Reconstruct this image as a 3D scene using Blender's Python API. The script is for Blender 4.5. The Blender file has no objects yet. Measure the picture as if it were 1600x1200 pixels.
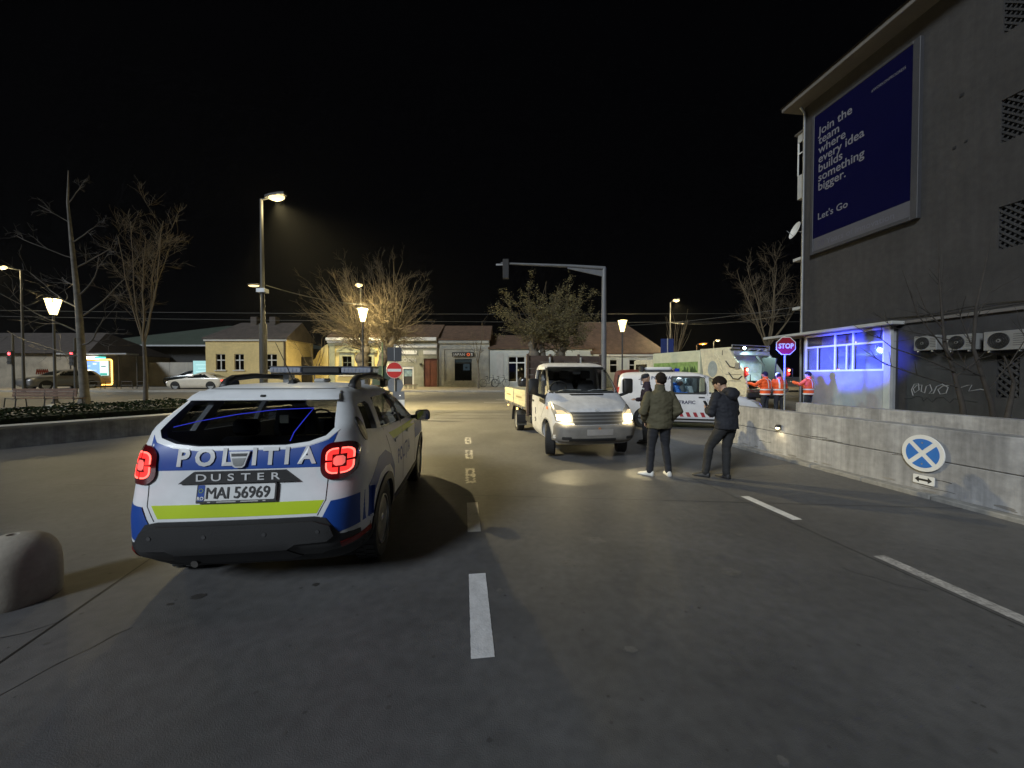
import bpy, bmesh, math, random
from mathutils import Vector, Matrix, Quaternion
from mathutils import noise as mnoise
R = math.radians
PI = math.pi
S = bpy.context.scene
C = S.collection

# ------------------------------------------------------------------ camera
cd = bpy.data.cameras.new('camera'); cam = bpy.data.objects.new('camera', cd); C.objects.link(cam)
cam.location = (0, 0, 1.70); cam.rotation_euler = (R(90 - 1.15), 0, 0)
cd.sensor_width = 36; cd.lens = 13.5; cd.clip_start = 0.05; cd.clip_end = 3000
S.camera = cam
# ------------------------------------------------------------------ night sky
w = bpy.data.worlds.new('World'); S.world = w; w.use_nodes = True
bgn = w.node_tree.nodes['Background']
bgn.inputs[0].default_value = (0.30, 0.32, 0.46, 1); bgn.inputs[1].default_value = 0.0022
# ------------------------------------------------------------------ faint broad night light of the town, low from behind
sd = bpy.data.lights.new('town_glow', 'SUN'); sun = bpy.data.objects.new('town_glow', sd); C.objects.link(sun)
sd.energy = 2.5; sd.angle = R(14); sd.color = (0.85, 0.93, 1.0)
sun.rotation_euler = Vector((0.52, 0.68, -0.50)).to_track_quat('-Z', 'Y').to_euler()
# ------------------------------------------------------------------ exposure / engine
S.view_settings.view_transform = 'Standard'; S.view_settings.look = 'None'
S.view_settings.exposure = 0.0; S.view_settings.gamma = 1.0
S.view_settings.use_curve_mapping = False
S.render.engine = 'CYCLES'
cy = S.cycles
cy.use_denoising = True
cy.max_bounces = 6; cy.diffuse_bounces = 3; cy.glossy_bounces = 4; cy.transmission_bounces = 4; cy.transparent_max_bounces = 10
cy.sample_clamp_indirect = 4.0
cy.caustics_reflective = False; cy.caustics_refractive = False

# ================================================================== helpers
def gz(y):
    """height of the ground: level in front, climbing gently to the street"""
    if y < 9: return 0.0
    if y > 33: return 0.66
    t = (y - 9) / 24.0
    return 0.66 * (t * t * (3 - 2 * t) * 0.35 + t * 0.65)

_mats = {}
def mat(name, col, rough=0.6, metal=0.0, var=0.12, scale=3.0, bump=0.0, bscale=30.0, spec=0.5, coat=0.0, fine=0.0, fscale=60.0, streak=0.0):
    if name in _mats: return _mats[name]
    m = bpy.data.materials.new(name); m.use_nodes = True
    nt = m.node_tree; N = nt.nodes; L = nt.links
    b = N['Principled BSDF']
    b.inputs['Roughness'].default_value = rough; b.inputs['Metallic'].default_value = metal
    b.inputs['Specular IOR Level'].default_value = spec
    b.inputs['Coat Weight'].default_value = coat; b.inputs['Coat Roughness'].default_value = 0.05
    tc = N.new('ShaderNodeTexCoord')
    n1 = N.new('ShaderNodeTexNoise'); n1.inputs['Scale'].default_value = scale; n1.inputs['Detail'].default_value = 6; n1.inputs['Roughness'].default_value = 0.6
    L.new(tc.outputs['Object'], n1.inputs['Vector'])
    mr = N.new('ShaderNodeMapRange'); mr.inputs[1].default_value = 0.3; mr.inputs[2].default_value = 0.7
    mr.inputs[3].default_value = 1 - var; mr.inputs[4].default_value = 1 + var
    L.new(n1.outputs[0], mr.inputs[0])
    mx = N.new('ShaderNodeVectorMath'); mx.operation = 'SCALE'; mx.inputs[0].default_value = col[:3]
    if fine > 0:
        n3 = N.new('ShaderNodeTexNoise'); n3.inputs['Scale'].default_value = fscale; n3.inputs['Detail'].default_value = 3
        L.new(tc.outputs['Object'], n3.inputs['Vector'])
        m3 = N.new('ShaderNodeMapRange'); m3.inputs[1].default_value = 0.3; m3.inputs[2].default_value = 0.7
        m3.inputs[3].default_value = 1 - fine; m3.inputs[4].default_value = 1 + fine
        L.new(n3.outputs[0], m3.inputs[0])
        mm = N.new('ShaderNodeMath'); mm.operation = 'MULTIPLY'
        L.new(mr.outputs[0], mm.inputs[0]); L.new(m3.outputs[0], mm.inputs[1]); L.new(mm.outputs[0], mx.inputs['Scale'])
    else:
        L.new(mr.outputs[0], mx.inputs['Scale'])
    if streak > 0:      # rain-washed vertical dirt
        mp = N.new('ShaderNodeMapping'); mp.inputs['Scale'].default_value = (2.6, 2.6, 0.16)
        L.new(tc.outputs['Object'], mp.inputs['Vector'])
        n4 = N.new('ShaderNodeTexNoise'); n4.inputs['Scale'].default_value = 1.6; n4.inputs['Detail'].default_value = 7; n4.inputs['Roughness'].default_value = .65
        L.new(mp.outputs[0], n4.inputs['Vector'])
        m4 = N.new('ShaderNodeMapRange'); m4.inputs[1].default_value = .38; m4.inputs[2].default_value = .62; m4.inputs[3].default_value = 1 - streak; m4.inputs[4].default_value = 1 + streak * .4
        L.new(n4.outputs[0], m4.inputs[0])
        s4 = N.new('ShaderNodeVectorMath'); s4.operation = 'SCALE'; L.new(mx.outputs[0], s4.inputs[0]); L.new(m4.outputs[0], s4.inputs['Scale']); mx = s4
    L.new(mx.outputs[0], b.inputs['Base Color'])
    if bump > 0:
        n2 = N.new('ShaderNodeTexNoise'); n2.inputs['Scale'].default_value = bscale; n2.inputs['Detail'].default_value = 4
        L.new(tc.outputs['Object'], n2.inputs['Vector'])
        bp = N.new('ShaderNodeBump'); bp.inputs['Strength'].default_value = bump; bp.inputs['Distance'].default_value = 0.01
        L.new(n2.outputs[0], bp.inputs['Height']); L.new(bp.outputs[0], b.inputs['Normal'])
    _mats[name] = m
    return m

def emat(name, col, strength, sample=False, base=(0.02, 0.02, 0.02)):
    if name in _mats: return _mats[name]
    m = bpy.data.materials.new(name); m.use_nodes = True
    b = m.node_tree.nodes['Principled BSDF']
    b.inputs['Base Color'].default_value = (*base, 1); b.inputs['Roughness'].default_value = 0.35
    b.inputs['Emission Color'].default_value = (*col, 1); b.inputs['Emission Strength'].default_value = strength
    if not sample: m.cycles.emission_sampling = 'NONE'
    _mats[name] = m
    return m

def glass(name, tint=(0.35, 0.38, 0.4), rough=0.02, gloss=0.9, base=0.06):
    if name in _mats: return _mats[name]
    m = bpy.data.materials.new(name); m.use_nodes = True
    nt = m.node_tree; N = nt.nodes; L = nt.links
    for n in list(N):
        if n.type != 'OUTPUT_MATERIAL': N.remove(n)
    out = [n for n in N if n.type == 'OUTPUT_MATERIAL'][0]
    tr = N.new('ShaderNodeBsdfTransparent'); tr.inputs[0].default_value = (*tint, 1)
    gl = N.new('ShaderNodeBsdfGlossy'); gl.inputs[0].default_value = (gloss, gloss, gloss, 1); gl.inputs['Roughness'].default_value = rough
    fr = N.new('ShaderNodeLayerWeight'); fr.inputs[0].default_value = 0.5
    pw = N.new('ShaderNodeMath'); pw.operation = 'POWER'; pw.inputs[1].default_value = 4.0
    L.new(fr.outputs['Facing'], pw.inputs[0])
    ad = N.new('ShaderNodeMath'); ad.operation = 'ADD'; ad.inputs[1].default_value = base + .03; ad.use_clamp = True
    L.new(pw.outputs[0], ad.inputs[0])
    mx = N.new('ShaderNodeMixShader'); L.new(ad.outputs[0], mx.inputs[0]); L.new(tr.outputs[0], mx.inputs[1]); L.new(gl.outputs[0], mx.inputs[2])
    L.new(mx.outputs[0], out.inputs[0])
    _mats[name] = m
    return m

def frame_z(d):
    """orthonormal frame whose z axis is d"""
    d = Vector(d).normalized()
    a = Vector((0, 0, 1)) if abs(d.z) < 0.95 else Vector((1, 0, 0))
    x = a.cross(d).normalized(); y = d.cross(x)
    return x, y, d

class B:
    def __init__(s): s.v = []; s.f = []
    def add(s, vs, fs, m=None):
        o = len(s.v)
        s.v += [tuple(m @ Vector(p)) if m else tuple(p) for p in vs]
        s.f += [tuple(i + o for i in f) for f in fs]
        return s
    def box(s, x0, x1, y0, y1, z0, z1, m=None):
        vs = [(x0, y0, z0), (x1, y0, z0), (x1, y1, z0), (x0, y1, z0), (x0, y0, z1), (x1, y0, z1), (x1, y1, z1), (x0, y1, z1)]
        return s.add(vs, [(3, 2, 1, 0), (4, 5, 6, 7), (0, 1, 5, 4), (1, 2, 6, 5), (2, 3, 7, 6), (3, 0, 4, 7)], m)
    def bar(s, p0, p1, w, h, m=None):
        p0 = Vector(p0); p1 = Vector(p1); x, y, d = frame_z(p1 - p0)
        M = Matrix((x, y, d)).transposed().to_4x4(); M.translation = p0
        return s.box(-w / 2, w / 2, -h / 2, h / 2, 0, (p1 - p0).length, (m @ M) if m else M)
    def rings(s, rs, cap=True, m=None):
        n = len(rs[0]); vs = [p for r in rs for p in r]; fs = []
        for i in range(len(rs) - 1):
            for j in range(n):
                k = (j + 1) % n
                fs.append((i * n + j, i * n + k, (i + 1) * n + k, (i + 1) * n + j))
        if cap:
            fs.append(tuple(reversed(range(n)))); fs.append(tuple((len(rs) - 1) * n + j for j in range(n)))
        return s.add(vs, fs, m)
    def tube(s, pts, rad, n=8, cap=True, m=None, sq=1.0):
        pts = [Vector(p) for p in pts]
        if not hasattr(rad, '__len__'): rad = [rad] * len(pts)
        rs = []; px = None
        for i, p in enumerate(pts):
            d = (pts[min(i + 1, len(pts) - 1)] - pts[max(i - 1, 0)])
            if d.length < 1e-9: d = Vector((0, 0, 1))
            d.normalize()
            if px is None: px, py, _ = frame_z(d)
            else:
                px = px - d * px.dot(d)
                if px.length < 1e-6: px, py, _ = frame_z(d)
                px.normalize()
            py = d.cross(px)
            r = rad[i]
            rs.append([p + (px * math.cos(2 * PI * k / n) + py * math.sin(2 * PI * k / n) * sq) * r for k in range(n)])
        return s.rings(rs, cap, m)
    def cyl(s, p0, p1, r0, r1=None, n=12, m=None):
        return s.tube([p0, p1], [r0, r0 if r1 is None else r1], n, True, m)
    def lathe(s, prof, n=20, m=None, closed=False):
        rs = [[(r * math.cos(2 * PI * k / n), r * math.sin(2 * PI * k / n), h) for k in range(n)] for r, h in prof]
        if closed: rs.append(rs[0])
        return s.rings(rs, not closed, m)
    def ell(s, c, r, n=12, k=8, m=None):
        c = Vector(c); rs = []
        for i in range(k + 1):
            a = PI * (0.02 + 0.96 * i / k); zz = -math.cos(a); q = math.sin(a)
            rs.append([c + Vector((r[0] * q * math.cos(2 * PI * j / n), r[1] * q * math.sin(2 * PI * j / n), r[2] * zz)) for j in range(n)])
        return s.rings(rs, True, m)
    def prism(s, poly, a0, a1, ax='y', m=None):
        """poly of 2D points extruded along an axis: ax y -> (x,z), x -> (y,z), z -> (x,y)"""
        def P(u, v, t): return (u, t, v) if ax == 'y' else ((t, u, v) if ax == 'x' else (u, v, t))
        n = len(poly)
        vs = [P(u, v, a0) for u, v in poly] + [P(u, v, a1) for u, v in poly]
        fs = [tuple(range(n)), tuple(reversed(range(n, 2 * n)))] + [(j, j + n, (j + 1) % n + n, (j + 1) % n) for j in range(n)]
        return s.add(vs, fs, m)
    def mesh(s, name, material=None, smooth=None, bevel=0.0, fix=True, seg=1):
        me = bpy.data.meshes.new(name); me.from_pydata(s.v, [], s.f)
        if fix or bevel:
            bm = bmesh.new(); bm.from_mesh(me)
            if bevel:
                es = [e for e in bm.edges if len(e.link_faces) == 2 and e.calc_face_angle(0) > R(28)]
                bmesh.ops.bevel(bm, geom=es, offset=bevel, segments=seg, profile=0.6, affect='EDGES', clamp_overlap=True)
            if fix: bmesh.ops.recalc_face_normals(bm, faces=bm.faces[:])
            bm.to_mesh(me); bm.free()
        if material: me.materials.append(material)
        if smooth is not None:
            me.polygons.foreach_set('use_smooth', [True] * len(me.polygons))
            if smooth < 179: me.set_sharp_from_angle(angle=R(smooth))
        return me
    def build(s, name, material, parent=None, loc=(0, 0, 0), rot=(0, 0, 0), **k):
        return obj(name, s.mesh(name, material, **k), parent, loc, rot)

def obj(name, me, parent=None, loc=(0, 0, 0), rot=(0, 0, 0)):
    o = bpy.data.objects.new(name, me); C.objects.link(o)
    o.location = loc; o.rotation_euler = rot
    if parent: o.parent = parent
    return o
def thing(name, label, cat, loc=(0, 0, 0), rz=0.0, group=None):
    o = bpy.data.objects.new(name, None); C.objects.link(o); o.empty_display_size = 0.2
    o.location = loc; o.rotation_euler = (0, 0, rz); o['label'] = label; o['category'] = cat
    if group: o['group'] = group
    return o
def tag(o, label, cat, group=None, kind=None):
    o['label'] = label; o['category'] = cat
    if group: o['group'] = group
    if kind: o['kind'] = kind
    return o
def struct(o): o['kind'] = 'structure'; return o
def stuff(o): o['kind'] = 'stuff'; return o
def copy_tree(o, parent=None):
    c = o.copy(); C.objects.link(c)
    if parent: c.parent = parent
    for ch in list(o.children): copy_tree(ch, c)
    return c

def light(name, kind, parent, loc, energy, col, size=0.1, aim=None, cone=None, blend=0.3):
    ld = bpy.data.lights.new(name, kind); ld.energy = energy; ld.color = col
    if kind in ('POINT', 'SPOT'): ld.shadow_soft_size = size
    if kind == 'SPOT': ld.spot_size = R(cone); ld.spot_blend = blend
    if kind == 'AREA': ld.shape = 'DISK'; ld.size = size
    o = bpy.data.objects.new(name, ld); C.objects.link(o); o.location = loc
    if parent: o.parent = parent
    if aim is not None: o.rotation_euler = Vector(aim).to_track_quat('-Z', 'Y').to_euler()
    return o

# ---- text to 2D faces
def text2d(s, size, bold=0.0, spacing=1.0, align='CENTER', sx=1.0):
    cu = bpy.data.curves.new('t', 'FONT'); cu.body = s; cu.size = size; cu.align_x = align; cu.offset = bold
    cu.space_character = spacing; cu.resolution_u = 3; cu.fill_mode = 'FRONT'
    ob = bpy.data.objects.new('t', cu)
    me = bpy.data.meshes.new_from_object(ob)
    vs = [(v.co.x * sx, v.co.y) for v in me.vertices]; fs = [tuple(p.vertices) for p in me.polygons]
    bpy.data.objects.remove(ob); bpy.data.curves.remove(cu); bpy.data.meshes.remove(me)
    return vs, fs
def text_obj(name, s, size, fn, material, parent, bold=0.0, spacing=1.0, align='CENTER', sx=1.0):
    """fn maps 2D letter points to 3D"""
    vs, fs = text2d(s, size, bold, spacing, align, sx)
    b = B(); b.add([fn(u, v) for u, v in vs], fs)
    return b.build(name, material, parent, fix=False)

# ---- a panel following a curved surface
def panel(name, poly, fn, t, material, parent, step=0.07, back=0.012, smooth=40):
    """poly in (u,v); fn(u,v,t) gives the 3D point at distance t outside the surface"""
    bm = bmesh.new()
    f = bm.faces.new([bm.verts.new((u, v, 0)) for u, v in poly])
    us = [p[0] for p in poly]; vs = [p[1] for p in poly]
    for lo, hi, ax in ((min(us), max(us), 0), (min(vs), max(vs), 1)):
        k = int((hi - lo) / step) + 1
        for i in range(1, k):
            c = lo + (hi - lo) * i / k
            co = (c, 0, 0) if ax == 0 else (0, c, 0); no = (1, 0, 0) if ax == 0 else (0, 1, 0)
            bmesh.ops.bisect_plane(bm, geom=bm.verts[:] + bm.edges[:] + bm.faces[:], plane_co=co, plane_no=no)
    be = [e for e in bm.edges if e.is_boundary]
    if back:
        r = bmesh.ops.extrude_edge_only(bm, edges=be)
        nv = {g for g in r['geom'] if isinstance(g, bmesh.types.BMVert)}
    else: nv = set()
    for v in bm.verts:
        v.co = Vector(fn(v.co.x, v.co.y, t - (back if v in nv else 0)))
    bmesh.ops.recalc_face_normals(bm, faces=bm.faces[:])
    me = bpy.data.meshes.new(name); bm.to_mesh(me); bm.free()
    if material: me.materials.append(material)
    me.polygons.foreach_set('use_smooth', [True] * len(me.polygons)); me.set_sharp_from_angle(angle=R(smooth))
    return obj(name, me, parent)

def rrect(u0, u1, v0, v1, r, n=4):
    p = []
    for cx_, cy_, a0 in ((u1 - r, v0 + r, -90), (u1 - r, v1 - r, 0), (u0 + r, v1 - r, 90), (u0 + r, v0 + r, 180)):
        for i in range(n + 1):
            a = R(a0 + 90 * i / n); p.append((cx_ + r * math.cos(a), cy_ + r * math.sin(a)))
    return p
def circ(cu, cv, r, n=24, rv=None):
    return [(cu + r * math.cos(2 * PI * i / n), cv + (rv or r) * math.sin(2 * PI * i / n)) for i in range(n)]

# ---- vehicle shell: horizontal slices, rounded in plan
def pchip(xs, ys):
    n = len(xs); h = [xs[i + 1] - xs[i] for i in range(n - 1)]; dl = [(ys[i + 1] - ys[i]) / h[i] for i in range(n - 1)]
    m = [0.0] * n; m[0] = dl[0]; m[-1] = dl[-1]
    for i in range(1, n - 1):
        if dl[i - 1] * dl[i] > 0:
            w1 = 2 * h[i] + h[i - 1]; w2 = h[i] + 2 * h[i - 1]
            m[i] = (w1 + w2) / (w1 / dl[i - 1] + w2 / dl[i])
    def f(x):
        x = min(max(x, xs[0]), xs[-1]); i = 0
        while i < n - 2 and x > xs[i + 1]: i += 1
        t = (x - xs[i]) / h[i]; t2 = t * t; t3 = t2 * t
        return (2 * t3 - 3 * t2 + 1) * ys[i] + (t3 - 2 * t2 + t) * h[i] * m[i] + (-2 * t3 + 3 * t2) * ys[i + 1] + (t3 - t2) * h[i] * m[i + 1]
    return f
class Shell:
    """rows: z, half width, y rear, y front, rear corner (x,y), front corner (x,y), rear bow, front bow"""
    def __init__(s, rows, barrel=0.02, bulge=None):
        s.zs = [r[0] for r in rows]; s.f = [pchip(s.zs, [r[i] for r in rows]) for i in range(1, 10)]
        s.barrel = barrel; s.bulge = bulge or (lambda y, z: 0.0)
    def P(s, z, inset=0.0):
        w_, yr, yf, rx, ry, fx, fy, br, bf = [g(z) for g in s.f]
        return w_ - inset, yr + inset, yf - inset, max(rx - inset * .5, .02), max(ry - inset * .5, .02), max(fx - inset * .5, .02), max(fy - inset * .5, .02), br, bf
    def xhalf(s, y, z, inset=0.0):
        w_, yr, yf, rx, ry, fx, fy, br, bf = s.P(z, inset)
        y0 = yr + br * ((w_ - rx) / w_) ** 2 + ry; y1 = yf - bf * ((w_ - fx) / w_) ** 2 - fy
        if y0 <= y <= y1:
            t = (y - (y0 + y1) / 2) / max((y1 - y0) / 2, 1e-4); x = w_ + s.barrel * (1 - t * t)
        elif y < y0:
            e = min((y0 - y) / ry, 1); x = w_ - rx + rx * math.sqrt(max(0, 1 - e * e))
        else:
            e = min((y - y1) / fy, 1); x = w_ - fx + fx * math.sqrt(max(0, 1 - e * e))
        return x * (1 + s.bulge(y, z))
    def yrear(s, x, z):
        w_, yr, yf, rx, ry, fx, fy, br, bf = s.P(z); ax = abs(x)
        if ax < w_ - rx: return yr + br * (ax / w_) ** 2
        e = min((ax - (w_ - rx)) / rx, 1)
        return yr + br * ((w_ - rx) / w_) ** 2 + ry * (1 - math.sqrt(max(0, 1 - e * e)))
    def yfront(s, x, z):
        w_, yr, yf, rx, ry, fx, fy, br, bf = s.P(z); ax = abs(x)
        if ax < w_ - fx: return yf - bf * (ax / w_) ** 2
        e = min((ax - (w_ - fx)) / fx, 1)
        return yf - bf * ((w_ - fx) / w_) ** 2 - fy * (1 - math.sqrt(max(0, 1 - e * e)))
    def R_(s, u, v, t): return (u, s.yrear(u, v) - t, v)
    def F_(s, u, v, t): return (u, s.yfront(u, v) + t, v)
    def side(s, sg): return lambda u, v, t: (sg * (s.xhalf(u, v) + t), u, v)
    def ring(s, z, inset=0.0):
        w_, yr, yf, rx, ry, fx, fy, br, bf = s.P(z, inset); h = []
        for i in range(5):
            x = (w_ - rx) * i / 5; h.append((x, yr + br * (x / w_) ** 2))
        b0 = yr + br * ((w_ - rx) / w_) ** 2
        for i in range(7):
            a = PI / 2 * i / 6; h.append((w_ - rx + rx * math.sin(a), b0 + ry * (1 - math.cos(a))))
        b1 = yf - bf * ((w_ - fx) / w_) ** 2; y0 = b0 + ry; y1 = b1 - fy
        for i in range(1, 22):
            t = -1 + 2 * i / 22; h.append((w_ + s.barrel * (1 - t * t), (y0 + y1) / 2 + t * (y1 - y0) / 2))
        for i in range(7):
            a = PI / 2 * i / 6; h.append((w_ - fx + fx * math.cos(a), y1 + fy * math.sin(a)))
        for i in range(1, 6):
            x = (w_ - fx) * (1 - i / 5); h.append((x, yf - bf * (x / w_) ** 2))
        h = [(x * (1 + s.bulge(y, z)), y) for x, y in h]
        full = h + [(-x, y) for x, y in reversed(h[1:-1])]
        return [(x, y, z) for x, y in full]
    def builder(s, zs, inset=0.0):
        b = B(); b.rings([s.ring(z, inset) for z in zs], True); return b

# ---- deferred booleans / remeshes, evaluated in one go
_bake = []; _cutters = []
def cut(o, b):
    c = b.build('cutter', None, o.parent); _cutters.append(c)
    m = o.modifiers.new('b', 'BOOLEAN'); m.operation = 'DIFFERENCE'; m.solver = 'EXACT'; m.object = c
def will_bake(o, smooth=35, fold=0.0, ffreq=6.0, seed=0):
    _bake.append((o, smooth, fold, ffreq, seed)); return o
def remesh(o, vox, smooth_it=4, fold=0.0, ffreq=6.0, seed=0):
    m = o.modifiers.new('r', 'REMESH'); m.mode = 'VOXEL'; m.voxel_size = vox
    if smooth_it:
        q = o.modifiers.new('s', 'SMOOTH'); q.factor = 0.5; q.iterations = smooth_it
    return will_bake(o, 180, fold, ffreq, seed)
def bake_all():
    dg = bpy.context.evaluated_depsgraph_get(); dg.update()
    res = [bpy.data.meshes.new_from_object(o.evaluated_get(dg)) for o, *_ in _bake]
    for (o, sm, fold, fq, seed), me in zip(_bake, res):
        mats = [m for m in o.data.materials]
        me.materials.clear()
        for m in mats: me.materials.append(m)
        me.polygons.foreach_set('material_index', [0] * len(me.polygons))
        if fold:
            off = Vector((seed * 3.1, seed * 1.7, 0))
            nrm = [v.normal.copy() for v in me.vertices]
            for v, nn in zip(me.vertices, nrm):
                p = v.co
                k = mnoise.noise(Vector((p.x * fq, p.y * fq, p.z * fq * 1.7)) + off) + 0.5 * mnoise.noise(Vector((p.x * fq * 2.3, p.y * fq * 2.3, p.z * fq * 3.2)) + off)
                v.co = p + nn * (k * fold)
        me.polygons.foreach_set('use_smooth', [True] * len(me.polygons))
        if sm < 179: me.set_sharp_from_angle(angle=R(sm))
        o.modifiers.clear(); o.data = me
    for c in _cutters: bpy.data.objects.remove(c)
    _bake.clear(); _cutters.clear()
# ================================================================== materials of the setting
M_ground = mat('plaza_asphalt', (0.098, 0.097, 0.098), 0.5, var=0.22, scale=0.8, bump=0.3, bscale=140, fine=0.13, fscale=11, spec=0.45)
M_street = mat('street_asphalt', (0.15, 0.14, 0.12), 0.6, var=0.16, scale=0.5, bump=0.3, bscale=70, fine=0.12, fscale=5)
M_pave = mat('pavement_stone', (0.22, 0.20, 0.17), 0.75, var=0.15, scale=1.2, bump=0.3, bscale=25)
M_kerb = mat('kerb_stone', (0.26, 0.25, 0.23), 0.8, var=0.18, scale=2.5, bump=0.3)
M_paint = mat('road_paint', (0.62, 0.62, 0.62), 0.6, var=0.16, scale=6, bump=0.3, bscale=80, fine=0.07, fscale=28)
M_wornpaint = mat('worn_road_paint', (0.36, 0.35, 0.34), 0.65, var=0.3, scale=9, fine=0.3, fscale=40)
M_tar = mat('tar', (0.02, 0.02, 0.02), 0.5)
M_conc = mat('wall_concrete', (0.33, 0.33, 0.335), 0.85, var=0.2, scale=1.1, bump=0.5, bscale=22, fine=0.14, fscale=9, streak=.30)
M_conc2 = mat('kerb_concrete', (0.24, 0.235, 0.22), 0.85, var=0.25, scale=2.0, bump=0.5, bscale=22, fine=0.2, fscale=12)
M_planter = mat('planter_concrete', (0.34, 0.355, 0.38), 0.8, var=0.25, scale=1.3, bump=0.3, fine=0.2, fscale=8, streak=.35)
M_coping = mat('coping_stone', (0.40, 0.39, 0.36), 0.75, var=0.12, scale=2, bump=0.2)
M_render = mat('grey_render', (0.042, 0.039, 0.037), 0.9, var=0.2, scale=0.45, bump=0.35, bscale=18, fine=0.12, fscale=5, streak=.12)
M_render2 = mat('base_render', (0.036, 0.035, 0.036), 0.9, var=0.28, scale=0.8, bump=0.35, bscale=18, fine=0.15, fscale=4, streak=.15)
M_bayr = mat('bay_render', (0.30, 0.30, 0.31), 0.85, var=0.15, scale=1.5, bump=0.3)
M_slab = mat('eave_concrete', (0.13, 0.12, 0.11), 0.85, var=0.15, scale=1.0)
M_white = mat('white_paint', (0.72, 0.72, 0.70), 0.5, var=0.06)
M_offw = mat('old_white_paint', (0.42, 0.42, 0.40), 0.6, var=0.12, scale=2)
M_dark = mat('dark_void', (0.012, 0.012, 0.013), 0.8)
M_black = mat('black_plastic', (0.02, 0.02, 0.021), 0.5, var=0.1, scale=6, bump=0.1, bscale=120)
M_rubber = mat('tyre_rubber', (0.018, 0.018, 0.018), 0.75, var=0.2, scale=8, bump=0.2, bscale=60)
M_steel = mat('galvanised_steel', (0.34, 0.35, 0.36), 0.45, 0.7, var=0.12, scale=5)
M_pole = mat('dark_pole_paint', (0.045, 0.045, 0.044), 0.55, var=0.15, scale=3)
M_chrome = mat('chrome', (0.75, 0.76, 0.78), 0.12, 1.0, var=0.03)
M_alloy = mat('alloy', (0.42, 0.43, 0.44), 0.35, 0.9, var=0.1)
M_bark = mat('bark', (0.115, 0.10, 0.082), 0.9, var=0.3, scale=4, bump=0.8, bscale=18)
M_palebark = mat('pale_bark', (0.17, 0.16, 0.14), 0.9, var=0.35, scale=5, bump=0.6, bscale=14)
M_twig = mat('twig', (0.10, 0.078, 0.048), 0.9, var=0.2)
M_leaf = mat('dry_leaf', (0.12, 0.104, 0.044), 0.75, var=0.4, scale=1.2)
M_hedge = mat('hedge_leaf', (0.015, 0.026, 0.008), 0.75, var=0.5, scale=2.2, spec=.15)
M_soil = mat('soil', (0.05, 0.04, 0.03), 0.95, var=0.3, scale=3, bump=0.5)
M_yellow = mat('yellow_render', (0.50, 0.40, 0.19), 0.85, var=0.12, scale=0.7, bump=0.2, bscale=12, fine=0.08, fscale=6)
M_yellow2 = mat('bright_yellow_render', (0.58, 0.47, 0.19), 0.85, var=0.1, scale=0.7, bump=0.2, bscale=12)
M_olive = mat('olive_trim', (0.27, 0.28, 0.19), 0.8, var=0.12)
M_greyr = mat('shop_render', (0.29, 0.29, 0.23), 0.85, var=0.2, scale=0.7, bump=0.25, bscale=10, fine=0.12, fscale=3)
M_greyr2 = mat('grey_shop_render', (0.33, 0.33, 0.30), 0.85, var=0.2, scale=0.7, bump=0.25, bscale=10, fine=0.12, fscale=3)
M_paler = mat('pale_render', (0.42, 0.44, 0.42), 0.85, var=0.12, scale=0.8, bump=0.2, bscale=10)
M_roof = mat('brown_roof_tile', (0.10, 0.06, 0.038), 0.85, var=0.3, scale=2.5, bump=0.8, bscale=9)
M_roofd = mat('dark_roof_tile', (0.055, 0.045, 0.04), 0.85, var=0.25, scale=2.5, bump=0.8, bscale=9)
M_roofg = mat('green_sheet_roof', (0.05, 0.065, 0.05), 0.6, var=0.2, scale=1.2)
M_gate = mat('red_brown_gate', (0.17, 0.055, 0.03), 0.7, var=0.25, scale=4)
M_wood = mat('bench_wood', (0.13, 0.075, 0.05), 0.7, var=0.3, scale=6)
M_pane = glass('dark_window_glass', (0.25, 0.27, 0.28), 0.03, 0.8, 0.05)
M_room = mat('dim_room', (0.05, 0.047, 0.042), 0.9)

# ================================================================== ground
YB = [-60, -20, -5, 0, 4] + [9 + i for i in range(25)] + [36, 45, 70, 150, 600]
def sheet(name, x0, x1, y0, y1, dz, m, nx=2, kind='structure', xf=None, parent=None):
    ys = [y0] + [y for y in YB if y0 + 1e-3 < y < y1 - 1e-3] + [y1]; b = B()
    vs = []; fs = []
    for y in ys:
        for i in range(nx):
            x = x0 + (x1 - x0) * i / (nx - 1); vs.append(((xf(x, y) if xf else x), y, gz(y) + dz))
    for j in range(len(ys) - 1):
        for i in range(nx - 1): fs.append((j * nx + i, j * nx + i + 1, (j + 1) * nx + i + 1, (j + 1) * nx + i))
    b.add(vs, fs)
    o = b.build(name, m, parent, fix=False)
    if kind: o['kind'] = kind
    return o
ground = sheet('ground', -400, 400, -60, 600, 0, M_ground, 9)
street = sheet('street', -200, 200, 16.9, 28.0, 0.004, M_street, 5)
# far pavement with a kerb in front of the houses
pb = B()
for x0 in range(-60, 16, 4):
    pb.box(x0 + 0.004, x0 + 3.996, 28.0, 28.18, gz(28) - 0.1, gz(28) + 0.13)
struct(pb.build('kerb', M_kerb, bevel=0.012))
struct(sheet('pavement', -200, 60, 28.18, 33.9, 0.12, M_pave, 5))
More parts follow.
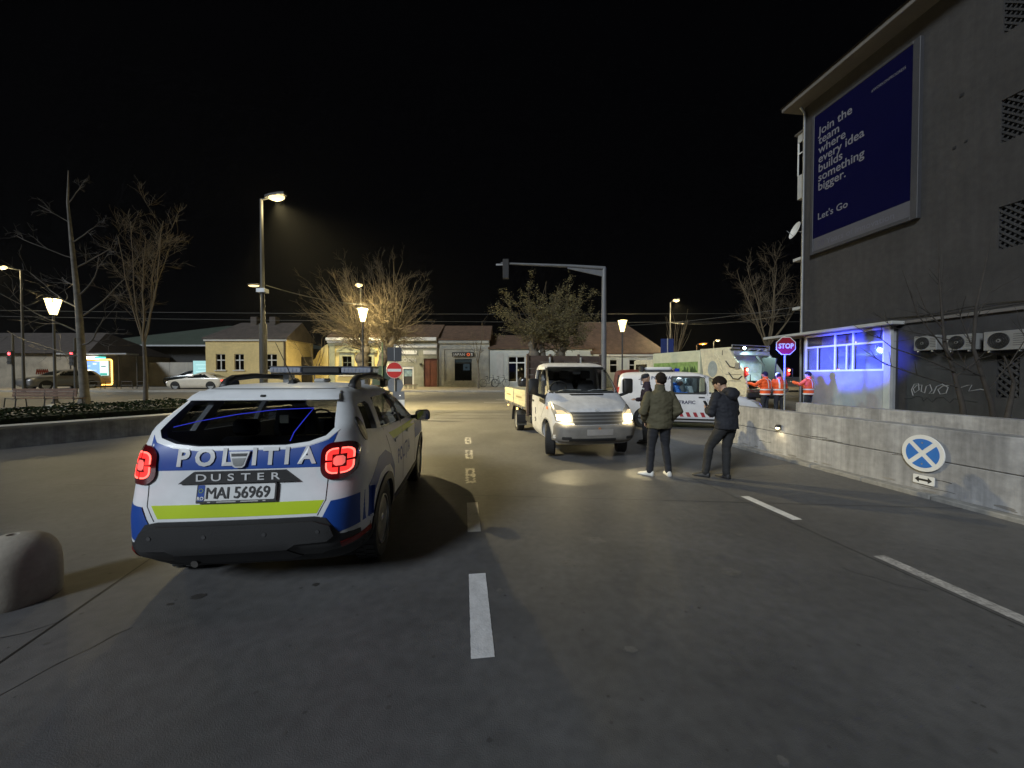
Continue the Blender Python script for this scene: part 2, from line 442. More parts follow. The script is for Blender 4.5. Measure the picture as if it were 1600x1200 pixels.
# road markings: line frame along the road, dashes one metre long
RD = Vector((-0.1115, 0.9938, 0)); RN = Vector((0.9938, 0.1115, 0))
def strip(name, p0, p1, wd, dz, m, parent=None, jit=0.0):
    p0 = Vector((*p0, 0)); p1 = Vector((*p1, 0)); d = (p1 - p0).normalized(); n = Vector((d.y, -d.x, 0)) * wd / 2
    k = max(1, int((p1 - p0).length / (0.02 if jit else 0.5))); vs = []; fs = []; rg = random.Random(int(p0.y * 100))
    for i in range(k + 1):
        q = p0 + (p1 - p0) * i / k
        for sg in (-1, 1):
            j_ = 1 + jit * min(0, rg.gauss(-.4, 1)); vs.append((q.x + n.x * sg * j_ + d.x * jit * .02 * rg.gauss(0, 1), q.y + n.y * sg * j_ , gz(q.y) + dz))
        if i: fs.append((2 * i - 2, 2 * i - 1, 2 * i + 1, 2 * i))
    b = B(); b.add(vs, fs); o = b.build(name, m, parent, fix=False); return o
for i, (y0, y1) in enumerate(((2.28, 3.27), (4.16, 5.13), (6.08, 7.03), (7.90, 8.78), (9.58, 10.42))):
    f = lambda y: (-0.175 - 0.126 * (y - 2.28), y)
    if i < 2:
        o = strip('road_marking', f(y0), f(y1), 0.145, 0.004, M_paint, None, .014); o['kind'] = 'structure'
    else:   # worn dashes: paint left only at the edges
        rng = random.Random(i); b = B(); d = Vector((-0.125, 0.992, 0)); n = Vector((0.992, 0.125, 0))
        L_ = y1 - y0; o0 = Vector((*f(y0), 0))
        for k in range(150):
            u = rng.random(); e = rng.random()
            if rng.random() < 0.62: v = rng.choice((-1, 1)) * (0.066 - abs(rng.gauss(0, 0.012)))
            else: v = rng.uniform(-0.07, 0.07); u = rng.choice((rng.uniform(0, .1), rng.uniform(.9, 1), rng.uniform(.45, .6)))
            p = o0 + d * (u * L_) + n * v; r = rng.uniform(0.012, 0.03)
            pts = [(p.x + r * math.cos(a + rng.uniform(-.4, .4)) * rng.uniform(.6, 1.2), p.y + r * 1.5 * math.sin(a), gz(p.y) + 0.004 + k * 1e-6) for a in (0.2, 1.3, 2.4, 3.5, 4.6, 5.6)]
            b.add(pts, [tuple(range(6))])
        o = b.build('road_marking', M_wornpaint, fix=False); o['kind'] = 'structure'
for (y0, y1) in ((4.51, 5.40), (1.0, 3.60)):
    f = lambda y: (3.42 - 0.10 * (y - 4.1) , y)
    o = strip('road_marking', f(y0), f(y1), 0.125, 0.004, M_paint if y0 > 4 else M_wornpaint, None, .03); o['kind'] = 'structure'
for x in (-4.6, -2.55, 2.1, -0.6):
    pass
for x0, x1, y in ((-3.85, -2.85, 20.4), (-1.5, -0.3, 20.4), (-0.9, 0.4, 22.0), (-12, -10.6, 20.4), (-8.6, -7.2, 20.4), (2.4, 3.6, 20.4), (6, 7.4, 20.4), (-22, -19, 22.0)):
    o = strip('road_marking', (x0, y), (x1, y), 0.12, 0.008, M_paint); o['kind'] = 'structure'
# joints and tar seams
for p0, p1, wd in (((-2.75, 1.1), (-3.46, 3.9), 0.016), ((-3.46, 3.9), (-4.9, 11.5), 0.016), ((-7.0, 6.0), (5.9, 4.9), 0.011), ((-9, 12.6), (5.1, 11.2), 0.014), ((3.9, -1), (2.7, 9.0), 0.010)):
    o = strip('tar_joint', p0, p1, wd, 0.0025, M_tar); o['kind'] = 'structure'
for y in (14.4, 15.3, 16.2):
    o = strip('tar_joint', (-14, y), (9, y - 0.2), 0.06, 0.003, M_tar); o['kind'] = 'structure'
M_stain = mat('oil_stain', (0.045, 0.042, 0.04), 0.45, var=0.3, scale=9)
M_patch = mat('repair_patch', (0.122, 0.118, 0.113), 0.6, var=0.25, scale=9, bump=0.5, bscale=40)
M_patch2 = mat('gum_spot', (0.075, 0.072, 0.07), 0.6, var=0.4, scale=3)
def blot(x, y, rx, ry, seed, m):
    rng = random.Random(seed); n = 18; b = B()
    b.add([(x + rx * math.cos(2 * PI * i / n) * rng.uniform(.65, 1.1), y + ry * math.sin(2 * PI * i / n) * rng.uniform(.65, 1.1), 0.002 + seed * 1e-5) for i in range(n)], [tuple(range(n))])
    o = b.build('ground_stain', m, fix=False); o['kind'] = 'structure'
blot(-2.42, 2.93, .06, .05, 1, M_stain); blot(-2.55, 2.83, .03, .02, 2, M_stain); blot(-1.6, 3.1, .03, .03, 3, M_stain)
blot(0.86, 3.95, .13, .10, 4, M_patch); blot(0.5, 3.45, .10, .08, 5, M_patch); blot(1.9, 3.3, .10, .08, 6, M_patch)
for i in range(9):
    rng = random.Random(40 + i); blot(rng.uniform(-2, 3), rng.uniform(1.5, 8), rng.uniform(.02, .06), rng.uniform(.02, .06), 10 + i, M_patch)

cr = B(); rng = random.Random(90)
for i in range(16):       # hairline cracks in the paving
    x, y = rng.uniform(-4.5, 5), rng.uniform(1.6, 12); a = rng.uniform(0, 2 * PI)
    for k in range(rng.randint(5, 14)):
        L_ = rng.uniform(.05, .16); x2, y2 = x + math.cos(a) * L_, y + math.sin(a) * L_; wd = rng.uniform(.0015, .004)
        nx, ny = -math.sin(a) * wd, math.cos(a) * wd
        cr.add([(x - nx, y - ny, gz(y) + .0018), (x2 - nx, y2 - ny, gz(y2) + .0018), (x2 + nx, y2 + ny, gz(y2) + .0018), (x + nx, y + ny, gz(y) + .0018)], [(0, 1, 2, 3)])
        x, y = x2, y2; a += rng.uniform(-.7, .7)
o = cr.build('paving_crack', M_tar, fix=False); o['kind'] = 'structure'
fl = B()
for i in range(260):      # grit and chewing gum
    y = 1.3 + rng.random() ** 1.6 * 9; x = rng.uniform(-1, 1) * (y * 1.1 + 1); r_ = rng.uniform(.004, .016)
    fl.add([(x + r_ * math.cos(a) * rng.uniform(.7, 1.2), y + r_ * math.sin(a), gz(y) + .0016 + i * 1e-7) for a in (0.3, 1.4, 2.5, 3.6, 4.7, 5.7)], [tuple(range(6))])
o = fl.build('grit', M_patch2, fix=False); o['kind'] = 'stuff'
# ================================================================== concrete ramp walls on the right
AN = math.atan2(-0.9938, 0.1115)         # local +x runs along the road towards the viewer, local +y away from it
def concrete_wall(label, loc, length, h, th, split):
    t = thing('concrete_wall', label, 'wall', loc, AN)
    n = 2
    for i in range(n):                                   # cast in bays with a joint between
        x0 = length * i / n + (0.004 if i else 0); x1 = length * (i + 1) / n - 0.004
        if split:
            B().box(x0, x1, 0, th, -0.05, split - 0.006).build('wall_bay', M_conc, t, bevel=0.008)
            B().box(x0, x1, 0.008, th - .004, split, h).build('wall_bay', M_conc, t, bevel=0.012)
        else:
            B().box(x0, x1, 0, th, -0.05, h).build('wall_bay', M_conc, t, bevel=0.012)
    return t
nw = concrete_wall('low grey concrete ramp wall with the round blue sign on it', (5.40, 9.95, 0), 15, 0.97, 0.32, 0.52)
kb = B(); rng = random.Random(5)
for i in range(16):
    x0 = i * 0.94; kb.box(x0 + .004, x0 + .935, -0.16 - rng.uniform(0, .012), -0.002, -0.03, 0.055 + rng.uniform(0, .015))
kb.build('gutter_kerb', M_conc2, nw, bevel=0.012)
cr = B()
for i in range(16):
    x = rng.uniform(0.6, 14); z = rng.choice((rng.uniform(.03, .12), rng.uniform(.25, .75))); p = [(x, z)]
    for k in range(rng.randint(2, 5)):
        p.append((p[-1][0] + rng.uniform(.05, .16), p[-1][1] + rng.uniform(-.015, .012)))
    for q in range(len(p) - 1):
        (xa, za), (xb, zb) = p[q], p[q + 1]; hh = rng.uniform(.004, .012)
        cr.add([(xa, -0.003, za - hh / 2), (xb, -0.003, zb - hh / 2), (xb, -0.003, zb + hh / 2), (xa, -0.003, za + hh / 2)], [(0, 1, 2, 3)])
stuff(cr.build('crack', mat('crack_dark', (0.05, 0.048, 0.045), 0.9), nw, fix=False))
sp = B()
for i in range(40):
    x = rng.uniform(0.3, 14.5); wd = rng.uniform(.04, .18); hh = rng.uniform(.006, .03); z = 0.05 + rng.uniform(0, .05)
    n = 9; sp.add([(x + wd * math.cos(2 * PI * k / n) * rng.uniform(.6, 1), -0.002 - i * 2e-5, z + hh * (math.sin(2 * PI * k / n) * rng.uniform(.5, 1) + .6)) for k in range(n)], [tuple(range(n))])
stuff(sp.build('spalled_patch', mat('spalled_concrete', (0.22, 0.21, 0.20), 0.95, var=0.3, bump=0.6), nw, fix=False))
fw = concrete_wall('grey concrete ramp wall on the far side below the apartment block', (9.43, 12.75, 0), 18, 0.83, 0.35, 0)

# ================================================================== apartment block on the right
bl = thing('apartment_block', 'tall grey rendered apartment block with a blue billboard on its side', 'building', (13.6, 18.1, 0), AN)
LEN, HGT, DEP, BASEY = 32.0, 14.15, 11.0, -0.62
vents = [(7.15, 1.70, .46, 1.2)] + [(6.72, z, .56, 1.25) for z in (6.05, 9.15, 12.3)] + [(14.5, z, .56, 1.25) for z in (1.75, 6.05, 9.15, 12.3)]
ops = [(x, x + w_, z - h_ / 2, z + h_ / 2) for x, z, w_, h_ in vents]
def facade(b, x0, x1, z0, z1, y, ops, dep=0.2):
    xs = sorted({x0, x1, *[o[0] for o in ops], *[o[1] for o in ops]}); zs = sorted({z0, z1, *[o[2] for o in ops], *[o[3] for o in ops]})
    for i in range(len(xs) - 1):
        for j in range(len(zs) - 1):
            cx_ = (xs[i] + xs[i + 1]) / 2; cz = (zs[j] + zs[j + 1]) / 2
            if any(o[0] < cx_ < o[1] and o[2] < cz < o[3] for o in ops): continue
            b.add([(xs[i], y, zs[j]), (xs[i + 1], y, zs[j]), (xs[i + 1], y, zs[j + 1]), (xs[i], y, zs[j + 1])], [(0, 1, 2, 3)])
    for a, c, d, e in ops:
        b.add([(a, y, d), (c, y, d), (c, y, e), (a, y, e), (a, y + dep, d), (c, y + dep, d), (c, y + dep, e), (a, y + dep, e)], [(0, 4, 5, 1), (1, 5, 6, 2), (2, 6, 7, 3), (3, 7, 4, 0)])
    return b
b = B(); facade(b, 0, LEN, 3.45, HGT, 0.0, [o for o in ops if o[2] > 3])
b.add([(0, 0, 3.45), (0, DEP, 0), (0, DEP, HGT), (0, 0, HGT), (0, 0, 0)], [(4, 1, 2, 3)])
b.add([(LEN, 0, 0), (LEN, DEP, 0), (LEN, DEP, HGT), (LEN, 0, HGT)], [(0, 1, 2, 3)])
b.add([(0, DEP, 0), (LEN, DEP, 0), (LEN, DEP, HGT), (0, DEP, HGT)], [(0, 1, 2, 3)])
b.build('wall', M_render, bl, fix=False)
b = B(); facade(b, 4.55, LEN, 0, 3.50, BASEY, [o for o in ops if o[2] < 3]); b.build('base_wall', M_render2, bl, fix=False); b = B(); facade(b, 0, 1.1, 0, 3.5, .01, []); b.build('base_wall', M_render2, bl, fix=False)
B().box(4.852, LEN, BASEY - .08, .05, 3.502, 3.60).build('ledge', M_slab, bl, bevel=0.01)
cb = B(); rng = random.Random(3)
for k in range(3):
    pts = [(4.2 + i * 0.6, BASEY - 0.04 - 0.02 * k, 3.64 + 0.05 * k + 0.04 * math.sin(i * 1.3 + k)) for i in range(24)]
    cb.tube(pts, 0.018, 5)
cb.build('cable', M_black, bl, smooth=60)
vb = B()
for a, c, d, e in ops:
    y = 0.05 if d > 3 else BASEY + .05
    vd = B().box(a, c, y + .13, y + .14, d, e).build('vent_back', M_dark, bl)
    g = B(); W_ = c - a; H_ = e - d; s_ = 0.20
    for k in range(-3, 9):
        for sg in (1, -1):
            pts = []
            x0_ = a if sg > 0 else c
            z0_ = d + k * s_; z1_ = z0_ + W_
            ta = max(0, (d - z0_) / W_); tb = min(1, (e - z0_) / W_)
            if tb - ta < .05: continue
            g.bar((x0_ + sg * W_ * ta, y + .02 * (sg > 0), z0_ + W_ * ta), (x0_ + sg * W_ * tb, y + .02 * (sg > 0), z0_ + W_ * tb), 0.045, 0.05)
    g.build('vent_lattice', M_render2, bl)
# eave slab, roof
B().box(-.45, LEN + .5, -.78, DEP + .6, HGT, HGT + .2).build('eave_slab', M_slab, bl, bevel=0.02)
B().add([(-.5, -.85, HGT + .2), (LEN + .5, -.85, HGT + .2), (LEN + .5, DEP + .7, HGT + .2), (-.5, DEP + .7, HGT + .2), (3, DEP / 2, HGT + 2.4), (LEN - 3, DEP / 2, HGT + 2.4)],
        [(0, 1, 5, 4), (1, 2, 5), (2, 3, 4, 5), (3, 0, 4)]).build('roof', M_roofd, bl)
# downpipe at the corner
B().tube([(.1, -.09, .1), (.1, -.09, HGT - .3), (.1, -.3, HGT - .05)], .055, 8).build('downpipe', M_steel, bl, smooth=50)
for x, z, w_ in ((9.0, 8.0, .0), (5.75, 10.55, .05), (5.6, 9.0, .04), (5.9, 9.05, .03)):
    if w_: B().box(x, x + w_ * 2, -.02, .02, z, z + w_ * 2).build('vent_hole', M_dark, bl)
# enclosed balcony past the corner, and small ledges
bk = B().box(-.62, -.02, .25, 1.9, 10.2, 11.35).build('balcony', M_offw, bl, bevel=.02)
B().box(-.62, -.02, .25, .30, 12.9, 13.3).build('balcony_lintel', M_offw, bk)
fr = B(); fr.box(-.62, -.57, .25, .30, 11.35, 12.9); fr.box(-.08, -.02, .25, .30, 11.35, 12.9); fr.box(-.57, -.08, .26, .29, 12.35, 12.41); 
B().box(-.62, -.57, 1.85, 1.9, 11.35, 13.3).build('balcony_post', M_white, bk)
fr.build('balcony_frame', M_white, bk)
B().box(-.57, -.08, .272, .278, 11.35, 12.35).build('pane', M_pane, bk)
B().box(-.60, -.03, .95, 1.0, 11.4, 12.85).build('balcony_back', M_room, bk)
B().box(-.75, -.02, .2, 1.95, 13.3, 13.4).build('balcony_roof', M_slab, bk)
for z in (7.25, 4.9): B().box(-.7, -.01, .15, 1.6, z, z + .14).build('balcony_slab', M_offw, bl, bevel=.01)
# shop bay
BY = -0.9
wx0, wx1, wz0, wz1 = 1.22, 4.38, 1.93, 3.40
b = B(); facade(b, 1.1, 4.55, 0, 3.47, BY, [(wx0, wx1, wz0, wz1)], 0.12)
b.add([(4.55, BY, 0), (4.55, BASEY + .002, 0), (4.55, BASEY + .002, 3.47), (4.55, BY, 3.47)], [(0, 1, 2, 3)]); b.add([(1.1, BY, 0), (1.1, .09, 0), (1.1, .09, 3.47), (1.1, BY, 3.47)], [(0, 1, 2, 3)])
b.build('bay_wall', M_bayr, bl, fix=False)
B().box(4.40, 4.62, BY - .04, BY + .10, 0, 3.47).build('bay_pillar', M_offw, bl, bevel=.015)
B().box(-.9, 4.85, -1.2, -.0, 3.48, 3.60).build('canopy', M_offw, bl, bevel=.015)
B().box(wx0, wx1, BY + .75, BY + .78, 1.2, wz1).build('bay_room', mat('bay_room_wall', (0.45, 0.45, 0.47), .8), bl)
B().box(wx0, wx1, BY + .1, BY + .74, 1.1, 1.15).build('bay_counter', M_offw, bl)
wf = B(); xs = [wx0, 2.55, 3.28, wx1]
for x in xs: wf.box(x - .035, x + .035, BY - .012, BY + .05, wz0, wz1)
for z in (wz0, wz0 + 1.0, wz1): wf.box(wx0, wx1, BY - .010, BY + .048, z - .035, z + .035)
wf.box(3.0, 3.05, BY - .008, BY + .046, wz0, wz0 + 1.0); wf.box(1.75, 1.79, BY - .008, BY + .046, wz0, wz0 + 1.0)
wf = wf.build('bay_window', M_white, bl)
M_bayglass = glass('bay_glass', (0.82, 0.84, 0.86), .05, .8, .10)
for i in range(3):
    for z0, z1 in ((wz0 + .035, wz0 + .965), (wz0 + 1.035, wz1 - .035)):
        B().box(xs[i] + .035, xs[i + 1] - .035, BY + .018, BY + .024, z0, z1).build('pane', M_bayglass, wf)
for x0, x1 in ((1.26, 1.74), (1.80, 2.5), (2.60, 2.98), (3.06, 3.24), (3.32, 4.33)):     # pale blinds and papers behind the panes
    B().box(x0, x1, BY + .10, BY + .11, wz0 + .03, wz0 + .97).build('blind', mat('blind_cloth', (.5, .5, .52), .8), wf)
B().box(3.32, 4.33, BY + .10, BY + .11, wz0 + 1.04, wz1 - .03).build('blind', _mats['blind_cloth'], wf)
B().box(2.75, 3.0, BY + .60, BY + .70, 2.95, 3.08).build('room_lamp', emat('room_lamp_glow', (1, .85, .5), 3.0), bl)
# air conditioners
def air_con(x, z, w_, h_, label):
    t = thing('air_conditioner', label, 'air conditioner', bl.matrix_basis @ Vector((x, 0, z)), AN, 'air conditioner units on the grey wall')
    t.location = Matrix.Translation(Vector((13.6, 18.1, 0))) @ Matrix.Rotation(AN, 4, 'Z') @ Vector((x, BASEY, z))
    B().box(0, w_, -.36, -.06, 0, h_).build('casing', mat('ac_casing', (.20, .20, .195), .55, var=.12, scale=3), t, bevel=.012)
    q = Matrix.Translation((w_ * .38, -.362, h_ / 2)) @ Matrix.Rotation(R(90), 4, 'X')
    B().lathe([(.001, 0), (h_ * .40, 0), (h_ * .42, .012), (h_ * .42, .003), (.001, .003)], 24, q).build('fan_opening', M_dark, t, smooth=30)
    g = B()
    for r_ in (.12, .2, .28, .36):
        g.tube([(h_ * r_ * 1.1 * math.cos(2 * PI * k / 20) + w_ * .38, -.372, h_ / 2 + h_ * r_ * 1.1 * math.sin(2 * PI * k / 20)) for k in range(21)], .004, 4)
    for k in range(8):
        a = PI * k / 8; dx = h_ * .42 * math.cos(a); dz = h_ * .42 * math.sin(a); g.bar((w_ * .38 - dx, -.375, h_ / 2 - dz), (w_ * .38 + dx, -.375, h_ / 2 + dz), .006, .006)
    g.build('fan_grille', M_black, t)
    B().lathe([(.001, .012), (h_ * .09, .012), (h_ * .09, .0), (.001, 0)], 14, q).build('fan_hub', M_offw, t, smooth=30)
    s_ = B(); [s_.box(w_ * .72, w_ * .95, -.364, -.36, h_ * k / 9, h_ * k / 9 + .012) for k in range(2, 8)]
    s_.build('side_louvre', M_black, t)
    B().box(.1, .14, -.36, 0, -.05, -.002).box(w_ - .14, w_ - .1, -.36, 0, -.05, -.002).build('bracket', M_steel, t)
air_con(5.36, 2.53, .62, .47, 'white air conditioner nearest the blue lit bay, first of three on the wall')
air_con(6.22, 2.48, .66, .47, 'white air conditioner in the middle of the three on the grey wall')
air_con(7.08, 2.42, .84, .53, 'largest white air conditioner with a square grille, above the lattice vent')
# satellite dish by the corner
t = thing('satellite_dish', 'pale satellite dish on the corner of the apartment block', 'satellite dish', Matrix.Translation(Vector((13.6, 18.1, 0))) @ Matrix.Rotation(AN, 4, 'Z') @ Vector((-.28, -.05, 8.6)), AN)
q = Matrix.Rotation(R(70), 4, 'X') @ Matrix.Rotation(R(-15), 4, 'Y')
B().lathe([(.001, 0), (.15, .012), (.30, .05), (.40, .10), (.39, .11), (.28, .065), (.001, .015)], 24, q).build('dish', M_white, t, smooth=60)
B().tube([(0, 0, 0), (.15, .1, -.1), (.3, .06, -.1)], .02, 6).build('bracket', M_steel, t); B().tube([q @ Vector((0, -.3, .05)), q @ Vector((0, -.12, .42))], .012, 6).build('feed_arm', M_steel, t)
# billboard
bb = thing('billboard', 'dark blue advertising billboard with white slogan on the apartment block', 'billboard', Matrix.Translation(Vector((13.6, 18.1, 0))) @ Matrix.Rotation(AN, 4, 'Z') @ Vector((.70, -.02, 7.30)), AN)
W_, H_ = 3.84, 5.95
f = B(); f.box(-.13, 0, -.16, 0, -.14, H_ + .1); f.box(W_, W_ + .22, -.16, 0, -.14, H_ + .1); f.box(0, W_, -.16, 0, -.14, 0); f.box(0, W_, -.16, 0, H_, H_ + .1)
f.build('frame', mat('billboard_frame', (.045, .045, .05), .6, var=.1), bb, bevel=.01)
B().box(0, W_, -.14, -.02, .56, H_).build('poster', mat('poster_blue', (.0016, .0017, .027), .8, var=.05, scale=.8, spec=.08), bb)
B().box(0, W_, -.14, -.02, 0, .56).build('poster_strip', mat('poster_pale', (.085, .085, .10), .5, var=.06, scale=.8), bb)
M_pt = mat('poster_white', (.16, .16, .185), .5, var=.05); M_pt2 = mat('poster_grey', (.11, .11, .14), .5); M_pt3 = mat('poster_mid', (.07, .07, .1), .5)
for i, s_ in enumerate(('Join the', 'team', 'where', 'every idea', 'builds', 'something', 'bigger.')):
    text_obj('lettering', s_, .50, lambda u, v, i=i: (u + .22, -.143, v + 5.02 - .405 * i), M_pt, bb, .007, 1.0, 'LEFT', .96)
text_obj('lettering', "Let's Go", .40, lambda u, v: (u + .22, -.143, v + 1.32), M_pt, bb, .006, 1.0, 'LEFT')
text_obj('lettering', '20', .34, lambda u, v: (u + .22, -.143, v + .14), M_pt3, bb, .005, 1.0, 'LEFT')
text_obj('lettering', 'Years of Innovation', .34, lambda u, v: (u + .66, -.143, v + .14), M_pt2, bb, .003, 1.0, 'LEFT')
text_obj('lettering', '#WORKONPROGRESS', .15, lambda u, v: (u + 2.45, -.143, v + 5.28), M_pt, bb, .0, 1.0, 'LEFT', .78)
# sprayed scrawls on the base wall
gr = B()
def scrawl(bld, cx, cz, pts, r, sc=1.0):
    bld.tube([(cx + u * sc, BASEY - .004, cz + v * sc) for u, v in pts], r, 4, True)
scrawl(gr, 5.05, 1.15, [(.05, -.1), (0, .1), (.08, .28), (.2, .3), (.22, .1), (.1, 0), (.05, .12), (.15, .25), (.3, .26), (.28, .05), (.38, .0), (.42, .22), (.52, .28), (.58, .1), (.5, -.02), (.62, .0), (.7, .22), (.85, .3), (1.0, .2), (.95, .02), (.8, -.02), (.74, .12), (.86, .24), (1.1, .28)], .016)
scrawl(gr, 6.2, 1.2, [(0, .25), (.12, .3), (.05, .1), (.3, .22), (.42, .24), (.35, .05), (.62, .12), (.7, .1)], .014)
gr.build('scrawl', mat('spray_white', (.25, .25, .25), .8), bl)
g2 = B(); scrawl(g2, 4.85, .93, [(0, 0), (.2, .02), (.35, .1), (.5, .08), (.55, -.05), (.65, .08), (.8, -.06), (.9, .08), (1.1, .1), (1.25, -.05), (1.35, .08), (1.6, .05), (1.9, 0)], .013)
g2.build('scrawl', mat('spray_black', (.02, .02, .02), .8), bl)

# ================================================================== planter wall and hedge on the left
PA = math.atan2(.784, .62); PO = Vector((-16.5, 3.13, 0))
def pl(u, v, z=0.0):
    x = PO.x + .62 * u - .784 * v; y = PO.y + .784 * u + .62 * v
    return (x, y, gz(y) + z)
pt = thing('planter_wall', 'long low dark planter wall with pale coping in front of the hedge', 'wall', pl(0, 0), 0)
def along(name, u0, u1, v0, v1, z0, z1, m, parent, n=8, bev=.01):
    b = B(); o = Vector(parent.location) if parent else Vector((0, 0, 0))
    rs = []
    for i in range(n + 1):
        u = u0 + (u1 - u0) * i / n
        rs.append([Vector(pl(u, v0, z0)) - o, Vector(pl(u, v1, z0)) - o, Vector(pl(u, v1, z1)) - o, Vector(pl(u, v0, z1)) - o])
    b.rings(rs); return b.build(name, m, parent, bevel=bev)
along('wall_body', 0, 14.2, 0, .34, -.1, .46, M_planter, pt)
for i in range(8): along('coping', i * 1.8 + .003, min(14.3, i * 1.8 + 1.797), -.03, .40, .462, .535, M_coping, pt, 2)
struct(along('soil_bed', 0, 14.2, .34, 2.1, -.1, .40, M_soil, None))
hg = thing('hedge', 'low dark green clipped hedge behind the planter wall', 'hedge', pl(0, 1.2, .40), 0)
rng = random.Random(11); hb = B(); o = Vector(hg.location)
for i in range(15000):
    u = rng.uniform(-.2, 14.1); v = rng.uniform(.42, 1.85)
    top = .46 + .10 * mnoise.noise(Vector((u * 1.1, v * 1.6, 3))) + .06 * mnoise.noise(Vector((u * 4, v * 4, 9)))
    e = min(1, (v - .40) / .25); z = .40 + top * (1 - (rng.random() ** 2.2) * .85) * (.62 + .38 * e)
    c = Vector(pl(u, v, z)) - o; s_ = rng.uniform(.022, .045)
    d = Vector((rng.uniform(-1, 1), rng.uniform(-1, 1), rng.uniform(-.4, 1))).normalized(); x, y, _ = frame_z(d)
    hb.add([c - x * s_, c - y * s_ * .55, c + x * s_, c + y * s_ * .55], [(0, 1, 2, 3)])
stuff(hb.build('leaves', M_hedge, hg, fix=False))
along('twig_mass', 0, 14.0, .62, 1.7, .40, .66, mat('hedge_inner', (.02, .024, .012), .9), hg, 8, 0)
# ================================================================== houses across the street
GH = 0.78   # level of the far pavement
def window(parent, x0, x1, z0, z1, y, fm, nx=2, cross=(0.66,), fw_=.05, room=True):
    b = B(); dx = (x1 - x0) / nx
    for i in range(nx + 1):
        x = x0 + dx * i; b.box(max(x - fw_ / 2, x0), min(x + fw_ / 2, x1), y + .06, y + .11, z0, z1)
    zs = [z0] + [z0 + (z1 - z0) * c for c in cross] + [z1]
    for z in zs: b.box(x0, x1, y + .057, y + .113, max(z - fw_ / 2, z0), min(z + fw_ / 2, z1))
    f = b.build('window', fm, parent)
    for i in range(nx):
        for j in range(len(zs) - 1):
            B().box(x0 + dx * i + fw_ / 2, x0 + dx * (i + 1) - fw_ / 2, y + .082, y + .088, zs[j] + fw_ / 2, zs[j + 1] - fw_ / 2).build('pane', M_pane, f)
    return f
def house(name, label, x0, x1, y, dep, z0, eave, ops, wm, group=None, side_l=True, side_r=True):
    t = thing(name, label, 'building', ((x0 + x1) / 2, y, GH), 0, group)
    ox, oz = (x0 + x1) / 2, GH
    b = B(); facade(b, x0 - ox, x1 - ox, z0 - oz, eave - oz, 0, [(a - ox, c - ox, d - oz, e - oz) for a, c, d, e in ops], .2)
    for x in ((x0,) if side_l else ()) + ((x1,) if side_r else ()):
        b.add([(x - ox, 0, z0 - oz), (x - ox, dep, z0 - oz), (x - ox, dep, eave - oz), (x - ox, 0, eave - oz)], [(0, 1, 2, 3)])
    b.add([(x0 - ox, dep, z0 - oz), (x1 - ox, dep, z0 - oz), (x1 - ox, dep, eave - oz), (x0 - ox, dep, eave - oz)], [(0, 1, 2, 3)])
    for a, c, d, e in ops:      # room behind each opening
        b.add([(a - ox - .3, .9, d - oz - .3), (c - ox + .3, .9, d - oz - .3), (c - ox + .3, .9, e - oz + .3), (a - ox - .3, .9, e - oz + .3)], [(0, 1, 2, 3)])
    b.build('wall', wm, t, fix=False)
    return t, ox, oz
def roof_gable(parent, x0, x1, y0, y1, z0, ridge, m, over=.25, hipl=0, hipr=0, th=.12):
    b = B(); ym = (y0 + y1) / 2
    x0 -= over; x1 += over; y0 -= over; y1 += over
    vs = [(x0, y0, z0), (x1, y0, z0), (x1, y1, z0), (x0, y1, z0), (x0 + hipl, ym, ridge), (x1 - hipr, ym, ridge)]
    lo = [(a, b_, c - th) for a, b_, c in vs[:4]]
    b.add(vs + lo, [(0, 1, 5, 4), (2, 3, 4, 5), (1, 2, 5), (3, 0, 4), (0, 6, 7, 1), (1, 7, 8, 2), (2, 8, 9, 3), (3, 9, 6, 0), (9, 8, 7, 6)])
    return b.build('roof', m, parent)
# yellow house
Y = 31.0
ops = [(-23.88, -23.12, 2.2, 3.5), (-22.38, -21.62, 2.2, 3.5), (-19.9, -18.95, 2.2, 3.5)]
t, ox, oz = house('house', 'plain yellow house with a dark hipped roof and three small windows', -24.7, -18.2, Y, 4.2, .5, 4.75, ops, M_yellow)
# gable end
B().add([(-18.2 - ox - .004, 0, 4.75 - oz), (-18.2 - ox - .004, 4.2, 4.4 - oz), (-18.2 - ox - .004, 2.1, 6.25 - oz)], [(0, 1, 2)]).build('gable', M_yellow, t, fix=False)
roof_gable(t, -24.7 - ox, -18.2 - ox, 0, 4.2, 4.80 - oz, 6.3 - oz, M_roofd, .16, 1.6, 0)
B().box(-24.8 - ox, -18.1 - ox, -.12, .0, 4.52 - oz, 4.74 - oz).build('cornice', M_offw, t, bevel=.02)
for x in (-22.2, -20.6): B().box(x - ox, x + .5 - ox, 1.7, 2.3, 5.6 - oz, 6.75 - oz).build('chimney', M_roofd, t)
B().tube([(-18.32 - ox, -.06, .6 - oz), (-18.32 - ox, -.06, 4.6 - oz)], .05, 6).build('downpipe', M_roofd, t)
for a, c, d, e in ops:
    window(t, a - ox, c - ox, d - oz, e - oz, 0, M_offw, 2, (.62,), .09)
    B().box(a - ox - .1, c - ox + .1, -.09, .05, d - oz - .08, d - oz - .005).build('sill', M_offw, t)
# dark gap between the houses
gt = thing('fence', 'dark board fence in the gap beside the plain yellow house', 'fence', (-17.75, 33.2, GH))
for k in range(6): B().box(-.48 + k * .16, -.335 + k * .16, 0, .04, -.1, 2.6).build('board', mat('dark_board', (.03, .028, .026), .9), gt)
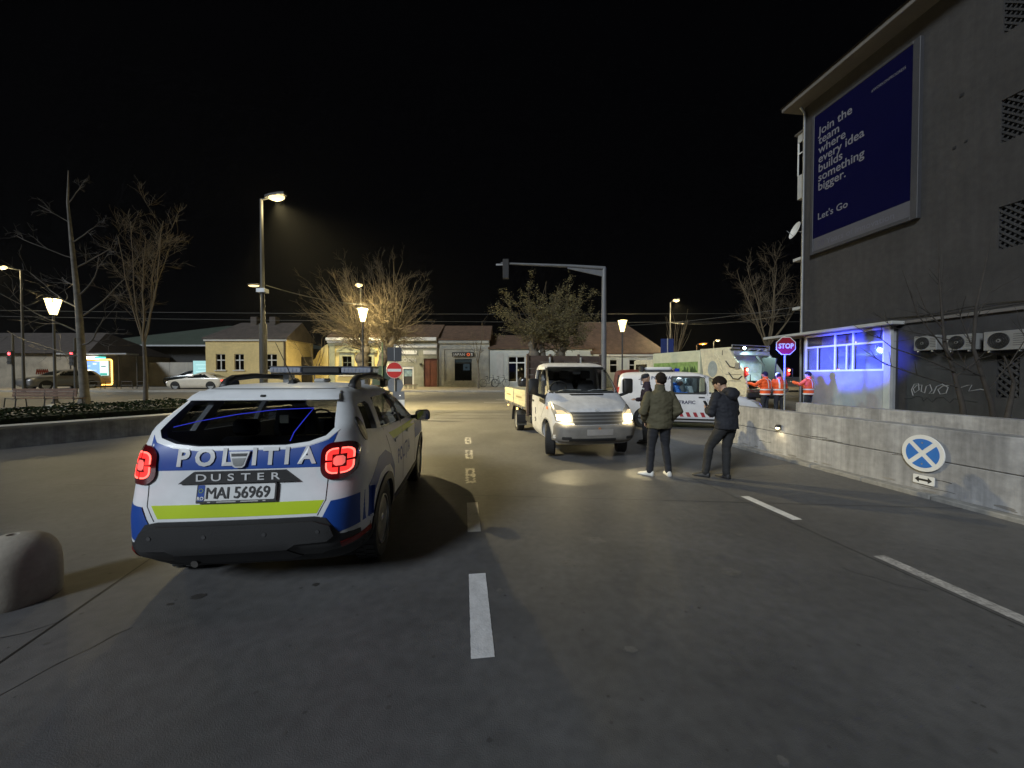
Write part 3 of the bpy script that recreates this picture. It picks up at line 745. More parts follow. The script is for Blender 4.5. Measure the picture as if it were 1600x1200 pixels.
# ornate yellow house
Y = 33.6
ops = [(-14.82, -14.0, 1.9, 3.45), (-13.05, -12.25, 1.9, 3.45)]
t, ox, oz = house('house', 'bright yellow ornate house with triangular pediments over its windows', -16.0, -11.05, Y, 6, .6, 4.95, ops, M_yellow2)
roof_gable(t, -16 - ox, -11.05 - ox, 0, 6, 5.2 - oz, 6.6 - oz, M_roof, .1)
b = B(); b.box(-16.1 - ox, -11.08 - ox, -.16, 0, 4.62 - oz, 4.80 - oz); b.box(-16.15 - ox, -11.08 - ox, -.30, 0, 4.803 - oz, 5.05 - oz); b.build('cornice', M_white, t, bevel=.02)
b = B(); b.box(-16.05 - ox, -11.08 - ox, -.09, -.002, 4.38 - oz, 4.60 - oz); b.build('frieze', M_olive, t, bevel=.01)
for x in (-15.95, -11.65): B().box(x - ox, x + .5 - ox, -.07, -.001, .7 - oz, 4.38 - oz).build('pilaster', M_olive, t, bevel=.01)
for a, c, d, e in ops:
    window(t, a - ox, c - ox, d - oz, e - oz, 0, mat('dark_frame', (.05, .06, .045), .6), 2, (.65,), .07)
    f = B(); f.box(a - ox - .24, a - ox - .002, -.06, -.001, d - oz - .1, e - oz + .28); f.box(c - ox + .002, c - ox + .24, -.06, -.001, d - oz - .1, e - oz + .28); f.box(a - ox - .002, c - ox + .002, -.058, -.001, e - oz, e - oz + .28)
    f.build('surround', M_olive, t)
    mx = (a + c) / 2 - ox
    f = B(); f.prism([(mx - .8, e - oz + .45), (mx + .8, e - oz + .45), (mx, e - oz + .9)], -.07, -.002); f.build('pediment', M_olive, t)
    f = B(); f.box(mx - .85, mx + .85, -.14, -.001, e - oz + .33, e - oz + .445)
    f.bar((mx - .86, -.075, e - oz + .45), (mx, -.075, e - oz + .94), .09, .14); f.bar((mx + .86, -.077, e - oz + .45), (mx, -.077, e - oz + .94), .09, .14); f.build('pediment_moulding', M_olive, t)
    B().box(a - ox - .3, c - ox + .3, -.12, -.001, d - oz - .2, d - oz - .1).build('sill', M_offw, t)
t = thing('garden_wall', 'bright yellow gate wall with a sloping shoulder beside the ornate house', 'wall', (-16.7, 33.55, GH))
B().prism([(-.72, -.1), (.66, -.1), (.66, 3.75), (.35, 3.6), (-.25, 3.0), (-.45, 2.5), (-.72, 2.3)], 0, .3).build('wall_body', M_yellow2, t)
# grey-olive shop with the red brown gate
ops = [(-9.6, -8.6, .95, 2.55), (-7.72, -6.56, .70, 3.25)]
t, ox, oz = house('shop', 'olive grey shop with white cornice bands and a red brown gate', -11.0, -6.5, Y, 6, .6, 4.95, ops, M_greyr)
roof_gable(t, -11 - ox, -6.5 - ox, 0, 6, 5.2 - oz, 6.6 - oz, M_roof, .1)
for z0, z1, d in ((4.78, 5.08, .3), (4.2, 4.45, .1)): B().box(-10.95 - ox, -6.55 - ox, -d, -.001, z0 - oz, z1 - oz).build('cornice', M_white, t, bevel=.02)
for a, c in ((-10.2, -8.3), (-7.75, -6.6)): B().box(a - ox, c - ox, -.05, -.001, 3.62 - oz, 3.95 - oz).build('white_band', M_white, t)
text_obj('lettering', 'SALOON', .46, lambda u, v: (u - 9.35 - ox, -.03, v + 2.98 - oz), M_offw, t, .012, 1.1)
g = B(); g.box(-7.70 - ox, -7.15 - ox, .1, .16, .72 - oz, 3.22 - oz).box(-7.13 - ox, -6.58 - ox, .1, .16, .72 - oz, 3.22 - oz); g = g.build('gate', M_gate, t, bevel=.01)
for x in (-7.64, -7.07):
    for z0, z1 in ((.85, 1.55), (1.65, 2.35), (2.45, 3.1)): B().box(x - ox, x + .42 - ox, .085, .1, z0 - oz, z1 - oz).build('gate_panel', M_gate, g, bevel=.012)
f = B(); f.box(-9.6 - ox, -9.5 - ox, .03, .1, .95 - oz, 2.55 - oz); f.box(-8.72 - ox, -8.6 - ox, .03, .1, .95 - oz, 2.55 - oz); f.box(-9.5 - ox, -8.72 - ox, .03, .1, 2.35 - oz, 2.55 - oz)
f.build('door_frame', M_white, t)
B().box(-9.45 - ox, -8.77 - ox, .10, .12, 1.7 - oz, 2.3 - oz).build('door_poster', mat('poster_pale_blue', (.22, .32, .36), .6, var=.5, scale=5), t)
B().box(-9.48 - ox, -8.74 - ox, .12, .15, .9 - oz, 2.34 - oz).build('door', mat('dark_door', (.03, .028, .026), .6), t)
B().box(-8.05 - ox, -7.9 - ox, -.18, -.001, 2.65 - oz, 2.85 - oz).build('wall_box', M_black, t)
# grey shop with sign and display window
ops = [(-5.02, -3.52, 1.30, 3.20)]
t, ox, oz = house('shop', 'grey shop with a dark sign over its single display window', -6.45, -1.98, Y, 6, .6, 4.80, ops, M_greyr2)
roof_gable(t, -6.45 - ox, -1.98 - ox, 0, 6, 4.95 - oz, 6.5 - oz, M_roof, .1)
B().box(-6.4 - ox, -2.0 - ox, -.14, -.001, 4.55 - oz, 4.80 - oz).build('cornice', M_greyr2, t, bevel=.02); B().box(-6.4 - ox, -2.0 - ox, -.05, -.001, 4.05 - oz, 4.12 - oz).build('cornice', M_greyr2, t, bevel=.01)
B().box(-6.4 - ox, -5.9 - ox, -.06, -.001, .7 - oz, 4.05 - oz).build('pilaster', M_greyr2, t); B().box(-2.5 - ox, -2.02 - ox, -.06, -.001, .7 - oz, 4.05 - oz).build('pilaster', M_greyr2, t)
rng = random.Random(8); q = B()
for r_ in range(2):
    for k in range(5): q.box(-6.0 + k * .85 + .1 * r_ - ox, -5.2 + k * .85 + .1 * r_ - ox - .02, -.05 - .01 * rng.random(), -.002, .7 + r_ * .32 - oz, 1.0 + r_ * .32 - oz)
stuff(q.build('plinth_stone', M_greyr2, t, bevel=.01))
B().box(-5.22 - ox, -3.32 - ox, -.12, -.001, 3.42 - oz, 3.80 - oz).build('sign_board', mat('sign_black', (.03, .03, .03), .6), t)
text_obj('lettering', 'JAPAN', .34, lambda u, v: (u - 5.10 - ox, -.125, v + 3.48 - oz), M_white, t, .002, 1.12, 'LEFT', .95)
text_obj('lettering', 'O', .34, lambda u, v: (u - 3.80 - ox, -.125, v + 3.48 - oz), emat('sign_orange', (.9, .16, .05), .5, base=(.6, .1, .03)), t, .02)
text_obj('lettering', 'S', .34, lambda u, v: (u - 3.50 - ox, -.125, v + 3.48 - oz), M_white, t, .008)
window(t, -5.02 - ox, -3.52 - ox, 1.30 - oz, 3.20 - oz, 0, M_black, 1, (.82,), .06)
B().box(-4.97 - ox, -3.57 - ox, .095, .10, 2.92 - oz, 3.15 - oz).build('window_banner', emat('banner_lit', (.75, .9, .9), .45, base=(.5, .6, .6)), t)
B().box(-4.28 - ox, -3.70 - ox, .095, .10, 2.22 - oz, 2.80 - oz).build('window_poster', emat('poster_lit', (.65, .85, .95), .6, base=(.5, .6, .65)), t)
B().box(-4.08 - ox, -3.92 - ox, .088, .094, 2.40 - oz, 2.50 - oz).build('poster_mark', M_black, t)
for x in (-4.7, -4.0):
    B().lathe([(.02, 1.34), (.16, 1.36), (.05, 1.5), (.13, 1.75), (.10, 1.95), (.13, 2.08), (.03, 2.15), (.001, 2.2)], 10, Matrix.Translation((x - ox, .45, -oz))).build('dress_form', M_offw, t, smooth=60)
B().tube([(-6.47 - ox, -.10, .7 - oz), (-6.47 - ox, -.10, 4.9 - oz)], .06, 6).build('downpipe', M_roofd, t)
# white shop
ops = [(-.32, 1.15, 1.20, 3.42), (3.2, 4.6, 1.3, 3.3)]
t, ox, oz = house('shop', 'long low whitewashed shop behind the dropside truck', -1.95, 7.0, Y, 6, .6, 4.10, ops, M_paler)
roof_gable(t, -1.95 - ox, 7 - ox, 0, 6, 4.2 - oz, 5.6 - oz, M_roof, .15)
B().box(-1.35 - ox, -.75 - ox, -.03, -.001, 1.7 - oz, 3.7 - oz).build('wall_panel', M_offw, t)
for (a, c, d, e), nx in zip(ops, (2, 2)):
    f = window(t, a - ox, c - ox, d - oz, e - oz, 0, M_white, nx, (.76,), .10)
B().box(-.27 - ox, .33 - ox, .10, .11, 2.1 - oz, 2.75 - oz).build('window_poster', emat('poster_navy', (.06, .08, .3), .35, base=(.04, .05, .2)), t)
B().box(-.27 - ox, .28 - ox, .092, .098, 1.95 - oz, 2.06 - oz).build('window_notice', M_white, t)
for x, z in ((.75, 1.5), (.55, 2.25), (.85, 2.35)): B().ell((x - ox, .5, z - oz), (.07, .05, .09), 8, 6).build('lamp_bulb', emat('bulb_warm', (1, .75, .4), 6), t)
# pale house with the big roof
ops = [(8.55, 9.20, 2.0, 3.15), (10.25, 10.9, 2.0, 3.15), (11.95, 12.6, 2.0, 3.15)]
t, ox, oz = house('house', 'pale house with a large brown hipped roof and three narrow windows', 7.05, 13.4, Y, 7, .6, 3.72, ops, M_paler)
roof_gable(t, 7.05 - ox, 13.4 - ox, 0, 7, 3.75 - oz, 6.9 - oz, M_roof, .2, -.5, 2.9)
B().box(7.1 - ox, 13.45 - ox, -.16, -.001, 3.42 - oz, 3.62 - oz).build('cornice', M_offw, t, bevel=.02)
for a, c, d, e in ops:
    window(t, a - ox, c - ox, d - oz, e - oz, 0, M_offw, 1, (.6,), .08)
    f = B(); f.box(a - ox - .16, a - ox - .002, -.05, -.001, d - oz - .1, e - oz + .15); f.box(c - ox + .002, c - ox + .16, -.05, -.001, d - oz - .1, e - oz + .15); f.box(a - ox - .16, c - ox + .16, -.06, -.001, e - oz + .155, e - oz + .3)
    f.build('surround', M_offw, t)
# long dark hall on the left
t = thing('hall', 'long dark hall with a shallow green sheet roof', 'building', (-34.5, 42, GH))
B().box(-12, 10.2, 0, 12, -.1, 4.2).build('wall', mat('hall_wall', (.03, .03, .03), .9), t)
b = B(); b.add([(-12.6, -1.2, 4.25), (10.6, -1.2, 4.25), (10.6, 13, 4.25), (-12.6, 13, 4.25), (-1, 6, 7.2), (1, 6, 7.2)], [(0, 1, 5, 4), (1, 2, 5), (2, 3, 4, 5), (3, 0, 4)]); b.build('roof', M_roofg, t)
B().box(-12.6, 10.6, -1.3, -1.2, 4.1, 4.26).build('gutter', M_steel, t)
t = thing('boundary_wall', 'pale low wall in front of the dark hall behind the parked cars', 'wall', (-34, 39.5, GH))
for k in range(5): B().box(-6.9 + k * 1.9, -5.01 + k * 1.9, 0, .25, -.1, 2.35).build('wall_bay', mat('pale_wall', (.36, .34, .30), .9, var=.15, scale=1), t, bevel=.01)
t = thing('low_building', 'long low building with scrawled wall at the far left edge', 'building', (-45, 34, GH))
B().box(-16, 7.6, 0, 8, -.1, 2.95).build('wall', mat('stained_wall', (.26, .23, .18), .9, var=.35, scale=.8), t)
b = B(); b.add([(-16.3, -.4, 2.95), (7.9, -.4, 2.95), (7.9, 8.4, 2.95), (-16.3, 8.4, 2.95), (-14, 4, 5.2), (5, 4, 5.2)], [(0, 1, 5, 4), (1, 2, 5), (2, 3, 4, 5), (3, 0, 4)]); b.build('roof', M_roofd, t)
b = B()
for k in range(6): b.tube([(2.9 + .18 * k, -.01, 1.1), (3.0 + .18 * k, -.01, 1.55), (3.12 + .18 * k, -.01, 1.15)], .05, 4)
b.build('scrawl', mat('spray_red', (.20, .03, .02), .8), t)

# ================================================================== lamps
WARM = (1.0, 0.81, 0.40)
M_led = emat('led_lens', (1.0, 0.76, 0.34), 2.4)
def street_lamp(label, x, y, h, dx, dy, energy, col=WARM, r0=.10, r1=.06, group='tall street lamps', base=0.0, lens=None, head=(.75, .32), tilt=.3, cone=130):
    z = gz(y); t = thing('street_lamp', label, 'street lamp', (x, y, z), 0, group)
    H = h - z
    B().cyl((0, 0, 0), (0, 0, .25), r0 * 1.7, r0 * 1.5, 12).build('base', M_pole, t, smooth=40)
    if base: B().cyl((0, 0, .25), (0, 0, base), r0 * 1.35, r0 * 1.3, 14).build('lower_pole', M_pole, t, smooth=40)
    B().tube([(0, 0, .25), (0, 0, H * .5), (0, 0, H)], [r0, (r0 + r1) / 2, r1], 12).build('pole', M_pole, t, smooth=40)
    d = Vector((dx, dy, 0)); L_ = d.length; d.normalize()
    ang = math.atan2(d.y, d.x); q = Matrix.Translation((0, 0, H)) @ Matrix.Rotation(ang, 4, 'Z') @ Matrix.Rotation(R(-4), 4, 'Y')
    arm = B(); arm.tube([q @ Vector((-.05, 0, -.02)), q @ Vector((L_, 0, 0))], .035, 8); arm.build('arm', M_pole, t, smooth=40)
    hb = B(); hl, hw = head
    hb.rings([[q @ Vector((L_ + u, v * hw / 2 * s_, .05 + w_)) for v, w_ in ((-1, 0), (-.8, .07), (.8, .07), (1, 0), (1, -.05), (-1, -.05))] for u, s_ in ((-.1, .5), (.1, .9), (hl * .7, 1), (hl, .6))])
    hd = hb.build('head', M_pole, t, bevel=.01)
    lb = B(); lb.ell(q @ Vector((L_ + hl * .48, 0, -.02)), (hl * .42, hw * .46, .14), 14, 8)
    lb.build('lens', lens or M_led, hd, smooth=60)
    light('lamp_light', 'SPOT', t, q @ Vector((L_ + hl * .48, 0, -.19)), energy * 4, col, .12, aim=(d.x * tilt, d.y * tilt, -1), cone=cone, blend=1.0)
    light('lamp_halo', 'POINT', t, q @ Vector((L_ + hl * .48, 0, -.29)), min(energy * .35, 260), col, .10)
    return t
def lantern_glass():
    if 'lantern_glass' in _mats: return _mats['lantern_glass']
    m = bpy.data.materials.new('lantern_glass'); m.use_nodes = True; nt = m.node_tree; N = nt.nodes
    for n in list(N):
        if n.type != 'OUTPUT_MATERIAL': N.remove(n)
    out = [n for n in N if n.type == 'OUTPUT_MATERIAL'][0]
    tr = N.new('ShaderNodeBsdfTransparent'); em = N.new('ShaderNodeEmission'); em.inputs[0].default_value = (1.0, .80, .32, 1); em.inputs[1].default_value = 1.8
    ad = N.new('ShaderNodeAddShader'); nt.links.new(tr.outputs[0], ad.inputs[0]); nt.links.new(em.outputs[0], ad.inputs[1]); nt.links.new(ad.outputs[0], out.inputs[0])
    m.cycles.emission_sampling = 'NONE'; _mats['lantern_glass'] = m
    return m
def lantern(label, x, y, ztop, energy, sc=1.0, group='lantern lamps with tapered glass'):
    z = gz(y); H = ztop - z; t = thing('lantern_lamp', label, 'street lamp', (x, y, z), 0, group)
    hb = .85 * sc; rt = .31 * sc; rb = .13 * sc
    B().lathe([(.16, 0), (.16, .04), (.10, .1), (.085, .8), (.06, .9), (.05, H - hb - .06), (.075, H - hb - .04), (.09, H - hb)], 14).build('pole', M_pole, t, smooth=40)
    B().lathe([(rb, H - hb + .003), (rt, H - .06)], 16).build('lantern_pane', lantern_glass(), t, smooth=60)
    B().lathe([(.001, H), (rt * .5, H - .005), (rt * 1.12, H - .045), (rt * 1.1, H - .06), (.001, H - .055)], 16).build('cap', M_pole, t, smooth=40)
    f = B()
    for k in range(4):
        a = PI / 4 + PI / 2 * k; f.bar((rb * 1.04 * math.cos(a), rb * 1.04 * math.sin(a), H - hb), (rt * 1.04 * math.cos(a), rt * 1.04 * math.sin(a), H - .06), .015, .015)
    f.build('frame', M_pole, t)
    B().cyl((0, 0, H - hb + .03), (0, 0, H - .25), .05 * sc, .075 * sc, 10).build('bulb', emat('bulb_white', (1, .90, .62), 14), t)
    light('lamp_light', 'POINT', t, (0, 0, H - .4 * sc), energy * 2.6, WARM, .10)
    return t
tall = street_lamp('tallest street lamp post behind the police car, with a second lower head', -9.7, 15.0, 8.55, .3, -.05, 6500, tilt=.6, cone=94, r0=.105, r1=.055, base=3.6)
z0 = 5.2 - gz(15)
q = B(); q.tube([(0, 0, z0 + .03), (-.12, -.02, z0 + .06)], .03, 6); q.build('second_arm', M_pole, tall)
hb = B().ell((-.30, -.05, z0 + .05), (.26, .12, .05), 12, 6).build('second_head', M_pole, tall, smooth=60)
B().ell((-.30, -.05, z0 + .01), (.21, .10, .045), 12, 6).build('second_lens', M_led, hb, smooth=60)
light('lamp_light', 'SPOT', tall, (-.30, -.05, z0 - .06), 260, WARM, .1, aim=(-.4, -.2, -1), cone=160, blend=.5)
B().box(-.16, .16, -.14, .14, z0 - .25, z0 - .1).build('clamp', M_steel, tall)
street_lamp('street lamp at the far left edge, beyond the bench', -35.6, 28.0, 9.4, -.35, -.3, 700, r0=.09)
street_lamp('street lamp rising behind the glowing lantern in the pollarded trees', -12.7, 32.4, 9.1, .1, -.5, 2600, r0=.08)
street_lamp('street lamp over the small pollarded tree behind the police van', 15.6, 38.0, 9.0, .15, -.4, 2200, r0=.09)
M_sod = emat('sodium_lens', (1.0, .30, .03), 2.6)
street_lamp('orange glowing sodium lamp above the refuse truck', 28.8, 60.0, 6.6, .2, -.6, 1500, (1, .5, .12), r0=.1, lens=M_sod, group='lamps far down the street', head=(1.3, 1.2))
street_lamp('small warm lamp low down the street beside the orange one', 31.6, 68.0, 5.6, .2, -.6, 600, r0=.1, group='lamps far down the street', head=(1.1, .8))
street_lamp('small white lamp peeping over the refuse truck', 27.5, 52.5, 6.5, .1, -.4, 500, r0=.08, group='lamps far down the street', head=(.7, .4))
lantern('glowing lantern lamp standing behind the bench on the left', -23.8, 20.0, 5.75, 480)
lantern('glowing lantern lamp between the two pollarded trees', -9.3, 24.0, 5.95, 2000, 1.0)
lantern('glowing lantern lamp in front of the pale house with the big roof', 8.32, 29.0, 5.95, 800, 1.05)
# low lamp on the ramp wall
t = thing('wall_lamp', 'small hooded lamp glowing on the low concrete ramp wall', 'lamp', (5.60, 8.0, .64), AN)
B().lathe([(.001, .055), (.03, .05), (.05, .02), (.055, -.01), (.05, -.012), (.001, .0)], 14, Matrix.Translation((0, -.055, 0))).build('hood', M_black, t, smooth=50)
B().ell((0, -.058, -.018), (.036, .036, .022), 10, 6).build('bulb', emat('wall_bulb', (1, .8, .45), 18), t)
B().box(-.03, .03, -.02, .0, -.05, .05).build('back_plate', M_black, t)
light('lamp_light', 'SPOT', t, (0, -.075, -.06), 2.6, (1, .78, .42), .02, aim=(0, .22, -1), cone=120, blend=.7)

# traffic mast
M_mast = mat('mast_paint', (.15, .155, .165), .55, .2, var=.12, scale=4)
t = thing('traffic_mast', 'grey traffic signal mast with a long arm behind the dropside truck', 'traffic light', (4.77, 20.0, gz(20)))
H = 7.3 - gz(20)
B().tube([(0, 0, 0), (0, 0, H * .5), (0, 0, H)], [.17, .14, .115], 12).build('pole', M_mast, t, smooth=40)
B().tube([(.05, 0, H - .02), (-1.7, 0, H + .1), (-5.35, 0, H + .25)], [.11, .085, .05], 10).build('arm', M_mast, t, smooth=40)
B().prism([(0, H - .45), (0, H - .1), (-1.9, H + .03), (-1.9, H - .03)], -.03, .03).build('gusset', M_mast, t)
hd = B().box(-5.25, -4.93, -.12, .12, H - .55, H + .45).build('signal_head', M_black, t, bevel=.02)
for k in range(3): B().cyl((-5.09, .12, H + .26 - .32 * k), (-5.09, .28, H + .24 - .32 * k), .12, .12, 12).build('signal_hood', M_black, hd)
B().box(-5.6, -5.2, -.02, .02, H + .14, H + .22).build('bracket', M_steel, t)
def traffic_light(label, x, y, z, h):
    t = thing('traffic_light', label, 'traffic light', (x, y, gz(y)), 0, 'red traffic lights')
    B().cyl((0, 0, 0), (0, 0, h), .09, .07, 10).build('pole', M_pole, t, smooth=40)
    zb = z - gz(y); hd = B().box(-.17, .17, -.22, -.08, zb - .78, zb + .22).build('signal_head', M_black, t, bevel=.02)
    for k in range(3):
        B().lathe([(.001, .0), (.10, .01), (.105, 0)], 14, Matrix.Translation((0, -.225, zb - .32 * k)) @ Matrix.Rotation(R(90), 4, 'X')).build('signal_lens', emat('red_signal', (1, .05, .06), 9) if k == 0 else M_black, hd, smooth=60)
        B().tube([(.12 * math.cos(a), 0, .12 * math.sin(a)) for a in [R(-20 + 22 * i) for i in range(11)]], .012, 4, m=Matrix.Translation((0, -.27, zb - .32 * k))).build('signal_hood', M_black, hd)
    return t
traffic_light('red traffic light beside the pale tall tree trunk', -29.55, 26.0, 3.2, 3.8)
traffic_light('red traffic light on the thick post at the far left', -36.6, 28.2, 3.35, 4.2)

# ================================================================== signs
def disc(bld, r, y0, y1, n=28, cz=0, cx=0):
    bld.prism(circ(cx, cz, r, n), y0, y1)
M_red = mat('sign_red', (.55, .025, .02), .45, var=.06); M_sw = mat('sign_white', (.75, .75, .73), .45, var=.05); M_blue = mat('sign_blue', (.02, .10, .42), .45, var=.06)
M_sback = mat('sign_back_grey', (.16, .17, .19), .5, .3, var=.12)
t = thing('no_entry_sign', 'red no entry sign on a post with sign backs above and below it', 'traffic sign', (-4.27, 14.0, gz(14)))
gz14 = gz(14)
B().cyl((0, 0, 0), (0, 0, 2.75), .03, .03, 8).build('post', M_steel, t, smooth=40)
def P14(z): return z - gz14
d = B(); disc(d, .30, -.052, -.036, 30, P14(1.92)); d = d.build('sign_plate', M_red, t)
B().box(-.25, .25, -.056, -.053, P14(1.92) - .05, P14(1.92) + .05).build('bar', M_sw, d)
d = B(); d.tube([(.29 * math.cos(2 * PI * k / 30), -.054, P14(1.92) + .29 * math.sin(2 * PI * k / 30)) for k in range(31)], .008, 4); d.build('rim', M_sw, t)
b = B().box(-.26, .26, -.045, -.036, P14(2.24), P14(2.75)).build('square_plate', mat('sign_back_dark', (.035, .04, .05), .5), t); B().box(-.012, .012, -.052, -.046, P14(2.28), P14(2.72)).build('back_rail', M_steel, b)
b = B(); disc(b, .29, .034, .044, 28, P14(1.38)); b.build('round_back_plate', mat('round_back', (.17, .19, .22), .5, .2), t)
b = B().box(-.06, .36, -.044, -.034, P14(.85), P14(1.15)).build('lower_plate', M_sback, t)
B().box(-.02, .36, -.043, -.035, P14(.48), P14(.845)).build('low_white_plate', M_sw, t)
b = B(); disc(b, .022, -.055, -.045, 10, P14(1.0), .2); b.build('reflector', emat('reflector_glint', (1, .95, .8), 1.2, base=(.8, .8, .8)), t)
t = thing('road_sign', 'green backed road sign on a thin post beside the no entry sign', 'traffic sign', (-5.15, 15.3, gz(15.3)))
B().cyl((0, 0, 0), (0, 0, 2.9), .028, .028, 8).build('post', mat('green_post', (.06, .10, .06), .6), t)
B().box(-.42, .40, .03, .045, 1.2, 1.95).build('plate', mat('green_back', (.025, .05, .035), .6), t)
# blue pedestrian sign and warning triangle behind the van
t = thing('road_sign', 'tall dark blue road sign above a warning triangle behind the police van', 'traffic sign', (8.9, 22.0, gz(22)))
zz = gz(22)
B().cyl((0, 0, 0), (0, 0, 3.5), .035, .035, 8).build('post', M_steel, t, smooth=40)
B().box(-.38, -.002, .03, .045, 2.55 - zz, 3.85 - zz).box(.002, .36, .03, .045, 2.55 - zz, 3.85 - zz).build('plate', mat('blue_plate', (.02, .035, .13), .45), t)
tb = B(); tb.prism([(-.42, 1.85 - zz), (.42, 1.85 - zz), (0, 2.55 - zz)], -.05, -.037); tb = tb.build('triangle_plate', M_red, t)
tb2 = B(); tb2.prism([(-.27, 1.94 - zz), (.27, 1.94 - zz), (0, 2.38 - zz)], -.054, -.051); tb2.build('triangle_field', M_sw, tb)
# stop sign
t = thing('stop_sign', 'octagonal stop sign lit violet beside the blue bay', 'traffic sign', (9.55, 13.45, gz(13.45)), R(-8))
zs_ = 2.76 - gz(13.45)
B().cyl((0, 0, 0), (0, 0, zs_ + .35), .032, .032, 8).build('post', M_steel, t, smooth=40)
oc = [(.335 * math.cos(R(22.5 + 45 * k)), zs_ + .335 * math.sin(R(22.5 + 45 * k))) for k in range(8)]
d = B().prism(oc, -.05, -.035).build('sign_plate', M_sw, t)
d2 = B().prism([(u * .93, zs_ + (v - zs_) * .93) for u, v in oc], -.054, -.051).build('sign_face', mat('stop_red', (.30, .012, .03), .5, var=.08), d)
text_obj('lettering', 'STOP', .235, lambda u, v: (u, -.0565, v + zs_ - .082), M_sw, d, .008, 1.0, 'CENTER', .86)
# no stopping sign on the wall
t = thing('no_stopping_sign', 'round blue no stopping sign with a white cross on the concrete wall', 'traffic sign', (5.885, 5.47, .60), AN)
d = B(); disc(d, .262, -.022, -.006, 40); d = d.build('sign_plate', M_sw, t, bevel=.003)
M_nb = mat('no_stop_blue', (.03, .17, .55), .45, var=.06)
for k in range(4):
    a0 = R(90 * k + 90); r_ = .205; hw = .030; pts = []
    ap = hw * math.sqrt(2); pts.append((ap * math.cos(a0), ap * math.sin(a0)))
    dl = math.asin(hw / r_)
    for i in range(13):
        a = a0 - PI / 4 + dl + (PI / 2 - 2 * dl) * i / 12; pts.append((r_ * math.cos(a), r_ * math.sin(a)))
    B().prism(pts, -.0255, -.0222).build('blue_field', M_nb, d)
for z in (.15, -.15): B().cyl((0, -.0275, z), (0, -.0222, z), .012, .012, 8).build('rivet', M_steel, d)
t = thing('arrow_plate', 'small white plate with a double headed black arrow on the wall', 'traffic sign', (5.895, 5.46, .22), AN)
pb_ = B().prism(rrect(-.13, .13, -.062, .062, .012), -.018, -.006).build('plate', M_sw, t)
B().prism([(-.105, 0), (-.055, -.042), (-.055, -.014), (.055, -.014), (.055, -.042), (.105, 0), (.055, .042), (.055, .014), (-.055, .014), (-.055, .042)], -.021, -.0185).build('arrow', M_black, pb_)

# ================================================================== overhead wires
def wire(label, p0, p1, sag, r=.012):
    p0 = Vector(p0); p1 = Vector(p1); b = B()
    b.tube([p0.lerp(p1, k / 14) - p0 - Vector((0, 0, sag * 4 * (k / 14) * (1 - k / 14))) for k in range(15)], r, 5)
    o = b.build('overhead_wire', mat('wire_grey', (.09, .09, .085), .5), None, p0); tag(o, label, 'wire', 'overhead wires of the street')
wire('overhead wire crossing the dark sky behind the tall lamp post, upper of the pair', (-44, 30, 6.9), (31, 30, 6.7), .25)
wire('overhead wire crossing the dark sky behind the tall lamp post, lower of the pair', (-44, 31.5, 6.65), (31, 31.5, 6.2), .25)
wire('slack wire running from the tall lamp post into the pollarded trees', (-9.6, 15.05, 5.25), (-8.7, 25, 6.4), .25, .02)
wire('wire slanting from the far street to the corner of the apartment block', (7, 30, 5.6), (13.5, 18.4, 5.0), .2)
wire('wire running from the far lamp over the refuse truck to the apartment block', (15.6, 38, 7.0), (13.5, 18.6, 4.7), .3)
# ================================================================== trees
def rdir(rng, d, ang):
    x, y, z = frame_z(d); a = rng.uniform(0, 2 * PI)
    return (z * math.cos(ang) + (x * math.cos(a) + y * math.sin(a)) * math.sin(ang)).normalized()
def limb(b, rng, p, d, L, r0, r1, seg=5, wob=.16, up=.06, n=6):
    pts = [Vector(p)]; rad = [r0]; d = Vector(d).normalized(); ds = [d]
    for i in range(seg):
        d = (d + Vector((rng.uniform(-wob, wob), rng.uniform(-wob, wob), rng.uniform(-wob, wob) + up))).normalized()
        pts.append(pts[-1] + d * L / seg); rad.append(r0 + (r1 - r0) * (i + 1) / seg); ds.append(d)
    b.tube(pts, rad, n, False); return pts, ds, rad
def twigs(b, rng, pts, ds, rad, depth, L, tips, k=4, spread=(.5, .95), up=.05, n=4, shrink=.62, lo=.25):
    for _ in range(k):
        i = rng.randint(max(1, int(len(pts) * lo)), len(pts) - 1)
        dd = rdir(rng, ds[i], rng.uniform(*spread)); LL = L * rng.uniform(.6, 1.15); r0 = rad[i] * .62
        q, e, rr = limb(b, rng, pts[i], dd, LL, max(r0, .006), max(r0 * .35, .004), 4, .2, up, n)
        if depth > 0: twigs(b, rng, q, e, rr, depth - 1, L * shrink, tips, k, spread, up, 3, shrink, lo)
        else: tips.append((q[-1], e[-1])); tips.append((q[2], e[2]))
def tree_thing(label, x, y, group='bare trees'):
    return thing('tree', label, 'tree', (x, y, gz(y)), 0, group)
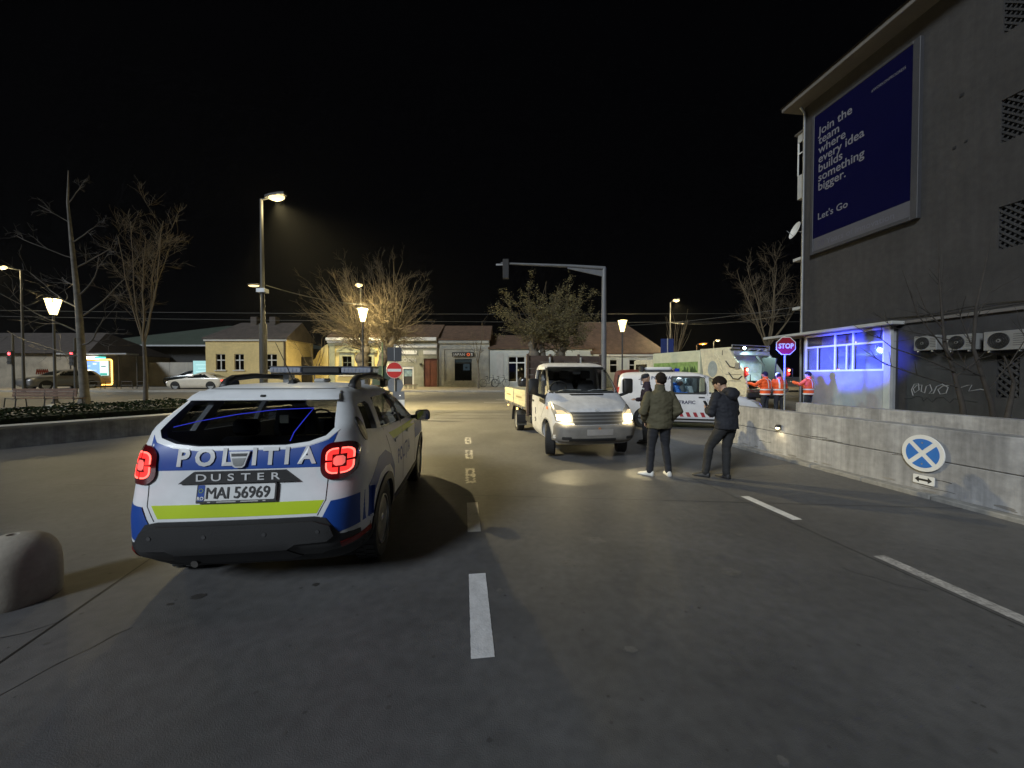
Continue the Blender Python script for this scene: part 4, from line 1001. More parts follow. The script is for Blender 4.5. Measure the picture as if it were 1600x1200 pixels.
# tall pale bare tree on the left
M_dimbark = mat('dim_bark', (.075, .068, .06), .9, var=.3, scale=5)
M_trunkp = mat('speckled_bark', (.115, .108, .095), .9, var=.4, scale=4, bump=.6, bscale=14)
rng = random.Random(21)
t = tree_thing('tallest bare tree on the left with a pale straight trunk', -21.85, 19.6)
b = B(); trunk = [(0, 0, 0), (.02, 0, .5), (-.08, 0, 2.5), (-.2, 0, 5), (-.45, 0, 8), (-.62, 0, 10.2), (-.55, 0, 11.8)]
b.tube(trunk, [.26, .185, .16, .13, .09, .05, .02], 12, True); b.build('trunk', M_trunkp, t, smooth=80)
b = B(); tips = []
for z, sx, L_, an in ((2.4, -1, 3.4, .15), (3.0, 1, 3.6, .2), (3.6, -1, 3.2, .4), (4.4, 1, 3.0, .6), (4.9, -1, 3.6, .25), (5.5, 1, 2.4, .5), (6.0, -1, 2.8, .3), (6.9, 1, 1.9, .5), (7.4, -1, 2.2, .3), (8.2, 1, 1.6, .5), (9.2, -1, 1.5, .6), (10.2, 1, 1.2, .7)):
    k = min(range(len(trunk)), key=lambda i: abs(trunk[i][2] - z)); px = trunk[k][0] * .9 - .02 * (z - trunk[k][2])
    q, e, rr = limb(b, rng, (px, 0, z), (sx, rng.uniform(-.5, .5), an), L_, .055 - .003 * z, .014, 7, .17, .07, 6)
    twigs(b, rng, q, e, rr, 2, L_ * .42, tips, 3, (.5, 1.0), .04, 4)
b.build('crown', M_dimbark, t, fix=False, smooth=80)
# second slimmer tree with upright limbs
def upright_tree(label, x, y, h, seed, fork, spread, nl, m1, m2, sc=1.0, kk=4, depth=2):
    rng = random.Random(seed); t = tree_thing(label, x, y); H = h - gz(y)
    b = B(); b.tube([(0, 0, 0), (.02, 0, fork * .5), (-.03, 0, fork)], [.14 * sc, .11 * sc, .09 * sc], 10, True); b.build('trunk', m1, t, smooth=80)
    b = B(); tips = []
    for i in range(nl):
        a = 2 * PI * i / nl + rng.uniform(-.3, .3); z = fork * rng.uniform(.88, 1.0)
        q, e, rr = limb(b, rng, (-.03, 0, z), (math.cos(a) * spread, math.sin(a) * spread, 1), (H - fork) * rng.uniform(.75, 1.05), .05 * sc, .012, 8, .12, .10, 6)
        twigs(b, rng, q, e, rr, depth, (H - fork) * .22, tips, kk, (.45, .95), .08, 4)
    b.build('crown', m2, t, fix=False, smooth=80)
    return t, tips
upright_tree('bare tree with many upright limbs right of the tall pale tree', -19.1, 20.0, 9.9, 5, 3.2, .20, 7, M_dimbark, M_twig, .8, 5)
upright_tree('dim bare tree hugging the corner of the apartment block', 17.3, 26.0, 9.6, 9, 3.4, .55, 9, M_bark, M_twig, 1.1, 5)
upright_tree('thin young street tree in front of the grey shop with the dark sign', -2.65, 30.3, 6.2, 12, 2.2, .35, 4, M_bark, M_twig, .55, 3, 1)
upright_tree('thin young street tree before the bright yellow ornate house', -14.9, 29.0, 5.0, 14, 1.4, .6, 5, M_bark, M_twig, .5, 3, 1)
# pollarded street trees: knobby boles, dense fans of shoots
def pollard(label, x, y, boles, crown_c, crown_r, shoots, L_, seed, leaf=0, tw=M_twig, ks=3, sub=2):
    rng = random.Random(seed); t = tree_thing(label, x, y, 'pollarded street trees'); o = Vector(t.location)
    b = B(); heads = []
    for pts, rad in boles:
        P_ = [Vector(p) for p in pts]
        b.tube(P_, rad, 10, True)
        for i, (p, r_) in enumerate(zip(P_, rad)):
            if i > 1: b.ell(p, (r_ * 1.3, r_ * 1.25, r_ * 1.2), 8, 6)
        heads += [(P_[-1], rad[-1]), (P_[-2], rad[-2]), (P_[-1], rad[-1])]
    b.build('trunk', M_bark, t, smooth=80)
    b = B(); tips = []
    cc = Vector(crown_c)
    for i in range(shoots):
        p, r_ = rng.choice(heads)
        # aim at a random point of the crown ellipsoid
        while True:
            u = Vector((rng.uniform(-1, 1), rng.uniform(-1, 1), rng.uniform(-1, 1)))
            if .35 < u.length < 1: break
        q = cc + Vector((u.x * crown_r[0], u.y * crown_r[1], u.z * crown_r[2]))
        d = q - p; L2 = d.length
        d = (d.normalized() + Vector((0, 0, .12))).normalized()
        pts, ds, rr = limb(b, rng, p + d * r_ * .5, d, L2, .035, .009, 7, .10, .0, 5)
        twigs(b, rng, pts, ds, rr, sub - 1, L_, tips, ks, (.35, .8), .04, 3, .6, .35)
    b.build('crown', tw, t, fix=False, smooth=80)
    if leaf:
        lb = B()
        for i in range(leaf):
            p, d = rng.choice(tips); c = p - d * rng.uniform(0, .35) + Vector((rng.gauss(0, .10), rng.gauss(0, .10), rng.gauss(0, .10) - .03))
            s_ = rng.uniform(.035, .075); n_ = Vector((rng.uniform(-1, 1), rng.uniform(-1, 1), rng.uniform(-1, 1))).normalized(); xx, yy, _ = frame_z(n_)
            lb.add([c - xx * s_, c - yy * s_ * .5, c + xx * s_, c + yy * s_ * .5], [(0, 1, 2, 3)])
        stuff(lb.build('leaves', M_leaf, t, fix=False))
    return t
Yp = 27.0
pollard('bare pollarded tree with a knobby upright bole left of its twin', -10.4, Yp, [([(0, 0, 0), (.05, 0, 1.2), (-.15, 0, 2.4), (.1, 0, 3.0), (-.05, .1, 4.1)], [.42, .36, .38, .30, .24])],
        (-1.0, 0, 5.5), (3.1, 2.3, 3.5), 125, .8, 31, ks=5)
pollard('bare pollarded tree with a thick leaning bole right of its twin', -9.7, Yp, [([(0, 0, 0), (.35, 0, 1.4), (.75, 0, 2.6), (.95, 0, 3.2)], [.34, .3, .3, .34]), ([(.9, 0, 3.0), (.75, .1, 3.8), (.55, .1, 4.6)], [.26, .22, .18]), ([(.95, 0, 3.0), (1.4, -.1, 3.7), (1.6, 0, 4.5)], [.28, .24, .18])],
        (1.3, 0, 5.8), (3.1, 2.4, 3.6), 150, .8, 32, ks=5)
pollard('broad street tree still holding dry olive leaves behind the dropside truck', 1.9, Yp, [([(0, 0, 0), (-.1, 0, 1.3), (-.35, 0, 2.6), (-.45, .1, 3.4)], [.36, .32, .36, .26]), ([(.25, 0, .1), (.9, 0, 1.6), (1.5, 0, 2.7), (1.9, 0, 3.5)], [.28, .26, .28, .2]), ([(.3, .1, 2.6), (.2, .2, 3.6), (.0, .2, 4.4)], [.2, .18, .14])],
        (.35, 0, 5.3), (3.7, 2.6, 2.7), 100, .95, 33, 18000, M_twig)
pollard('small hard pruned tree with stubby knuckled branches behind the police van', 13.4, 31.5, [([(0, 0, 0), (.0, 0, 1.4), (.05, 0, 2.6)], [.2, .17, .17])], (0, 0, 5.2), (1.5, 1.2, 1.5), 26, .3, 34, 0, M_twig, 1, 1)
# bare shrub tree in front of the apartment block
t = tree_thing('bare multi stemmed sapling growing before the apartment block wall', 11.9, 9.6, 'bare trees')
M_sap = mat('sapling_bark', (.038, .032, .027), .9, var=.3, scale=5)
stems = [([(-.55, 0, .3), (-.62, 0, .95), (-.82, .05, 1.86), (-1.0, .1, 2.5), (-1.15, .1, 4.0), (-1.2, .1, 5.1)], [.07, .055, .04, .032, .02, .008]),
         ([(.35, .1, .2), (.1, 0, 1.0), (-.08, 0, 1.5), (-.45, -.05, 2.4), (-.4, -.05, 3.4), (-.2, -.05, 4.4), (-.08, -.05, 5.2)], [.07, .055, .045, .038, .03, .02, .008]),
         ([(.55, .1, .2), (.72, .1, 1.1), (.78, .1, 1.55), (.45, .05, 2.2)], [.06, .05, .035, .015])]
b = B(); c = B(); rng = random.Random(4)
for p, r_ in stems: b.tube(p, r_, 8, True)
b.tube([(-.7, 0, -.1), (-.5, .05, .3)], [.14, .11], 8); b.tube([(.4, .1, -.1), (.4, .1, .3)], [.13, .1], 8)
b.build('trunk', M_sap, t, smooth=80)
side = [([(-.82, 0, 1.8), (-1.6, .05, 2.15), (-2.3, .1, 2.4), (-2.75, .1, 2.75)], .022), ([(-.7, 0, 1.4), (-1.6, .1, 1.7), (-2.5, .1, 2.0), (-3.1, .1, 2.4)], .02), ([(-.9, 0, 2.1), (-1.4, -.1, 2.6), (-1.9, -.1, 3.2), (-2.3, -.1, 4.3)], .022),
        ([(-1.05, .1, 2.9), (-1.5, .1, 3.4), (-1.75, .1, 4.0)], .018), ([(-.9, .1, 2.3), (-1.0, .2, 3.3), (-.95, .2, 4.75)], .02), ([(-.2, 0, 1.7), (-.45, -.1, 1.75), (-.9, -.1, 2.0), (-1.5, -.1, 2.3)], .02),
        ([(-.45, 0, 2.5), (-.7, 0, 3.1), (-.85, 0, 3.6)], .016), ([(-.4, 0, 3.0), (-.15, 0, 3.5), (.05, 0, 3.9)], .014), ([(.0, 0, 1.3), (.3, -.1, 1.9), (.9, -.1, 2.4)], .016), ([(.6, .1, 1.9), (.9, 0, 2.6), (.85, 0, 3.7)], .015),
        ([(-.8, 0, 1.7), (-.5, -.1, 2.0), (-.2, -.1, 2.3)], .014), ([(-1.0, 0, 2.6), (-1.7, 0, 2.75), (-2.4, 0, 2.9), (-2.9, 0, 3.3)], .014)]
for p, r_ in side:
    P_ = [Vector(q) for q in p]; c.tube(P_, [r_ * (1 - .75 * i / (len(P_) - 1)) for i in range(len(P_))], 5, False)
    for _ in range(5):
        i = rng.randint(1, len(P_) - 1); d = rdir(rng, (P_[i] - P_[i - 1]), rng.uniform(.4, .9)); limb(c, rng, P_[i].lerp(P_[i - 1], rng.random()), d, rng.uniform(.25, .7), .008, .004, 4, .15, .05, 4)
c.build('crown', M_sap, t, fix=False, smooth=80)

# ================================================================== street furniture
def bench(label, x, y, L_, seats=True, rz=0.0, back=True):
    t = thing('bench', label, 'bench', (x, y, gz(y)), rz, 'street benches')
    for k in range(3): B().box(0, L_, .02 + k * .14, .14 + k * .14, .42, .455).build('slat', M_wood, t, bevel=.006)
    if back:
        for k in range(3): B().box(0, L_, -.02 + k * .012, .012 + k * .012, .52 + k * .13, .635 + k * .13).build('slat', M_wood, t, bevel=.006)
    for x_ in (.15, L_ / 2, L_ - .15):
        B().tube([(x_, .40, 0), (x_, .36, .41), (x_, .0, .40), (x_, -.04, 0)], .025, 6).build('leg', M_black, t)
        if back: B().tube([(x_, -.03, .40), (x_, .03, .90)], .02, 6).build('back_post', M_black, t)
    B().tube([(.0, .02, .42), (-.35, .0, .45), (-.42, 0, .02)], .022, 6).build('armrest', M_black, t)
    return t
bench('long wooden park bench behind the hedge on the left', -23.3, 17.9, 3.0)
bench('short dark bench on the pavement in front of the red brown gate', -8.5, 30.0, 1.05, back=False)
# concrete bollard
t = thing('bollard', 'domed concrete bollard with a hole in its top at the left edge', 'bollard', (-3.80, 2.90, 0))
b = B(); prof = [(.255, 0), (.262, .03), (.262, .15), (.260, .27), (.250, .34), (.230, .40), (.195, .45), (.145, .487), (.08, .507), (.036, .512), (.031, .50), (.028, .40), (.001, .40)]
b.lathe(prof, 40); b.build('body', mat('bollard_concrete', (.33, .30, .25), .9, var=.14, scale=4, bump=.12, bscale=45, fine=.06, fscale=28), t, smooth=50)
t.scale = (.95, .95, .97)
B().cyl((0, 0, .402), (0, 0, .41), .027, .027, 14).build('socket', M_dark, t)
# bus shelter with lit panels
t = thing('bus_shelter', 'lit bus shelter kiosk with an orange glowing edge and blue panels', 'bus shelter', (-36.4, 32.5, gz(32.5)))
M_or = emat('orange_edge', (1, .55, .10), 5.0)
B().box(0, 2.45, .15, .3, .35, 2.45).build('back_wall', mat('shelter_wall', (.28, .19, .08), .6), t)
fr = B(); P_ = rrect(-.02, 2.47, .33, 2.47, .15)
fr.tube([(u, .08, v) for u, v in P_] + [(P_[0][0], .08, P_[0][1])], .05, 6, False); fr.build('light_edge', M_or, t)
p_ = B().box(.12, 1.38, .05, .14, 1.0, 2.32).build('map_panel', emat('map_lit', (.22, .42, .95), 1.5), t)
for (u0, u1, v0, v1) in ((.2, .7, 1.9, 1.94), (.5, 1.2, 1.55, 1.58), (.8, 1.25, 1.2, 1.32), (.25, .6, 1.3, 1.33), (.9, 1.2, 2.05, 2.15)): B().box(u0, u1, .044, .049, v0, v1).build('map_line', emat('map_mark', (.7, .85, 1), 1.8), p_)
p_ = B().box(1.48, 2.12, .05, .14, 1.12, 2.36).build('poster_panel', emat('poster_lit2', (.62, .95, .88), 1.6), t)
B().box(1.5, 2.1, .044, .049, 1.14, 1.32).build('poster_foot', emat('poster_green', (.05, .5, .38), 1.0), p_)
B().box(1.6, 2.0, .044, .049, 1.85, 1.92).build('poster_mark', M_black, p_)
B().box(-1.6, 4.4, -.6, .5, 2.85, 2.98).build('canopy', M_steel, t, bevel=.02)
B().box(.65, 1.3, -.2, .2, 2.52, 2.72).build('light_box', emat('lightbox_white', (1, .95, .8), 5), t); B().box(1.32, 1.85, -.2, .2, 2.54, 2.70).build('light_box', emat('lightbox_green', (.1, .75, .55), 2), t)
for x in (-1.4, 2.75, 4.3): B().cyl((x, .4, 0), (x, .4, 2.85), .05, .05, 8).build('post', M_pole, t)
B().box(-.3, 2.2, -.45, -.05, .42, .47).build('seat', M_black, t)
for x in (0, .7, 1.4, 2.1): B().tube([(x, -.05, 0), (x - .06, -.25, .42)], .018, 5).build('seat_leg', M_black, t)
light('shelter_light', 'AREA', t, (1.2, -.1, 2.5), 40, (1, .8, .5), .6, aim=(0, -.3, -1))
# hoop barriers
for k in range(4):
    t = thing('hoop_barrier', ('first low hoop barrier next to the bus shelter', 'second low hoop barrier from the bus shelter', 'third low hoop barrier from the bus shelter', 'last low hoop barrier of the row, nearest the slim bare tree')[k], 'barrier', (-32.6 + k * 1.25, 30.0, gz(30)), 0, 'hoop barriers by the bus shelter')
    B().tube([(-.48, 0, 0), (-.4, 0, .7), (.4, 0, .7), (.48, 0, 0)], .025, 6).build('hoop', M_pole, t); B().tube([(-.42, 0, .4), (.42, 0, .4)], .018, 6).build('rail', M_pole, t)
# lit display panel
t = thing('display_panel', 'pale cyan lit display panel above the white sedan', 'display', (-27.1, 33.8, GH))
B().box(-1.0, 1.25, 0, .2, .9, 2.35).build('case', M_pole, t, bevel=.02)
B().box(-.93, .98, -.02, -.002, .98, 2.28).build('screen', emat('cyan_screen', (.45, .85, .86), .85), t)
for (u0, u1, v0, v1) in ((-.7, .4, 1.9, 1.96), (-.5, .7, 1.6, 1.66), (-.7, .1, 1.3, 1.36)): B().box(u0, u1, -.024, -.021, v0, v1).build('screen_line', emat('cyan_line', (.6, .95, .95), 1.0), t)
B().cyl((-.5, .1, 0), (-.5, .1, .9), .06).build('post', M_pole, t); B().cyl((.7, .1, 0), (.7, .1, .9), .06).build('post', M_pole, t)
# bicycles leaning on the shop wall
def bicycle(label, x, y, rz):
    t = thing('bicycle', label, 'bicycle', (x, y, GH), rz, 'parked bicycles')
    for xx in (-.52, .52):
        w_ = B(); w_.tube([(xx + .33 * math.cos(2 * PI * k / 20), 0, .34 + .33 * math.sin(2 * PI * k / 20)) for k in range(21)], .018, 5, False)
        w_ = w_.build('wheel', M_black, t)
        s_ = B(); [s_.bar((xx, 0, .34), (xx + .32 * math.cos(2 * PI * k / 8), 0, .34 + .32 * math.sin(2 * PI * k / 8)), .006, .006) for k in range(8)]; s_.build('spokes', M_steel, w_)
    f = B()
    for p0, p1 in (((-.52, 0, .34), (0, 0, .30)), ((0, 0, .30), (-.18, 0, .85)), ((-.52, 0, .34), (-.16, 0, .78)), ((-.16, 0, .78), (.36, 0, .82)), ((0, 0, .30), (.38, 0, .74)), ((.34, 0, .92), (.52, 0, .34))): f.cyl(p0, p1, .017, .017, 6)
    f.build('frame', M_black, t)
    B().ell((-.2, 0, .9), (.13, .06, .03), 8, 5).build('saddle', M_black, t); B().tube([(.30, -.28, .98), (.36, -.1, 1.0), (.36, .1, 1.0), (.30, .28, .98)], .014, 6).build('handlebar', M_black, t)
bicycle('dark bicycle leaning beside the grey shop, left of two', -1.95, 32.9, .15); bicycle('dark bicycle beside the white shop wall, right of two', -1.0, 32.8, -.3)
# loose stones on the soil at the lamp foot
for k, (u, v, r_) in enumerate(((.0, 0, .28), (.5, .1, .24), (-.45, .15, .2))):
    rng = random.Random(k); b = B(); b.ell((0, 0, r_ * .35), (r_, r_ * .8, r_ * .5), 10, 6)
    b.v = [tuple(c_ * rng.uniform(.88, 1.08) for c_ in p) for p in b.v]
    o = b.build('stone', M_coping, None, (-20.6 + u, 17.2 + v, gz(17.2)), smooth=80); tag(o, ('middle pale stone of three behind the hedge', 'right hand pale stone of three behind the hedge', 'left hand pale stone of three behind the hedge')[k], 'stone', 'pale stones by the hedge')
# ================================================================== vehicles
M_wp = mat('white_car_paint', (.74, .76, .78), .42, var=.05, scale=3, coat=.05, fine=.03, fscale=14)
M_wvan = mat('white_van_paint', (.60, .60, .62), .35, var=.06, scale=2, coat=.4, fine=.05, fscale=5)
M_dirtyw = mat('dusty_white_paint', (.56, .56, .57), .45, var=.12, scale=2.2, coat=.2, fine=.08, fscale=9)
M_polb = mat('police_blue', (.010, .062, .32), .42, var=.08, coat=.05)
M_poly = mat('police_yellow_green', (.50, .66, .02), .4, var=.05)
M_cglass = glass('tinted_car_glass', (.26, .27, .28), .02, .45, .02)
M_vglass = glass('clear_car_glass', (.86, .88, .88), .01, .85, .02)
M_dglass = mat('dark_car_glass', (.01, .012, .014), .08, spec=.6)
M_int = mat('car_interior', (.022, .022, .024), .8, var=.2, scale=8)
M_seam = mat('panel_gap', (.015, .015, .016), .7)
_wm = {}
def wheel_meshes(r, w_, style):
    k = (r, w_, style)
    if k in _wm: return _wm[k]
    q = Matrix.Rotation(R(90), 4, 'Y')
    ri = r * .66
    b = B(); b.lathe([(ri, -w_ * .42), (r * .80, -w_ * .50), (r * .95, -w_ * .47), (r, -w_ * .36), (r, w_ * .36), (r * .95, w_ * .47), (r * .80, w_ * .50), (ri, w_ * .42), (ri * .97, w_ * .1), (ri * .97, -w_ * .1)], 36, q, closed=True)
    n = 36
    for j in range(n):
        a = 2 * PI * j / n
        for s_ in (-1, 1):
            m = Matrix.Rotation(a + s_ * .04, 4, 'X') @ Matrix.Translation((s_ * w_ * .22, 0, r * .995))
            b.box(-w_ * .17, w_ * .17, -r * .055, r * .055, -.004, .006, m)
    ty = b.mesh('wheel', M_rubber, smooth=35)
    b = B(); b.lathe([(ri * 1.0, w_ * .40), (ri * 1.0, w_ * .46), (ri * .93, w_ * .47), (ri * .88, w_ * .36), (ri * .86, w_ * .0), (ri * .99, -.1 * w_)], 30, q)
    ns = {'alloy': 5, 'steel': 8, 'sport': 5}[style]
    if style == 'steel':
        b.lathe([(.001, w_ * .30), (ri * .35, w_ * .34), (ri * .55, w_ * .24), (ri * .9, w_ * .28), (ri * .9, w_ * .2), (.001, w_ * .2)], 24, q)
    else:
        b.lathe([(.001, w_ * .42), (ri * .16, w_ * .42), (ri * .22, w_ * .38), (ri * .22, w_ * .2), (.001, w_ * .2)], 18, q)
        for j in range(ns):
            for s_ in ((-.16, .16) if style == 'alloy' else (0,)):
                a = 2 * PI * j / ns + s_; m = Matrix.Rotation(a, 4, 'X')
                wd = ri * (.11 if style == 'alloy' else .2)
                b.rings([[m @ Vector((x, y * wd * f, z)) for x, y in ((w_ * .28, -1), (w_ * .40, -.7), (w_ * .40, .7), (w_ * .28, 1))] for z, f in ((ri * .18, 1), (ri * .55, .85), (ri * .92, 1.1))])
    rm = b.mesh('rim', M_alloy if style != 'steel' else mat('steel_wheel_grey', (.20, .20, .20), .6, .3), smooth=35)
    b = B(); b.lathe([(.001, w_ * .16), (ri * .96, w_ * .16), (ri * .96, w_ * .12), (.001, w_ * .12)], 24, q)
    bd = b.mesh('brake_disc', M_black)
    _wm[k] = (ty, rm, bd); return _wm[k]
def wheels(t, xs, ys, r, w_, style, steer=0.0):
    ty, rm, bd = wheel_meshes(r, w_, style)
    for y in ys:
        for sg in (1, -1):
            o = obj('wheel', ty, t, (sg * xs, y, r), (0, 0, (0 if sg > 0 else PI) + (steer if y == max(ys) else 0)))
            obj('rim', rm, o); obj('brake_disc', bd, o)
def arch_cutter(b, y, z, r, xin=.50, n=28):
    b.prism([(y + r * math.cos(2 * PI * i / n), z + r * math.sin(2 * PI * i / n)) for i in range(n)], xin, 1.3, 'x')
    b.prism([(y + r * math.cos(2 * PI * i / n), z + r * math.sin(2 * PI * i / n)) for i in range(n)], -1.3, -xin, 'x')
def arch_ring(y, z, r0, r1, a0=-8, a1=188, n=22):
    return [(y + r1 * math.cos(R(a0 + (a1 - a0) * i / n)), z + r1 * math.sin(R(a0 + (a1 - a0) * i / n))) for i in range(n + 1)] + \
           [(y + r0 * math.cos(R(a1 - (a1 - a0) * i / n)), z + r0 * math.sin(R(a1 - (a1 - a0) * i / n))) for i in range(n + 1)]
def zlist(zs, step=.035):
    out = []
    for a, b_ in zip(zs, zs[1:]):
        k = max(1, int((b_ - a) / step)); out += [a + (b_ - a) * i / k for i in range(k)]
    return out + [zs[-1]]
def seat(t, x, y, z, m, h=.62, w_=.5):
    s_ = B(); s_.box(x - w_ / 2, x + w_ / 2, y - .05, y + .45, z - .12, z + .08); s_ = s_.build('seat', m, t, bevel=.05, seg=2, smooth=50)
    k = B(); k.rings([[(x + u * w_ / 2 * f, y + v - (zz - z) * .22, zz) for u, v in ((-1, -.14), (1, -.14), (1, 0), (-1, 0))] for zz, f in ((z, 1), (z + h * .6, 1), (z + h, .75))]); k.build('backrest', m, s_, bevel=.04, seg=2, smooth=50)
    B().box(x - .12, x + .12, y - .27, y - .17, z + h + .04, z + h + .24).build('headrest', m, s_, bevel=.04, seg=2, smooth=50)

# ------------------------------------------------------------------ police car
def fender(y, z):
    g = math.exp(-((y - .0) / .42) ** 2) + math.exp(-((y - 2.67) / .42) ** 2)
    return .030 * g * math.exp(-((z - .72) / .26) ** 2)
sh = Shell([
    (0.24, 0.755, -0.58, 3.3, 0.25, 0.3, 0.35, 0.4, 0.03, 0.12),
    (0.34, 0.818, -0.70, 3.44, 0.24, 0.32, 0.38, 0.45, 0.03, 0.15),
    (0.46, 0.8402, -0.815, 3.5, 0.25, 0.34, 0.38, 0.45, 0.03, 0.15),
    (0.66, 0.846, -0.825, 3.51, 0.25, 0.34, 0.38, 0.45, 0.03, 0.15),
    (0.95, 0.8422, -0.78, 3.44, 0.25, 0.34, 0.36, 0.42, 0.03, 0.15),
    (1.02, 0.8364, -0.775, 3.34, 0.25, 0.34, 0.36, 0.42, 0.03, 0.15),
    (1.07, 0.8305, -0.77, 2.9, 0.25, 0.34, 0.32, 0.4, 0.03, 0.14),
    (1.12, 0.8228, -0.76, 2.42, 0.25, 0.34, 0.3, 0.38, 0.03, 0.14),
    (1.2, 0.8034, -0.735, 2.2, 0.25, 0.34, 0.28, 0.35, 0.03, 0.14),
    (1.32, 0.755, -0.64, 1.98, 0.14, 0.24, 0.25, 0.32, 0.03, 0.13),
    (1.42, 0.7047, -0.525, 1.78, 0.13, 0.22, 0.23, 0.3, 0.03, 0.12),
    (1.5, 0.6602, -0.43, 1.55, 0.13, 0.22, 0.22, 0.28, 0.03, 0.12),
    (1.55, 0.6273, -0.385, 1.34, 0.14, 0.22, 0.22, 0.26, 0.03, 0.1),
    (1.59, 0.5711, -0.33, 1.1, 0.15, 0.2, 0.22, 0.24, 0.03, 0.08),
    (1.62, 0.484, -0.18, 0.85, 0.16, 0.2, 0.2, 0.2, 0.02, 0.05),
    (1.635, 0.3291, 0.08, 0.55, 0.14, 0.14, 0.14, 0.14, 0, 0),
], .022, fender)
pc = thing('police_car', 'white and blue police car seen from behind with glowing red tail lights', 'police car', (-2.075, 3.56, 0), R(6.5))
body = will_bake(sh.builder(zlist(sh.zs)).build('body', M_wp, pc), 38)
cv = sh.builder(zlist([.58, .8, 1.02, 1.12, 1.2, 1.4, 1.56], .06), .05); cut(body, cv)
b = B(); arch_cutter(b, 0, .345, .372); arch_cutter(b, 2.67, .345, .372); cut(body, b)
RW = [(-.575, 1.245), (-.46, 1.205), (-.30, 1.185), (.30, 1.185), (.46, 1.205), (.575, 1.245), (.62, 1.30), (.565, 1.50), (-.565, 1.50), (-.62, 1.30)]
cut(body, B().prism(RW, -1.0, -.2, 'y'))
WS = [(-.62, 1.16), (.62, 1.16), (.55, 1.52), (-.55, 1.52)]
cut(body, B().prism(WS, 1.4, 2.6, 'y'))
W1 = [(-.37, 1.25), (-.06, 1.215), (.03, 1.44), (-.02, 1.47), (-.26, 1.455)]
W2 = [(.06, 1.205), (.98, 1.17), (.98, 1.505), (.20, 1.49)]
W3 = [(1.05, 1.165), (1.98, 1.14), (1.92, 1.22), (1.48, 1.49), (1.05, 1.505)]
for W in (W1, W2, W3): cut(body, B().prism(W, .45, 1.2, 'x').prism(W, -1.2, -.45, 'x'))
panel('rear_window', RW, sh.R_, -.004, M_cglass, pc, .06, 0)
rim = panel('rear_window_surround', [(-.66, 1.285), (-.60, 1.225), (-.47, 1.182), (-.30, 1.16), (.30, 1.16), (.47, 1.182), (.60, 1.225), (.66, 1.285), (.62, 1.30), (.575, 1.247), (.46, 1.207), (.30, 1.187), (-.30, 1.187), (-.46, 1.207), (-.575, 1.247), (-.62, 1.30)], sh.R_, .003, M_wp, pc, .06, .006)
panel('windscreen', WS, sh.F_, -.004, M_vglass, pc, .08, 0)
